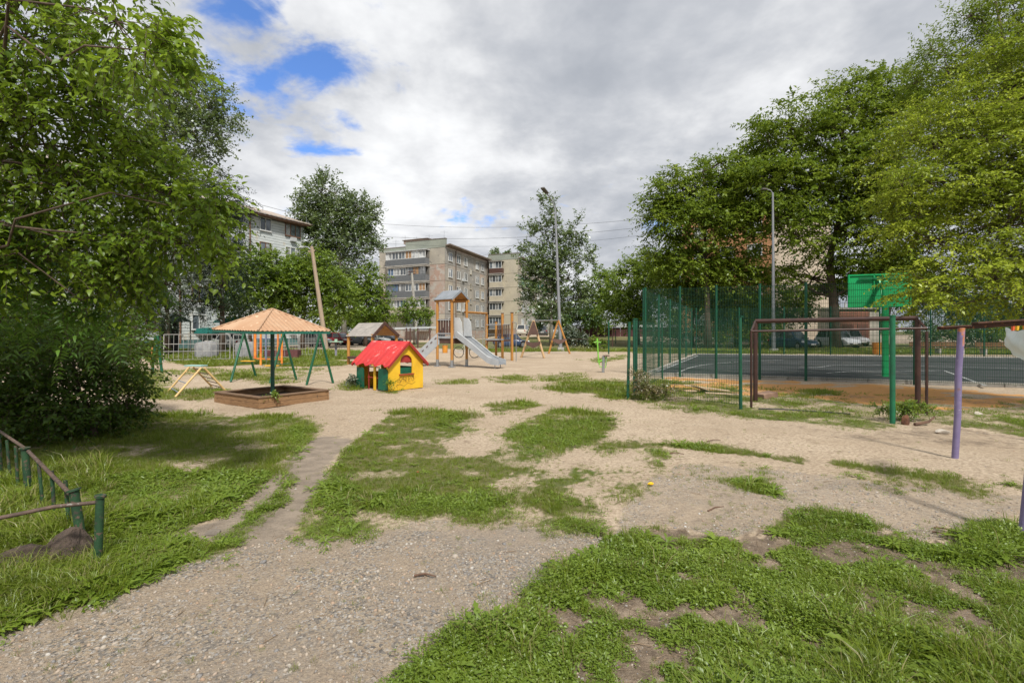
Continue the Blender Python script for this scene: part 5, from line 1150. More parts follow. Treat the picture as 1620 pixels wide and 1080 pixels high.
# end wall glazed balconies
CUR = M('curtain_orange', (.36, .22, .12), None, 2, .8, bump=0); CURB = M('blue_board', (.10, .16, .26), None, 2, .7)
for z in range(5):
    zb_ = z0f + stz * z; a0, a1 = 3.3, 12.3 - .5 * (z % 2)
    if z == 0: a0, a1 = 3.0, 7.6
    bm_ = fe.slab(a0, a1, zb_ + .05, zb_ + 1.15, .07, 1.3).build('balcony', SLAB if z in (2, 3, 4) else (YELP if z == 1 else SLAB), b1)
    for j in range(6): fe.slab(a0, a1, zb_ + .14 + j * .17, zb_ + .24 + j * .17, 1.3, 1.33).build('cladding_board', SLAB if z != 1 else YELP, bm_)
    fe.slab(a0 - .1, a1 + .1, zb_ - .12, zb_ + .04, .07, 1.45).build('balcony_slab', CONC, b1)
    nW = 6 if a1 - a0 > 6 else 3; ww = (a1 - a0) / nW
    for k in range(nW):
        mm = [WG, WG, CUR, WG2, WINF, WG, CURB, WG2][(k * 3 + z * 5) % 8]
        window(fe, a0 + ww * (k + .5), zb_ + 1.88, ww - .08, 1.36, b1, d=1.18, lights=2, glass=mm if mm is not WINF else WG2, sill=False, frame=WINF if (z + k // 3) % 3 else SLAB)
    fe.slab(a0 - .15, a1 + .15, zb_ + 2.6, zb_ + 2.72, .07, 1.5).build('balcony_roof', LGREY if z == 4 else CONC, b1)
    fe.slab(a0, a1, zb_ + 1.2, zb_ + 2.6, .07, .5).build('balcony_back', JOINT, b1)
# corner balconies at the joint with the next block
for z in range(5):
    zb_ = z0f + stz * z
    fl.slab(20.3, 24.4, zb_ - .1, zb_ + .04, .06, 1.6).build('balcony_slab', CONC, b1)
    fl.slab(20.3, 24.4, zb_ + .06, zb_ + 1.05, 1.5, 1.58).build('balcony', [SLAB, SLAB, GMET, CONC, CONC][z], b1)
    if z != 2: window(fl, 22.3, zb_ + 1.9, 4.0, 1.5, b1, d=1.42, lights=5, sill=False)
    else: MB().tube([fl.p(20.3, zb_ + 1.2, 1.5), fl.p(24.4, zb_ + 1.2, 1.5)], .03, 5).build('balcony_rail', GMET, b1)
for s_, z_ in ((6.9, 9.6), (12.6, 6.2), (15.7, 12.4)):
    dd_ = MB().lathe([(.02, 0), (.25, .05), (.42, .15), (.41, .16), (.24, .07), (.02, .03)], (0, 0, 0), 14).build('satellite_dish', LGREY, b1, smooth=True); q_ = fl.p(s_, z_, .45) - C1; dd_.location = q_; dd_.rotation_euler = (R(80), 0, R(60))
# aerials on the roof
for k, (a, h_) in enumerate(((1.5, 3), (4.8, 2.6), (7.6, 2.4), (10.3, 2.8), (12.5, 2.2))):
    an = thing('roof_aerial', ['tall thin roof aerial nearest the corner of the apartment block', 'second thin roof aerial from the corner of the apartment block', 'thin roof aerial behind the roof hatch', 'thin roof aerial left of the roof hatch', 'leftmost short roof aerial on the apartment block'][k], 'aerial', fe.p(a, 17.0, -2), group='aerials on the apartment roof')
    MB().tube([V(0, 0, 0), V(0, 0, h_)], .03, 5).build('mast', GMET, an); MB().tube([V(-.7, 0, h_ - .3), V(.7, 0, h_ - .3)], .02, 5).build('cross_rod', GMET, an)
# second block
C2 = V(1.27, 102, 0)
b2, fe2, fl2, q2_ = apartment('apartment_block', 'pale yellow end wall of the apartment block partly hidden by the slim poplar', C2, uE, 7.0, uL, 30.0, 16.6, YELP, JOINT)
panels(fe2, 7.0, z0f + .3, z0f + .3 + 5 * stz, 5, 2, lambda i, k: YELP, b2); panels(fl2, 30, z0f + .3, z0f + .3 + 5 * stz, 5, 9, lambda i, k: random.choice((PANG, PANG2, PANG3)), b2)
fe2.slab(0, 7, 0, z0f + .27, 0, .1).build('plinth', BRICKX, b2); fl2.slab(0, 30, 0, z0f + .27, 0, .1).build('plinth', BRICKX, b2)
fe2.slab(-.1, 7.1, z0f + .33 + 5 * stz, 18.1, -.4, .08).build('parapet', GRNP, b2); fe2.slab(-.15, 7.15, 18.1, 18.2, -.5, .14).build('coping', ROOFM, b2)
MB().prism([fl2.p(-.05, 16.95, -.1), fl2.p(-.05, 17.1, 1.0), fl2.p(30, 17.1, 1.0), fl2.p(30, 16.95, -.1)], (0, 0, .22)).build('roof_eave', ROOFM, b2)
for z in range(5):
    zb_ = z0f + .3 + stz * z
    fe2.slab(3.3, 6.2, zb_ + .05, zb_ + 1.1, .07, 1.25).build('balcony', [SLAB, YELP, YELP, YELP, OCHD][z], b2)
    fe2.slab(3.2, 6.3, zb_ - .1, zb_ + .04, .07, 1.4).build('balcony_slab', CONC, b2)
    window(fe2, 4.75, zb_ + 1.85, 2.9, 1.45, b2, d=1.1, lights=4, sill=False); fe2.slab(3.2, 6.3, zb_ + 2.6, zb_ + 2.7, .07, 1.4).build('balcony_roof', CONC, b2)
    for s_ in (3, 7, 11, 15, 19, 23): window(fl2, s_, zb_ + 1.5, 1.7, 1.5, b2, d=.06, frame=M('green_window_frame', (.02, .22, .16), None, 3, .5, bump=0) if z == 3 else WINF, lights=3)

# left building: white and bluish brick, corrugated eave
TILEW = M('pale_blue_brick', (.60, .64, .64), (.52, .565, .57), .8, .8, bump=.25, bscale=12, spots=[((.56, .54, .48), .60, 1.0), ((.33, .38, .40), .66, 2.5)])
MORT = M('brick_joint_grey', (.25, .28, .29), None, 2, .9)
cl = V(-25.0, 58, 0); ul = V(-3.8, -8, 0).normalized(); ue = V(8, -3.8, 0).normalized() * -1
b3 = thing('brick_apartment_block', 'five storey pale blue brick apartment block behind the trees at left', 'building', (cl.x, cl.y, 0), world=True)
LL = 36; q = [cl, cl + ul * LL, cl + ul * LL + ue * 12, cl + ue * 12]
MB().prism([V(p.x, p.y, -.5) for p in q], (0, 0, 14.6)).build('wall', MORT, b3)
ff = Face(cl, ul, (1, -.4, 0)); fg = Face(cl, ue, (.4, 1, 0))
crs = 46                                                            # courses of long blocks, each course a part
for i in range(crs):
    z0_ = .8 + 13.2 * i / crs; ff.slab(0, LL, z0_, z0_ + 13.2 / crs - .035, 0, .05).build('brick_course', TILEW, b3)
ff.slab(0, LL, 0, .77, 0, .12).build('plinth', M('teal_plinth', (.10, .19, .19), None, 2, .8), b3)
mb = MB(); n = 120
for i in range(n + 1):
    a = -.6 + (LL + 1.2) * i / n; w = .04 * (i % 2)
    for d_, z_ in ((1.0, 14.35), (-6, 16.6)): mb.v += [tuple(ff.p(a, z_ + w, d_)), tuple(ff.p(a, z_ + w - .08, d_))]
for i in range(n): b_ = i * 4; mb.f += [(b_, b_ + 4, b_ + 6, b_ + 2), (b_ + 1, b_ + 3, b_ + 7, b_ + 5), (b_, b_ + 1, b_ + 5, b_ + 4)]
mb.build('corrugated_roof', M('old_slate_sheet', (.40, .34, .29), (.32, .27, .23), 1, .85), b3)
ff.slab(-.5, LL + .5, 14.1, 14.3, 0, .9).build('eave_soffit', WINB, b3)
for z in range(5):
    zc_ = 1.75 + 2.72 * z + .75
    for k, s_ in enumerate((1.6, 5.2, 8.8, 12.4, 16, 19.6, 23.2, 26.8, 30.4)):
        window(ff, s_, zc_, 2.1 if k % 2 == 0 else 1.4, 1.45, b3, d=.05, lights=3 if k % 2 == 0 else 2, frame=WINF if (k + z) % 3 == 0 else (WINB if (k + z) % 3 == 1 else WINF))
        if (k + z) % 4 == 0: ff.slab(s_ - .3, s_ + .4, zc_ - 1.3, zc_ - .85, .05, .4).build('air_conditioner', LGREY, b3)
for s_ in (7.1, 14.2, 21.4): MB().tube([ff.p(s_, .5, .16), ff.p(s_, 14.2, .16)], .08, 6).build('downpipe', WINB, b3)
rl = MB()
for k in range(13): rl.tube([ff.p(.2 + k * 2.9, 14.5, .7), ff.p(.2 + k * 2.9, 15.2, .7)], .025, 4)
rl.tube([ff.p(.2, 15.2, .7), ff.p(35, 15.2, .7)], .025, 4); rl.build('roof_railing', GMET, b3)
TEAL = M('teal_sheet', (.02, .17, .15), (.015, .12, .11), 1, .5, stretch=(6, 6, 1)); PBL = M('pale_blue_canopy', (.20, .28, .31), None, 2, .6)
def porch(label, c, w, d, h_, mm, rz, arch_=False):
    t = thing('entrance_canopy', label, 'entrance canopy', (c.x, c.y, 0), rz)
    if arch_:
        prof = [(w / 2 * math.cos(a), h_ + .55 * math.sin(a)) for a in np.linspace(0, math.pi, 11)]
        MB().prism([V(x, 0, z) for x, z in prof], (0, d, 0)).build('curved_roof', mm, t)
    else: MB().prism([V(-w / 2, 0, h_), V(w / 2, 0, h_), V(0, 0, h_ + w * .28)], (0, d, 0)).build('gable_roof', mm, t)
    for x in (-w / 2 + .1, w / 2 - .1): MB().tube([V(x, .1, 0), V(x, .1, h_)], .05, 6).build('post', LGREY, t)
    MB().box((0, d, h_ * .5), (w * .6, .1, h_)).build('doorway', BLK, t)
porch('pale blue gabled entrance canopy deep under the dark spruce', P(279, 500, 34), 2.0, 1.5, 2.3, PBL, .9)
porch('teal arched garage roof behind the pale barriers', V(-29.4, 46.5, 0), 2.8, 1.5, 1.4, TEAL, .15, True)
porch('teal flat entrance roof above the left corner of the canopy', P(378, 500, 46), 3.4, 1.5, 2.4, TEAL, .9, True)
# right building behind the elms
ORB = M('orange_brick_wall', (.52, .27, .13), (.44, .22, .11), 1, .85, bump=.3, bscale=20); BEI = M('beige_end_wall', (.50, .42, .33), (.42, .35, .28), .8, .85, bump=.2)
cr = P(1221, 524, 60); cr.z = 0
b4 = thing('orange_apartment_block', 'orange brick apartment block glimpsed between the elms behind the slim lamp', 'building', (cr.x, cr.y, 0), world=True)
u4 = V(-.80, .60, 0); w4 = V(.85, .5, 0).normalized()
MB().prism([cr, cr + u4 * 11, cr + u4 * 11 + w4 * 14, cr + w4 * 14], (0, 0, 17.4)).build('wall', MORT, b4)
f4 = Face(cr, u4, (-.3, -1, 0)); g4 = Face(cr, w4, (.3, -1, 0))
for i in range(48): f4.slab(0, 11, 1.0 + i * .34, 1.0 + i * .34 + .30, 0, .05).build('brick_course', ORB, b4)
for i in range(6):
    for k in range(3): g4.slab(k * 4.6 + .03, k * 4.6 + 4.57, .4 + i * 2.8, .4 + i * 2.8 + 2.75, 0, .05).build('wall_panel', BEI, b4)
for z in range(5):
    for s_ in (1.9, 5.2, 8.5): window(f4, s_, 3.2 + 2.9 * z, 1.7, 1.5, b4, d=.05, lights=2)
f4.slab(-.3, 11.3, 17.4, 17.7, -12, .5).build('roof', ROOFM, b4)
# transformer kiosk
ko = P(1356, 524, 57); ko.z = 0; kt = thing('brick_kiosk', 'small flat roofed kiosk with brick red doors beyond the court', 'building', (ko.x, ko.y, 0), .06)
MB().box((0, 1.5, 2.1), (5.4, 3, 4.2)).build('wall', M('kiosk_plaster', (.50, .46, .40), (.4, .37, .32), 1, .9), kt); MB().box((0, 1.5, 4.3), (5.9, 3.5, .2)).build('roof', CONC, kt)
KD = M('kiosk_red_brick', (.30, .13, .09), (.24, .11, .08), 2, .8)
for i in range(12): MB().box((-.35, -.03, .5 + i * .30), (3.7, .06, .26)).build('brick_course', KD, kt)
MB().box((-1.2, -.09, 1.3), (1.3, .06, 2.2)).build('door', M('kiosk_door', (.16, .07, .055), None, 3, .6), kt); MB().box((.6, -.09, 1.3), (1.3, .06, 2.2)).build('door', M('kiosk_door', (.16, .07, .055)), kt)
MB().tube([V(-1.0, .6, 4.4), V(-1.0, .6, 5.0)], .12, 8).build('vent_pipe', LGREY, kt)
# maroon fence with pale top
MAR = M('maroon_sheet', (.095, .035, .038), (.07, .028, .03), 2, .6, bump=.1)
ma, mb_ = V(8.6, 74, 0), V(21.5, 70, 0)
for nm, lab, a, b in (('sheet_fence', 'maroon sheet metal fence with pale capping in front of the far trees', V(8.4, 74, .9), V(20.6, 71, .9)), ('sheet_fence', 'low maroon sheet fence running on behind the court posts', V(20.9, 71, .9), V(34, 68, .9))):
    t = thing(nm, lab, 'fence', (a.x, a.y, 0), world=True); n = int((b - a).length / 1.05)
    for k in range(n): p, q = a + (b - a) * (k / n), a + (b - a) * ((k + .97) / n); MB().bar(V(p.x, p.y, .25 + .95), V(q.x, q.y, .25 + .95), .06, 1.95).build('sheet_panel', MAR, t)
    MB().bar(V(a.x, a.y, 2.38), V(b.x, b.y, 2.38), .5, .32).build('capping', LGREY, t)
for i, (x, py, h_) in enumerate(((969, 549, 1.9), (974, 545, 1.6), (925, 550, 1.5), (963, 560, 2.3))):
    b_ = G(x, py); lone_post('thin_post', ['dark thin post on grass right of the lime exercise machine', 'second thin green post on the far grass', 'dark green short post left of the maroon fence middle', 'tallest dark thin post before the maroon fence'][i], b_, h_, .05, GREEN if i % 2 else OCHD)
# ------------------------------------------------------------------ vegetation helpers
def unit(a): return a / np.maximum(np.linalg.norm(a, axis=-1, keepdims=True), 1e-9)
def leaf_arrays(pos, d, nrm, L, W, six=False, droop=0.25):
    d = unit(d); s = unit(np.cross(d, nrm)); n = np.cross(s, d); L = L[:, None]; W = W[:, None]; N = len(pos)
    if not six:
        v = np.stack([pos, pos + d * L * .45 + s * W / 2 + n * W * .18, pos + d * L - n * L * droop * .5, pos + d * L * .45 - s * W / 2 + n * W * .18], 1)
        f = (np.arange(N) * 4)[:, None] + np.array([[0, 1, 2, 3]]); return v.reshape(-1, 3), f, 4
    v = np.stack([pos, pos + d * L * .5 - n * L * droop * .12, pos + d * L - n * L * droop,
                  pos + d * L * .22 + s * W * .46 + n * W * .16, pos + d * L * .58 + s * W * .40 + n * W * .12 - n * L * droop * .2,
                  pos + d * L * .22 - s * W * .46 + n * W * .16, pos + d * L * .58 - s * W * .40 + n * W * .12 - n * L * droop * .2], 1)
    f = (np.arange(N) * 7)[:, None, None] + np.array([[0, 1, 3], [1, 4, 3], [1, 2, 4], [0, 5, 1], [1, 5, 6], [1, 6, 2]])[None]
    return v.reshape(-1, 3), f.reshape(-1, 3), 7
def spray_leaves(rng, C, out, spr, nl, slen, leaf, aspect, upb, droop, spread, crad, pinn=False, flat=1.0):
    """C (m,3) clump centres, out (m,3) outward directions -> leaf positions, directions, normals, sizes, clump index, spray starts/dirs"""
    m = len(C); S = m * spr; ci = np.repeat(np.arange(m), spr)
    fl = np.array([1, 1, flat]); sd = unit((out[ci] * 0.75 + rng.normal(size=(S, 3)) * spread) * fl + np.array([0, 0, upb]))
    s0 = C[ci] + rng.normal(size=(S, 3)) * crad[ci][:, None] * 0.42 * fl
    ln = slen * rng.uniform(.6, 1.25, S); t = (np.arange(nl) + rng.uniform(0, 1, (S, nl))) / nl
    if pinn: t = np.repeat((np.arange(nl // 2) + .5) / (nl // 2), 2)[None, :] * np.ones((S, 1)) * .9 + .1
    pos = s0[:, None] + sd[:, None] * (t * ln[:, None])[..., None]; pos[..., 2] -= droop * (t ** 2) * ln[:, None]
    side = unit(np.cross(sd, np.array([0, 0, 1.0]) + rng.normal(size=(S, 3)) * .25)); sg = np.where(np.arange(nl) % 2 == 0, 1.0, -1.0)[None, :, None]
    if pinn:
        ld = unit(sd[:, None] * .35 + side[:, None] * sg + rng.normal(size=(S, nl, 3)) * .07 - np.array([0, 0, .25])); nm = np.cross(side, sd)[:, None] + rng.normal(size=(S, nl, 3)) * .15
    else:
        ld = unit(sd[:, None] * .55 + side[:, None] * sg * .75 + rng.normal(size=(S, nl, 3)) * .42 - np.array([0, 0, droop * .9])); nm = np.array([0, -.25, 1.0]) + rng.normal(size=(S, nl, 3)) * (.55 if flat > .9 else .45)
    L = leaf * rng.uniform(.5, 1.35, (S, nl))
    return pos.reshape(-1, 3), ld.reshape(-1, 3), unit(nm.reshape(-1, 3)), L.ravel(), np.repeat(ci, nl), s0, sd, ln
def twig_mesh(s0, sd, ln, droop, r):
    S = len(s0); t = np.array([0, .5, 1.0]); ctr = s0[:, None] + sd[:, None] * (t[None] * ln[:, None])[..., None]; ctr[..., 2] -= droop * (t[None] ** 2) * ln[:, None]
    a = unit(np.cross(sd, [0, 0, 1.0])); b = np.cross(a, sd); rr = r * np.array([1, .7, .3])
    v = np.stack([ctr + a[:, None] * rr[None, :, None], ctr - a[:, None] * rr[None, :, None] * .5 + b[:, None] * rr[None, :, None] * .87, ctr - a[:, None] * rr[None, :, None] * .5 - b[:, None] * rr[None, :, None] * .87], 2)
    f = []
    for i in range(2):
        for k in range(3): f.append([i * 3 + k, i * 3 + (k + 1) % 3, (i + 1) * 3 + (k + 1) % 3, (i + 1) * 3 + k])
    f = (np.arange(S) * 9)[:, None, None] + np.array(f)[None]; return v.reshape(-1, 3), f.reshape(-1, 4)
BARK = M('tree_bark', (.12, .085, .062), (.07, .05, .038), 6, .95, bump=1.0, bscale=14, stretch=(2, 2, .5)); BARKP = M('poplar_bark', (.25, .24, .19), (.14, .125, .10), 5, .9, bump=.6)
def tree(name, label, cat, base, lobes, leaves, leaf, aspect, mat, seed=1, trunk_r=.2, bark=None, fork=.35, spr=7, nl=12, slen=.9, upb=.15, droop=.35, spread=.55, group=None, six=False, twigs=0.0, shell=.45,
         clump=260, part_leaves=0, limbs=True, pinn=False, trunk_pts=None, crad_k=.34, flat=1.0, extra=None):
    rng = np.random.default_rng(seed); base = Vector(base); t = thing(name, label, cat, base, group=group, world=False)
    lob = []
    for l in lobes:
        px, py, Y, rx, ry = l[:5]; c = P(px, py, Y); kx = rx * Y / F; ky = ry * Y / F; kd = (l[5] if len(l) > 5 else .85) * (kx + ky) / 2
        lob.append((np.array(c) - np.array(base), np.array([kx, kd, ky])))
    area = np.array([r[0] * r[2] + r[1] * r[2] for _, r in lob]); ncl = np.maximum(2, (leaves / (spr * nl) * area / area.sum())).astype(int)
    Cs, Os, Rs, mb = [], [], [], MB()
    cmin = min(l[0][2] - l[1][2] for l in lob)
    zt = max(min(np.mean([l[0][2] for l in lob]), max(l[0][2] for l in lob)) * fork * 2, .3)
    if trunk_pts is None:
        cx = np.mean([l[0][0] for l in lob]) * .5; cy = np.mean([l[0][1] for l in lob]) * .5
        ztop = max(l[0][2] for l in lob)
        trunk_pts = [V(0, 0, -.15), V(cx * .1, cy * .1, zt * .3), V(cx * .35, cy * .35, zt * .65), V(cx * .8, cy * .8, zt), V(cx * 1.2, cy * 1.2, (zt + ztop) / 2), V(cx * 1.6, cy * 1.6, ztop)]
    else: trunk_pts = [Vector(p) - base for p in trunk_pts]
    n_t = len(trunk_pts); mb.tube(trunk_pts, [trunk_r * (1.25 if i == 0 else 1) * (1 - .85 * i / (n_t - 1)) for i in range(n_t)], 10)
    for (c, r), n in zip(lob, ncl):
        u = unit(rng.normal(size=(n, 3))); rr = rng.uniform(0, 1, n) ** shell; C = c + u * rr[:, None] * r
        C[:, 2] = np.maximum(C[:, 2], .25)
        Cs.append(C); Os.append(unit(u * rr[:, None] * r + rng.normal(size=(n, 3)) * .1)); Rs.append(np.full(n, float(np.mean(r)) * crad_k))
        if limbs:
            cv = Vector(c); tp = min(trunk_pts[1:], key=lambda q: (q - cv).length + (3 if q.z > cv.z else 0)); mid = (tp + cv) / 2 + Vector(rng.normal(size=3)) * .08 * (tp - cv).length
            rb = trunk_r * .38 * min(1, float(np.mean(r)) / 2.5 + .3); dl = (tp - cv).length; W_ = [tp] + [tp + (cv - tp) * q_ + Vector(rng.normal(size=3)) * .055 * dl + Vector((0, 0, .10 * dl * math.sin(math.pi * q_))) for q_ in (.2, .4, .6, .8)] + [cv]; mb.tube(W_, rb, 6, r1=rb * .3)
            for q in C[:: max(1, n // 14)]:
                q = Vector(q); m_ = (cv + q) / 2 + Vector(rng.normal(size=3)) * .12 * (cv - q).length; mb.tube([cv, m_, q], rb * .35, 5, r1=rb * .08)
    C = np.concatenate(Cs); O = np.concatenate(Os); Rr = np.concatenate(Rs)
    if extra is not None:
        ec = np.array([np.array(e) - np.array(base) for e in extra]); C = np.concatenate([C, ec]); O = np.concatenate([O, np.tile([[.7, 0, -.2]], (len(ec), 1))]); Rr = np.concatenate([Rr, np.full(len(ec), .1)])
    pos, d, nm, L, ci, s0, sd, ln = spray_leaves(rng, C, O, spr, nl, slen, leaf, aspect, upb, droop, spread, Rr, pinn, flat)
    mb.build('trunk', bark or BARK, t, smooth=True, ang=180) if limbs else None
    if twigs:
        sel = rng.uniform(size=len(s0)) < 1.0; v, f = twig_mesh(s0[sel], sd[sel], ln[sel], droop, twigs); link('twigs', np_mesh('twigs', v, f), bark or BARK, t, kind='stuff')
    cl = rng.uniform(size=len(C)) * .75
    rnd = np.clip(cl[ci] + rng.uniform(-.25, .35, len(pos)), 0, 1); dry = (rng.uniform(size=len(pos)) < .012).astype(float)
    if part_leaves:
        dist = np.linalg.norm(pos + np.array(base) - np.array([0, 0, EYE]), axis=1)
        pp = pos + np.array(base); qx = CX + F * pp[:, 0] / pp[:, 1]; qy = HOR - F * (pp[:, 2] - EYE) / pp[:, 1]
        vis = (qx > 0) & (qx < 1620) & (qy > 0) & (qy < 1080); order = np.argsort(np.where(vis, dist, 1e6))[:part_leaves]
        keep = np.ones(len(pos), bool); keep[order] = False
        v1, f1, _ = leaf_arrays(np.zeros((1, 3)), np.array([[1., 0, 0]]), np.array([[0, 0, 1.]]), np.array([1.]), np.array([aspect]), True)
        lms = [np_mesh('leaf', v1, f1, attrs={'rnd': ('FLOAT', np.full(len(v1), r_)), 'dry': ('FLOAT', np.zeros(len(v1)))}) for r_ in (.1, .35, .6, .9)]
        for me in lms: me.materials.append(mat)
        dd = unit(d[order]); ss = unit(np.cross(dd, nm[order])); nn = np.cross(ss, dd)
        for i, k in enumerate(order):
            o = bpy.data.objects.new('leaf', lms[min(int(rnd[k] * 4), 3)]); COL.objects.link(o); o.parent = t
            mt = Matrix.Identity(4)
            for r_ in range(3): mt[r_][0] = dd[i][r_] * L[k]; mt[r_][1] = -ss[i][r_] * L[k]; mt[r_][2] = nn[i][r_] * L[k]; mt[r_][3] = pos[k][r_]
            o.matrix_local = mt
        pos, d, nm, L, rnd, dry = pos[keep], d[keep], nm[keep], L[keep], rnd[keep], dry[keep]
    v, f, k = leaf_arrays(pos, d, nm, L, L * aspect, six)
    link('crown', np_mesh('crown', v, f, attrs={'rnd': ('FLOAT', np.repeat(rnd, k)), 'dry': ('FLOAT', np.repeat(dry, k))}), mat, t, kind='stuff')
    return t

# ------------------------------------------------------------------ trees
L_ELM = LEAF('elm_leaf', (.085, .14, .012), (.235, .30, .030), .30, .02); L_ELMB = LEAF('young_elm_leaf', (.17, .235, .012), (.38, .44, .035), .30, .02)
L_MAP = LEAF('broad_leaf', (.085, .155, .012), (.24, .34, .025), .45, .02, third=(.10, .16, .02)); L_BUSH = LEAF('bush_leaf', (.040, .085, .012), (.105, .175, .02), .28, .02)
L_POP = LEAF('poplar_leaf', (.06, .10, .028), (.16, .21, .075), .28, .09); L_SPR = LEAF('spruce_needles', (.014, .030, .017), (.035, .055, .03), .1, .03)
L_GRY = LEAF('grey_green_leaf', (.05, .075, .04), (.16, .19, .12), .2, .1); L_MID = LEAF('mid_green_leaf', (.08, .145, .015), (.215, .30, .032), .38, .03); L_LIM = LEAF('light_green_leaf', (.10, .17, .016), (.24, .32, .04), .42, .03)
L_DRK = LEAF('dark_green_leaf', (.022, .06, .012), (.06, .12, .02), .3); L_FERN = LEAF('pinnate_leaflet', (.06, .15, .02), (.15, .29, .04), .42, .04)

# near broad-leaved tree, overhanging from the left
rngx = np.random.default_rng(5)
tipx = [P(262 + rngx.uniform(-22, 8), 70 + rngx.uniform(-30, 40), 3.3) for _ in range(5)] + [P(338 + rngx.uniform(-20, 6), 318 + rngx.uniform(-16, 30), 4.3) for _ in range(6)] + [P(332, 385 + rngx.uniform(-10, 25), 4.4) for _ in range(4)]
tree('broad_leaved_tree', 'large broad leaved tree whose dark branches overhang the left of the view', 'tree', V(-5.6, 3.6, 0),
     [(40,60,4.4,160,110,.6),(185,35,3.8,85,55),(230,80,3.5,50,45),(60,190,4.6,190,100,.5),(165,170,5.0,55,60),(215,240,5.0,45,50),(100,300,4.7,190,90,.5),(270,300,4.8,70,60),(312,335,4.6,38,42),(60,400,4.8,150,60,.5),(200,385,4.9,80,50),(285,385,4.7,48,40),
      (210,440,5.0,45,40),(-180,120,4.5,180,200,.6),(-150,360,4.6,170,130,.6),(60,-110,4.2,200,90,.6),(-300,-100,4,200,150)],
     54000, .058, .58, L_MAP, seed=3, trunk_r=.11, spr=8, nl=10, slen=.30, upb=-.05, droop=.45, spread=.6, six=True, twigs=.0028, part_leaves=300, crad_k=.42, shell=.42,
     trunk_pts=[V(-5.9, 3.6, -.1), V(-5.9, 3.7, 1.0), V(-5.8, 3.9, 2.0), V(-5.5, 4.1, 2.9), V(-5.1, 4.3, 3.6), V(-4.6, 4.4, 4.4)], extra=tipx)
tree('pinnate_tree', 'young tree with long drooping fern like pinnate leaves below the overhanging branches', 'tree', V(-6.8, 5.6, 0),
     [(60,430,5.2,110,55,.6),(150,430,5.2,70,50),(205,470,5.4,42,42),(100,500,5.6,100,35),(30,370,5.2,80,40),(-120,450,5.2,120,80)],
     9000, .085, .30, L_FERN, seed=9, trunk_r=.06, spr=5, nl=20, slen=.42, upb=.10, droop=.5, spread=.5, six=True, twigs=.003, pinn=True, part_leaves=280, crad_k=.4)
tree('dark_bush', 'dense dark green bush filling the left edge above the low pipe fence', 'bush', V(-6.2, 7.2, 0),
     [(100,600,7.3,110,80),(30,560,7.2,120,90),(185,610,7.6,45,55),(90,660,6.9,105,42),(10,650,6.9,110,60),(150,560,8.2,80,45),(200,640,7.4,28,38),(-120,600,7.2,130,110),(60,520,8.5,120,60),(180,540,8.8,60,50)],
     42000, .062, .62, L_BUSH, seed=12, trunk_r=.05, spr=7, nl=9, slen=.30, upb=.1, droop=.25, spread=.7, twigs=.003, crad_k=.36, shell=.40)
# right side: bright young elm close by, big old elms behind
tree('young_elm', 'bright light green elm arching in from the right edge of the view', 'tree', V(12.6, 9.5, 0),
     [(1545,180,11.5,85,70),(1475,225,11.3,65,60),(1600,140,11.5,70,60),(1600,250,10.5,95,85),(1500,310,10.5,95,65),(1430,300,10.8,40,38),(1590,360,9.8,95,70),(1480,380,10.2,70,42),(1565,440,9.6,90,48),(1485,455,9.8,50,36),(1450,345,10.5,50,30),(1445,480,9.8,22,18),
      (1700,250,10,130,140),(1720,420,9.6,120,100),(1700,90,11,110,90)],
     120000, .074, .46, L_ELMB, seed=21, trunk_r=.2, spr=11, nl=18, slen=.62, upb=-.02, droop=.32, spread=.42, twigs=.003, crad_k=.46, shell=.42, flat=.32,
     trunk_pts=[V(12.6, 9.5, -.1), V(12.5, 9.6, 1.2), V(12.2, 9.8, 2.6), V(11.8, 10, 4), V(11.6, 10.2, 5.5), V(11.5, 10.5, 6.6)])
eb = P(1322, 524, 45); eb.z = 0
tree('old_elm', 'large spreading old elm with visible dark forked limbs behind the ball court', 'tree', eb,
     [(1350,165,45,60,48),(1260,210,44,65,52),(1215,215,45,38,42),(1400,150,45,62,40),(1300,280,44,95,70),(1215,290,43,62,50),(1400,260,43,80,75),(1440,170,45,50,60),(1350,370,45,90,50),(1430,340,43,60,60),(1240,350,43,55,42),(1285,440,46,60,35),(1400,430,44,70,40),(1330,210,43,60,50),(1180,455,46,60,28),(1290,455,46,40,22),(1240,300,45,60,60),(1370,330,45,60,60)],
     92000, .32, .5, L_ELM, seed=33, trunk_r=.42, spr=9, nl=15, slen=1.7, upb=.10, droop=.30, spread=.45, flat=.45, crad_k=.44, shell=.42,
     trunk_pts=[V(eb.x, eb.y, -.2), P(1318, 470, 45), P(1312, 410, 45), P(1322, 370, 45), P(1332, 335, 45), P(1345, 280, 45), P(1352, 200, 45)])
eb2 = P(1120, 524, 45); eb2.z = 0
tree('old_elm', 'rounded elm with drooping outer twigs left of the old forked elm', 'tree', eb2,
     [(1080,300,45,38,34),(1140,285,45,48,34),(1185,270,45,40,40),(1055,345,45,30,30),(1110,350,45,60,42),(1170,340,45,45,40),(1055,400,46,35,30),(1100,415,46,60,35),(1165,425,46,50,38),(1048,325,45,24,30)],
     46000, .31, .48, L_ELM, seed=35, trunk_r=.32, spr=8, nl=14, slen=1.8, upb=.10, droop=.34, spread=.48, flat=.5, crad_k=.42)
tb_ = P(1668, 524, 27); tb_.z = 0
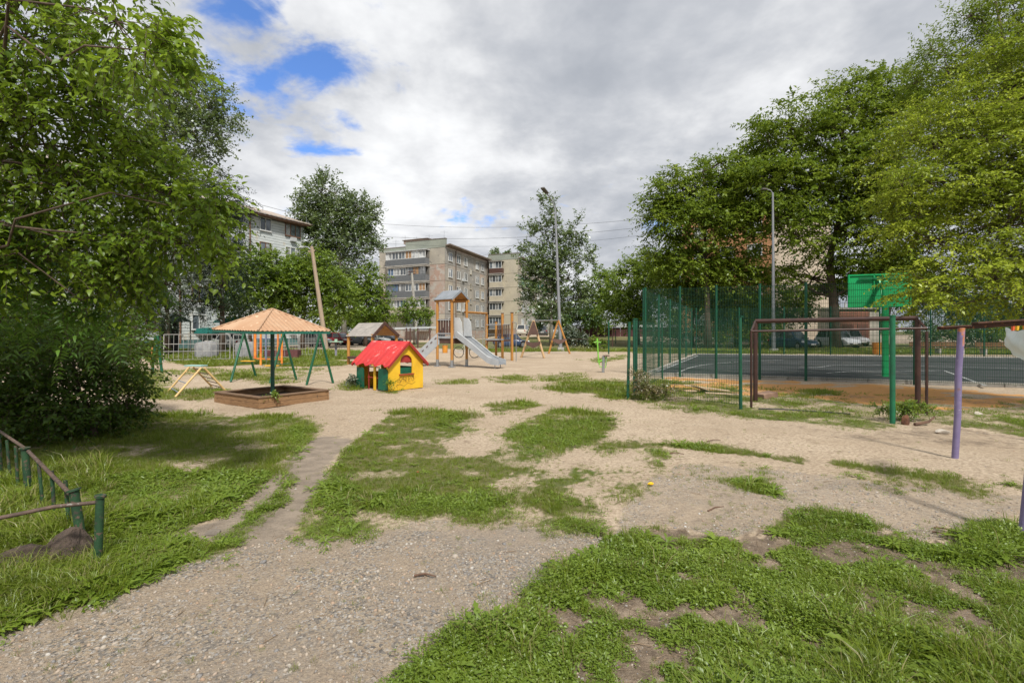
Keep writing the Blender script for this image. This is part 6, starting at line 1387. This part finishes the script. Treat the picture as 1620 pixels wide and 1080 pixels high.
tree('tall_elm', 'tall airy elm reaching out of the top right corner behind the bright young elm', 'tree', tb_,
     [(1500,110,28,50,38),(1475,80,28,28,26),(1560,60,28,60,45),(1535,25,28,40,25),(1620,50,28,60,60),(1590,120,27,60,50),(1640,170,27,70,60),(1600,0,28,60,40),(1450,130,30,30,30)],
     30000, .15, .5, L_ELM, seed=41, trunk_r=.3, spr=7, nl=12, slen=1.0, upb=.15, droop=.2, spread=.6, crad_k=.42)
def simple(name, label, px, Y, lobes, leaves, leaf, mat, seed, aspect=.6, cat='tree', **k):
    b = P(px, 524, Y); b.z = 0; return tree(name, label, cat, b, [(x, y, Y + (l[0] if l else 0), rx, ry) for (x, y, rx, ry, *l) in lobes], leaves, leaf, aspect, mat, seed, **k)
simple('poplar', 'tall loose poplar behind the overhanging branches at upper left', 212, 30, [(290,130,55,38),(250,150,50,45),(330,170,42,40),(300,210,55,45),(345,215,28,35),(250,220,50,50),(280,270,60,40),(320,105,22,20)], 22000, .15, L_POP, 51, spr=7, nl=11, slen=.9, upb=.2, droop=.15, bark=BARKP, trunk_r=.26, aspect=.8)
simple('spruce', 'dark spruce with brown patches between the left building and the barriers', 352, 34, [(365,330,30,30),(355,370,38,28),(345,410,48,28),(350,450,55,26),(345,485,60,20),(340,300,18,25)], 22000, .20, L_SPR, 52, aspect=.22, spr=8, nl=14, slen=1.1, upb=-.2, droop=.35, trunk_r=.2)
simple('grey_willow', 'grey green silvery leaved tree left of the dark spruce', 265, 32, [(270,330,48,40),(240,370,55,45),(290,395,42,42),(280,440,48,36),(230,440,50,40),(250,480,52,28)], 24000, .17, L_GRY, 53, aspect=.4, spr=8, nl=12, slen=.9, droop=.4, trunk_r=.2)
simple('dark_pine', 'dark shaggy conifer at far left behind the bush', 190, 30, [(200,400,50,50),(190,460,60,45),(215,500,50,30),(160,420,50,60)], 16000, .2, L_SPR, 54, aspect=.25, spr=8, nl=12, slen=.9, upb=-.1)
simple('yard_maple', 'light green round maple in front of the pale blue building', 395, 44, [(395,430,45,32),(370,455,30,30),(430,425,38,32),(400,470,50,26),(360,470,26,25),(445,455,30,30)], 22000, .22, L_MID, 55, slen=.9, trunk_r=.2)
simple('yard_maple', 'yellowish green maple right of the round maple behind the utility pole', 478, 46, [(465,430,36,30),(500,420,32,26),(520,445,32,32),(480,465,50,30),(530,475,35,28),(450,480,32,24)], 24000, .22, L_LIM, 56, slen=.9, trunk_r=.2)
simple('twin_poplar', 'tall pair of poplar crowns behind the leaning wooden pole', 545, 60, [(508,305,25,30),(495,335,27,30),(520,350,36,36),(550,340,25,32),(573,335,23,30),(580,365,20,28),(555,385,40,34),(510,390,34,34),(535,425,42,30),(482,322,11,18),(498,400,30,30)], 36000, .26, L_POP, 57, aspect=.75, bark=BARKP, slen=1.5, upb=.3, droop=.1, trunk_r=.35, spr=7, nl=11)
simple('round_tree', 'round dark green tree right of the leaning pole and left of the apartment block', 578, 52, [(580,445,28,24),(560,470,30,28),(592,478,26,28),(575,495,40,20),(600,500,18,16)], 20000, .21, L_MID, 58, slen=.8, trunk_r=.24)
simple('garden_bush', 'green bush before the apartment end wall by the concrete pole', 655, 58, [(645,490,17,17),(662,495,20,18),(634,500,13,14),(675,500,12,14)], 7000, .18, L_MID, 59, cat='bush', slen=.6, trunk_r=.1)
simple('slim_poplar', 'slim open crowned poplar standing behind the bent street lamp', 872, 52, [(866,335,10,24),(862,370,19,24),(838,375,13,18),(846,405,24,24),(885,370,12,22),(910,365,13,22),(905,400,24,24),(875,410,30,28),(925,408,14,16),(858,440,30,26),(900,440,34,26),(880,475,50,26),(845,470,22,24),(918,470,26,24),(836,440,12,16)], 15000, .27, L_POP, 60, aspect=.7, bark=BARKP, slen=1.2, upb=.35, droop=.08, trunk_r=.22, spr=7, nl=10, spread=.5)
simple('far_tree', 'pointed green tree between the slim poplar and the hedge of elms', 945, 70, [(950,440,18,24),(940,475,26,26),(965,470,20,26),(955,500,34,16)], 9000, .3, L_MID, 61, slen=1.2)
simple('far_tree', 'grey green low tree under the slim poplar crown', 900, 66, [(885,495,30,18),(925,500,26,16),(860,500,20,16)], 8000, .28, L_DRK, 62, slen=1.0)
simple('far_tree', 'broad light green elm left of the tall court fence corner', 1010, 56, [(1005,440,32,28),(980,460,24,30),(1030,425,30,26),(1000,480,40,22),(1045,465,34,34),(985,495,32,14)], 26000, .24, L_LIM, 63, slen=1.2, droop=.35)
simple('far_tree', 'rounded elm filling the gap above the tall court fence', 1095, 50, [(1075,430,35,30),(1110,445,36,28),(1090,475,50,24),(1140,470,40,26)], 20000, .22, L_ELM, 64, slen=1.2, droop=.35)
simple('far_tree', 'shaded tree low behind the slim court lamp', 1240, 54, [(1210,500,32,22),(1255,485,30,20),(1190,478,26,20)], 14000, .24, L_ELM, 65, slen=1.2)
simple('far_tree', 'low shaded tree behind the court fence left of the slim lamp', 1165, 52, [(1160,488,38,24),(1195,498,28,20),(1130,495,30,20)], 11000, .24, L_ELM, 92, slen=1.1, droop=.35)
simple('far_tree', 'dense elm behind the basketball backboard', 1400, 50, [(1375,448,42,20),(1440,450,40,32),(1410,425,50,30),(1480,470,36,30)], 22000, .22, L_ELM, 66, slen=1.2, droop=.35)
simple('far_tree', 'dark tree mass behind the benches at right', 1560, 48, [(1510,470,50,40),(1580,460,60,50),(1640,470,60,50),(1540,500,60,22),(1610,505,60,20)], 24000, .22, L_DRK, 67, slen=1.1)
simple('far_tree', 'green tree far right outside the court corner', 1760, 45, [(1720,450,60,70),(1800,430,80,80),(1760,350,80,80)], 12000, .3, L_ELM, 68, slen=1.2)
simple('far_tree', 'tree tops rising behind the yellow apartment block', 790, 125, [(782,402,9,6),(799,403,7,5),(790,420,20,10)], 3000, .5, L_POP, 69, slen=1.5)
protos = [simple('distant_tree', 'distant green tree in the low far belt closing the horizon', 560, 120, [(0 + 560, 505, 26, 14), (545, 512, 16, 10), (575, 510, 18, 12)], 5000, .5, L_MID, 90, slen=1.6, group='distant trees closing the horizon'),
    simple('distant_tree', 'distant green tree in the low far belt closing the horizon', 620, 125, [(620, 500, 24, 18), (606, 512, 16, 10)], 5000, .5, L_ELM, 91, slen=1.6, group='distant trees closing the horizon')]
for i, x in enumerate((-330, -260, -200, -140, -105, -78, -66, -52, -40, -28, 12, 24, 36, 50, 66, 84, 110, 150, 210, 280)):
    dup(protos[i % 2], (x, 128 + (i * 37 % 23), 0), i * 1.3)
simple('far_tree', 'broad tree at the far left outside the yard', -120, 30, [(-100,350,150,120),(-60,450,150,80),(-200,250,160,160)], 14000, .3, L_DRK, 70, slen=1.2)
simple('far_tree', 'green tree between barriers and teal roof', 330, 50, [(300,470,40,30),(330,440,40,30)], 7000, .25, L_DRK, 71, slen=1.0)
simple('roadside_shrub', 'weedy shrub right of the timber swing by the lamp base', 905, 43, [(900,528,14,11),(918,535,12,9),(892,538,10,7)], 5000, .16, L_GRY, 72, cat='shrub', slen=.5, limbs=False)
simple('roadside_shrub', 'low shrub in front of the maroon fence', 940, 44, [(935,540,14,7),(950,545,12,5)], 2500, .14, L_MID, 73, cat='shrub', slen=.4, limbs=False)
simple('weed_clump', 'dry reddish weed clump tangled round the low mesh fence corner', 1022, 11.2, [(1015,612,13,20),(1030,618,18,16),(1050,622,22,12),(1008,600,8,16)], 2600, .045, LEAF('dry_weed_leaf', (.10, .12, .03), (.22, .15, .07), .3), 74, cat='weeds', slen=.25, spr=5, nl=8, limbs=False, twigs=.003)
simple('weed_clump', 'low green weeds around the foot of the bright green post', 1420, 8.6, [(1430,655,24,12),(1400,665,18,7),(1450,662,22,10)], 2200, .04, L_MID, 75, cat='weeds', slen=.18, spr=5, nl=8, limbs=False, twigs=.002)
simple('weed_clump', 'spiky weed plant at the left corner of the red playhouse', 561, 13.6, [(561,606,8,8),(556,611,7,5)], 500, .06, L_GRY, 76, cat='weeds', slen=.2, spr=5, nl=8, limbs=False, twigs=.003)
simple('weed_clump', 'small grass weed at the corner between green door and yellow wall', 620, 12.6, [(619,613,5,7),(624,616,5,4)], 300, .06, L_MID, 77, aspect=.3, cat='weeds', slen=.2, spr=5, nl=6, limbs=False)
simple('weed_clump', 'tall weeds growing against the sandbox front corner', 434, 10.14, [(433,637,3.5,7),(430,643,5,4)], 220, .045, L_MID, 78, cat='weeds', slen=.15, spr=5, nl=6, limbs=False)
hedge = P(1150, 524, 42); 
for i, (x, lab) in enumerate(((1085, 'low hedge section behind the court left of the lamp'), (1195, 'low hedge section behind the court left of the dark blue car'), (1510, 'low green hedge section behind the left plank bench'), (1600, 'low green hedge section behind the right plank bench'))):
    simple('hedge', lab, x, 47 if i < 2 else 42, [(x - 40, 528, 32, 16), (x, 525, 36, 18), (x + 30, 528, 28, 16)], 9000, .14, (L_DRK, L_ELM, L_DRK, L_LIM)[i], 80 + i, cat='hedge', slen=.5, limbs=False, group=None)

# ------------------------------------------------------------------ grass, weeds and stones: scattered by geometry nodes
def tuft_blades(rng, n, h0, h1, w, rad, lean, bend=.5):
    V_, F_ = [], []
    for i in range(n):
        a = rng.uniform(0, 2 * math.pi); r = rad * math.sqrt(rng.uniform()); b = np.array([r * math.cos(a), r * math.sin(a), -.01]); h = rng.uniform(h0, h1)
        ld = np.array([math.cos(a + rng.normal() * .6), math.sin(a + rng.normal() * .6), 0]); ln = lean * rng.uniform(.3, 1.3) * h
        f_ = rng.uniform(0, math.pi); s = np.array([math.cos(f_), math.sin(f_), 0]) * w / 2 * rng.uniform(.7, 1.3)
        m = b + np.array([0, 0, h * .55]) + ld * ln * .35; tp = b + np.array([0, 0, h * (1 - bend * .3)]) + ld * ln
        k = len(V_); V_ += [b - s, b + s, m + s * .8, m - s * .8, tp]; F_ += [(k, k + 1, k + 2), (k, k + 2, k + 3), (k + 3, k + 2, k + 4)]
    return np.array(V_), np.array(F_)
def rosette(rng, n, l0, l1, w):
    V_, F_ = [], []
    for i in range(n):
        a = 2 * math.pi * i / n + rng.uniform(-.3, .3); d = np.array([math.cos(a), math.sin(a), 0]); s = np.array([-d[1], d[0], 0]); L = rng.uniform(l0, l1); el = rng.uniform(.25, .9); k = len(V_); seg = 9
        for j in range(seg + 1):
            t = j / seg; r = L * t; z = L * (el * t - .75 * el * t * t) + .005; ww = w / 2 * math.sin(math.pi * min(t * .92 + .06, 1)) ** .8 * (1.0 if j % 2 else .45) * (.4 + .9 * t)
            c = d * r * math.cos(el * .5) + np.array([0, 0, z]); V_ += [c - s * ww + np.array([0, 0, ww * .3]), c, c + s * ww + np.array([0, 0, ww * .3])]
        for j in range(seg):
            q = k + 3 * j; F_ += [(q, q + 1, q + 4), (q, q + 4, q + 3), (q + 1, q + 2, q + 5), (q + 1, q + 5, q + 4)]
    return np.array(V_), np.array(F_)
def leafy(rng, n, rad, h, leaf, asp=.55):
    a = rng.uniform(0, 2 * math.pi, n); r = rad * np.sqrt(rng.uniform(size=n)); z = h * (1 - (r / rad) ** 2) * rng.uniform(.3, 1, n) + .004
    pos = np.stack([r * np.cos(a), r * np.sin(a), z], 1); d = np.stack([np.cos(a), np.sin(a), rng.uniform(-.2, .5, n)], 1) + rng.normal(size=(n, 3)) * .4
    v, f, _ = leaf_arrays(pos, d, unit(np.array([0, 0, 1.]) + rng.normal(size=(n, 3)) * .4), leaf * rng.uniform(.6, 1.3, n), leaf * asp * rng.uniform(.7, 1.2, n), True, .2); return v, f
def lib(name, items, mat):
    col = bpy.data.collections.new(name)
    for i, (v, f) in enumerate(items):
        me = np_mesh(name, v, f); me.materials.append(mat if not isinstance(mat, list) else mat[i]); o = bpy.data.objects.new('%s.%03d' % (name, i), me); col.objects.link(o)
    return col
def scatter(name, label, pts, rot, scl, idx, col, mat):
    me = np_mesh(name, pts, np.zeros((0, 3), np.int32), attrs={'rot': ('FLOAT_VECTOR', rot), 'scl': ('FLOAT_VECTOR', scl), 'pick': ('INT', idx.astype(np.int32))})
    me.materials.append(mat)
    o = bpy.data.objects.new(name, me); COL.objects.link(o); tag(o, label, None, kind='stuff')
    ng = bpy.data.node_groups.new(name + '_nodes', 'GeometryNodeTree'); ng.interface.new_socket('Geometry', in_out='INPUT', socket_type='NodeSocketGeometry'); ng.interface.new_socket('Geometry', in_out='OUTPUT', socket_type='NodeSocketGeometry')
    N = ng.nodes.new; L = ng.links.new; gi, go = N('NodeGroupInput'), N('NodeGroupOutput'); iop = N('GeometryNodeInstanceOnPoints'); ci = N('GeometryNodeCollectionInfo')
    ci.inputs['Collection'].default_value = col; ci.inputs['Separate Children'].default_value = True; ci.inputs['Reset Children'].default_value = True
    m2p = N('GeometryNodeMeshToPoints'); L(gi.outputs[0], m2p.inputs[0]); L(m2p.outputs[0], iop.inputs['Points']); L(ci.outputs[0], iop.inputs['Instance']); iop.inputs['Pick Instance'].default_value = True
    def na(nm, ty): a = N('GeometryNodeInputNamedAttribute'); a.data_type = ty; a.inputs[0].default_value = nm; return a.outputs[0]
    L(na('pick', 'INT'), iop.inputs['Instance Index']); L(na('scl', 'FLOAT_VECTOR'), iop.inputs['Scale'])
    e2r = N('FunctionNodeEulerToRotation'); L(na('rot', 'FLOAT_VECTOR'), e2r.inputs[0]); L(e2r.outputs[0], iop.inputs['Rotation']); L(iop.outputs[0], go.inputs[0])
    md = o.modifiers.new('scatter', 'NODES'); md.node_group = ng; return o
GRS = LEAF('grass_blade', (.10, .145, .011), (.225, .285, .026), .36, .03, inst=True, third=(.26, .23, .09))
WED = LEAF('weed_leaf', (.10, .165, .015), (.215, .295, .038), .36, .03, inst=True)
rg = np.random.default_rng(101)
items = [tuft_blades(rg, 16, .03, .07, .0035, .045, .5), tuft_blades(rg, 18, .04, .09, .0035, .05, .6), tuft_blades(rg, 22, .025, .06, .0032, .06, .8), tuft_blades(rg, 14, .09, .19, .0045, .05, .7, .9), tuft_blades(rg, 12, .12, .26, .005, .05, .9, 1.2),
         leafy(rg, 34, .07, .05, .022), leafy(rg, 26, .09, .035, .032, .7), rosette(rg, 9, .09, .15, .034), rosette(rg, 11, .12, .20, .045), leafy(rg, 46, .10, .09, .018, .5), tuft_blades(rg, 40, .05, .11, .007, .15, .5)]
glib = lib('grass_tuft', items, [GRS] * 5 + [WED] * 5 + [GRS])
def sample(N, y0, y1, k=1.45, seed=1):
    r = np.random.default_rng(seed); y = np.exp(r.uniform(math.log(y0), math.log(y1), N)); x = r.uniform(-k, k, N) * y; return x, y, r
ga_ = None
x, y, r = sample(330000, 1.4, 42, 1.5, 5)
keepf = r.uniform(size=len(x)) < np.clip((y / 3.4) ** .75, .35, 1); x, y = x[keepf], y[keepf]
g, gr, so, orr, ro, ba = zones(x, y); px, py = project(x, y)
stray = (r.uniform(size=len(x)) < .006) & (y < 16); k = (r.uniform(size=len(x)) < g * .98) | stray; x, y, g, px, py, stray = x[k], y[k], g[k], px[k], py[k], stray[k]
def foot(cx, cy, rad): return (x - cx) ** 2 + (y - cy) ** 2 > rad ** 2
k = np.ones(len(x), bool)
sbx = G(430, 625); k &= foot(sbx.x, sbx.y, 1.15)
ctp = [(c_nl.x, c_nl.y), (c_nr.x, c_nr.y), (c_fr.x, c_fr.y), (c_fl.x, c_fl.y)]; k &= ~inside(x, y, ctp)
x, y, g, px, py, stray = x[k], y[k], g[k], px[k], py[k], stray[k]; n = len(x); z = terrain(x, y) + .004
wz = fbm(x * 1.1, y * 1.1, 3, 61); wz2 = fbm(x * 2.2 + 9, y * 2.2, 3, 67); u = r.uniform(size=n); idx = r.integers(0, 3, n)
lr = (px > 560) & (py > 838); ll = (px < 560) & (y < 5.4)
idx = np.where(lr & (u < .5), 5, idx); idx = np.where(lr & (u < .24), 6, idx); idx = np.where(lr & (wz2 > .47) & (u > .965), 7, idx); idx = np.where(lr & (wz2 > .49) & (u > .988), 8, idx); idx = np.where(lr & (wz > .54) & (u < .5), 9, idx)
idx = np.where((px > 1330) & (py > 930) & (u > .60) & (u < .76), 3, idx)
idx = np.where(lr & (u > .55) & (u < .60), 3, idx)
idx = np.where(ll & (u < .25), 6, idx); idx = np.where(ll & (u > .93), 7, idx); idx = np.where((px < 330) & (y < 4.6) & (u > .6) & (u < .85), 3, idx); idx = np.where((px < 170) & (y < 6.2) & (u > .5) & (u < .8), 4, idx); idx = np.where((px < 290) & (y < 4.6) & (u > .90), 8, idx)
cen = (px > 460) & (py < 838) & (y > 3); idx = np.where(cen & (wz > .53) & (u < .35), 5, idx); idx = np.where(cen & (wz2 > .56) & (u > .96), 7, idx); idx = np.where(cen & (u > .4) & (u < .43), 3, idx)
strp = (inside(px, py, STRIP)) | (inside(px, py, [(467,847),(477,805),(540,830),(600,800),(700,800),(960,835),(880,845),(570,850)])); idx = np.where(strp & (u < .35), 9, idx)
idx = np.where((y > 13) & (u < .8), 10, idx); idx = np.where((y > 9) & (y < 13) & (u < .35), 10, idx)
wf = (px > 1000) & (py < 700) & (py > 630); idx = np.where(wf & (u < .22), 9, idx); idx = np.where(wf & (u > .985), 7, idx)
idx = np.where(stray, r.integers(0, 3, n), idx)
s = r.uniform(.6, 1.15, n) * np.where(y > 5, (y / 5) ** .12, 1) * (.68 + .62 * sstep(.35, .62, wz)); s = np.where(stray, s * .75, s); s = np.where(inside(px, py, STRIP), s * 1.05, s); s = s * (.5 + .5 * zones(x, y, 5, 3)[0]); s = np.where(wf, s * .78, s)
worn = inside(px, py, [(500,800),(720,650),(980,650),(980,840),(500,840)]) ; s = np.where(worn, s * .85, s)
wd = np.where(y > 7, (y / 7) ** .6, 1)
scl = np.stack([s * wd, s * wd, s * r.uniform(.75, 1.2, n)], 1); rot = np.stack([r.normal(size=n) * .14, r.normal(size=n) * .14, r.uniform(0, 6.283, n)], 1)
scatter('grass', 'short green grass, clover and dandelion weeds growing in worn patches over the yard', np.stack([x, y, z], 1), rot, scl, idx, glib, GRS)
# gravel and pebbles
def stone_mat():
    m, nt, out = _nodes('pebble'); b = nt.nodes.new('ShaderNodeBsdfPrincipled'); nt.links.new(b.outputs[0], out.inputs[0]); b.inputs['Roughness'].default_value = .85; b.inputs['Specular IOR Level'].default_value = .25
    oi = nt.nodes.new('ShaderNodeObjectInfo'); cr = nt.nodes.new('ShaderNodeValToRGB'); e = cr.color_ramp
    cs = [(0, (.20, .165, .13)), (.2, (.33, .27, .205)), (.4, (.26, .24, .22)), (.55, (.19, .185, .185)), (.7, (.38, .33, .27)), (.85, (.32, .22, .15)), (.96, (.41, .38, .335)), (1, (.45, .43, .40))]
    while len(e.elements) < len(cs): e.elements.new(.5)
    for el, (p, c) in zip(e.elements, cs): el.position = p; el.color = (*c, 1)
    nt.links.new(oi.outputs['Random'], cr.inputs[0]); nt.links.new(cr.outputs[0], b.inputs['Base Color']); return m
PEB = stone_mat()
def pebble(rng):
    import bmesh
    bm = bmesh.new(); bmesh.ops.create_icosphere(bm, subdivisions=1, radius=1.0); fl_ = rng.uniform(.35, .7)
    v = np.array([list(q.co) for q in bm.verts]) * np.array([1, rng.uniform(.6, .95), fl_]) * (1 + rng.uniform(-.22, .22, (len(bm.verts), 1))); f = np.array([[q.index for q in p.verts] for p in bm.faces]); bm.free(); return v, f
slib = lib('pebble_kind', [pebble(rg) for _ in range(6)], PEB)
x, y, r = sample(175000, 1.4, 13, 1.4, 8); g, gr, so, orr, ro, ba = zones(x, y)
cl_ = fbm(x * 1.3, y * 1.3, 3, 19); dens = np.where(gr > .9, .30 + .55 * sstep(.42, .58, cl_), np.where(gr > .3, .24 + .3 * sstep(.45, .6, cl_), np.where(so > .5, .10, .035))) * np.where(g > .5, .12, 1)
k = r.uniform(size=len(x)) < dens; x, y, gr = x[k], y[k], gr[k]; n = len(x)
sz = .003 + .0095 * r.uniform(size=n) ** 4.5 * np.where(gr > .3, 1.25, .8) + (y - 2) * .00045; sz = np.where(r.uniform(size=n) < .004, sz * 1.9, sz)
scatter('gravel', 'small grey and tan stones strewn over the worn path and track', np.stack([x, y, terrain(x, y) + sz * .05], 1), np.stack([r.normal(size=n) * .25, r.normal(size=n) * .25, r.uniform(0, 6.28, n)], 1), np.repeat(sz[:, None], 3, 1), r.integers(0, 6, n), slib, PEB)
# dead twigs and straw bits on the ground
def straw(rng): 
    a = rng.uniform(-.3, .3); p = [np.array([-.5, 0, 0]), np.array([0, a * .3, .03]), np.array([.5, 0, 0])]; V_ = []; 
    for q in p: V_ += [q + np.array([0, .03, 0]), q + np.array([0, -.03, 0]), q + np.array([0, 0, .05])]
    F_ = []
    for i in range(2):
        for j in range(3): a_, b_ = 3 * i + j, 3 * i + (j + 1) % 3; F_ += [(a_, b_, b_ + 3), (a_, b_ + 3, a_ + 3)]
    return np.array(V_), np.array(F_)
STRAW = M('straw_litter', (.30, .22, .14), (.14, .09, .06), 3, .9, bump=0)
tl = lib('litter_kind', [straw(rg) for _ in range(3)], STRAW)
x, y, r = sample(26000, 1.8, 14, 1.2, 14); g, gr, so, orr, ro, ba = zones(x, y); k = r.uniform(size=len(x)) < (.10 + .5 * (so > .5) + .12 * (g > .5)); x, y = x[k], y[k]; n = len(x)
ln = r.uniform(.015, .06, n) * np.where(r.uniform(size=n) < .08, 2, 1)
scatter('plant_litter', 'dry straw and twig litter lying on soil and grass', np.stack([x, y, terrain(x, y) + .004], 1), np.stack([r.normal(size=n) * .1, r.normal(size=n) * .15, r.uniform(0, 6.28, n)], 1), np.stack([ln, ln * .6, ln * .6], 1), r.integers(0, 3, n), tl, STRAW)
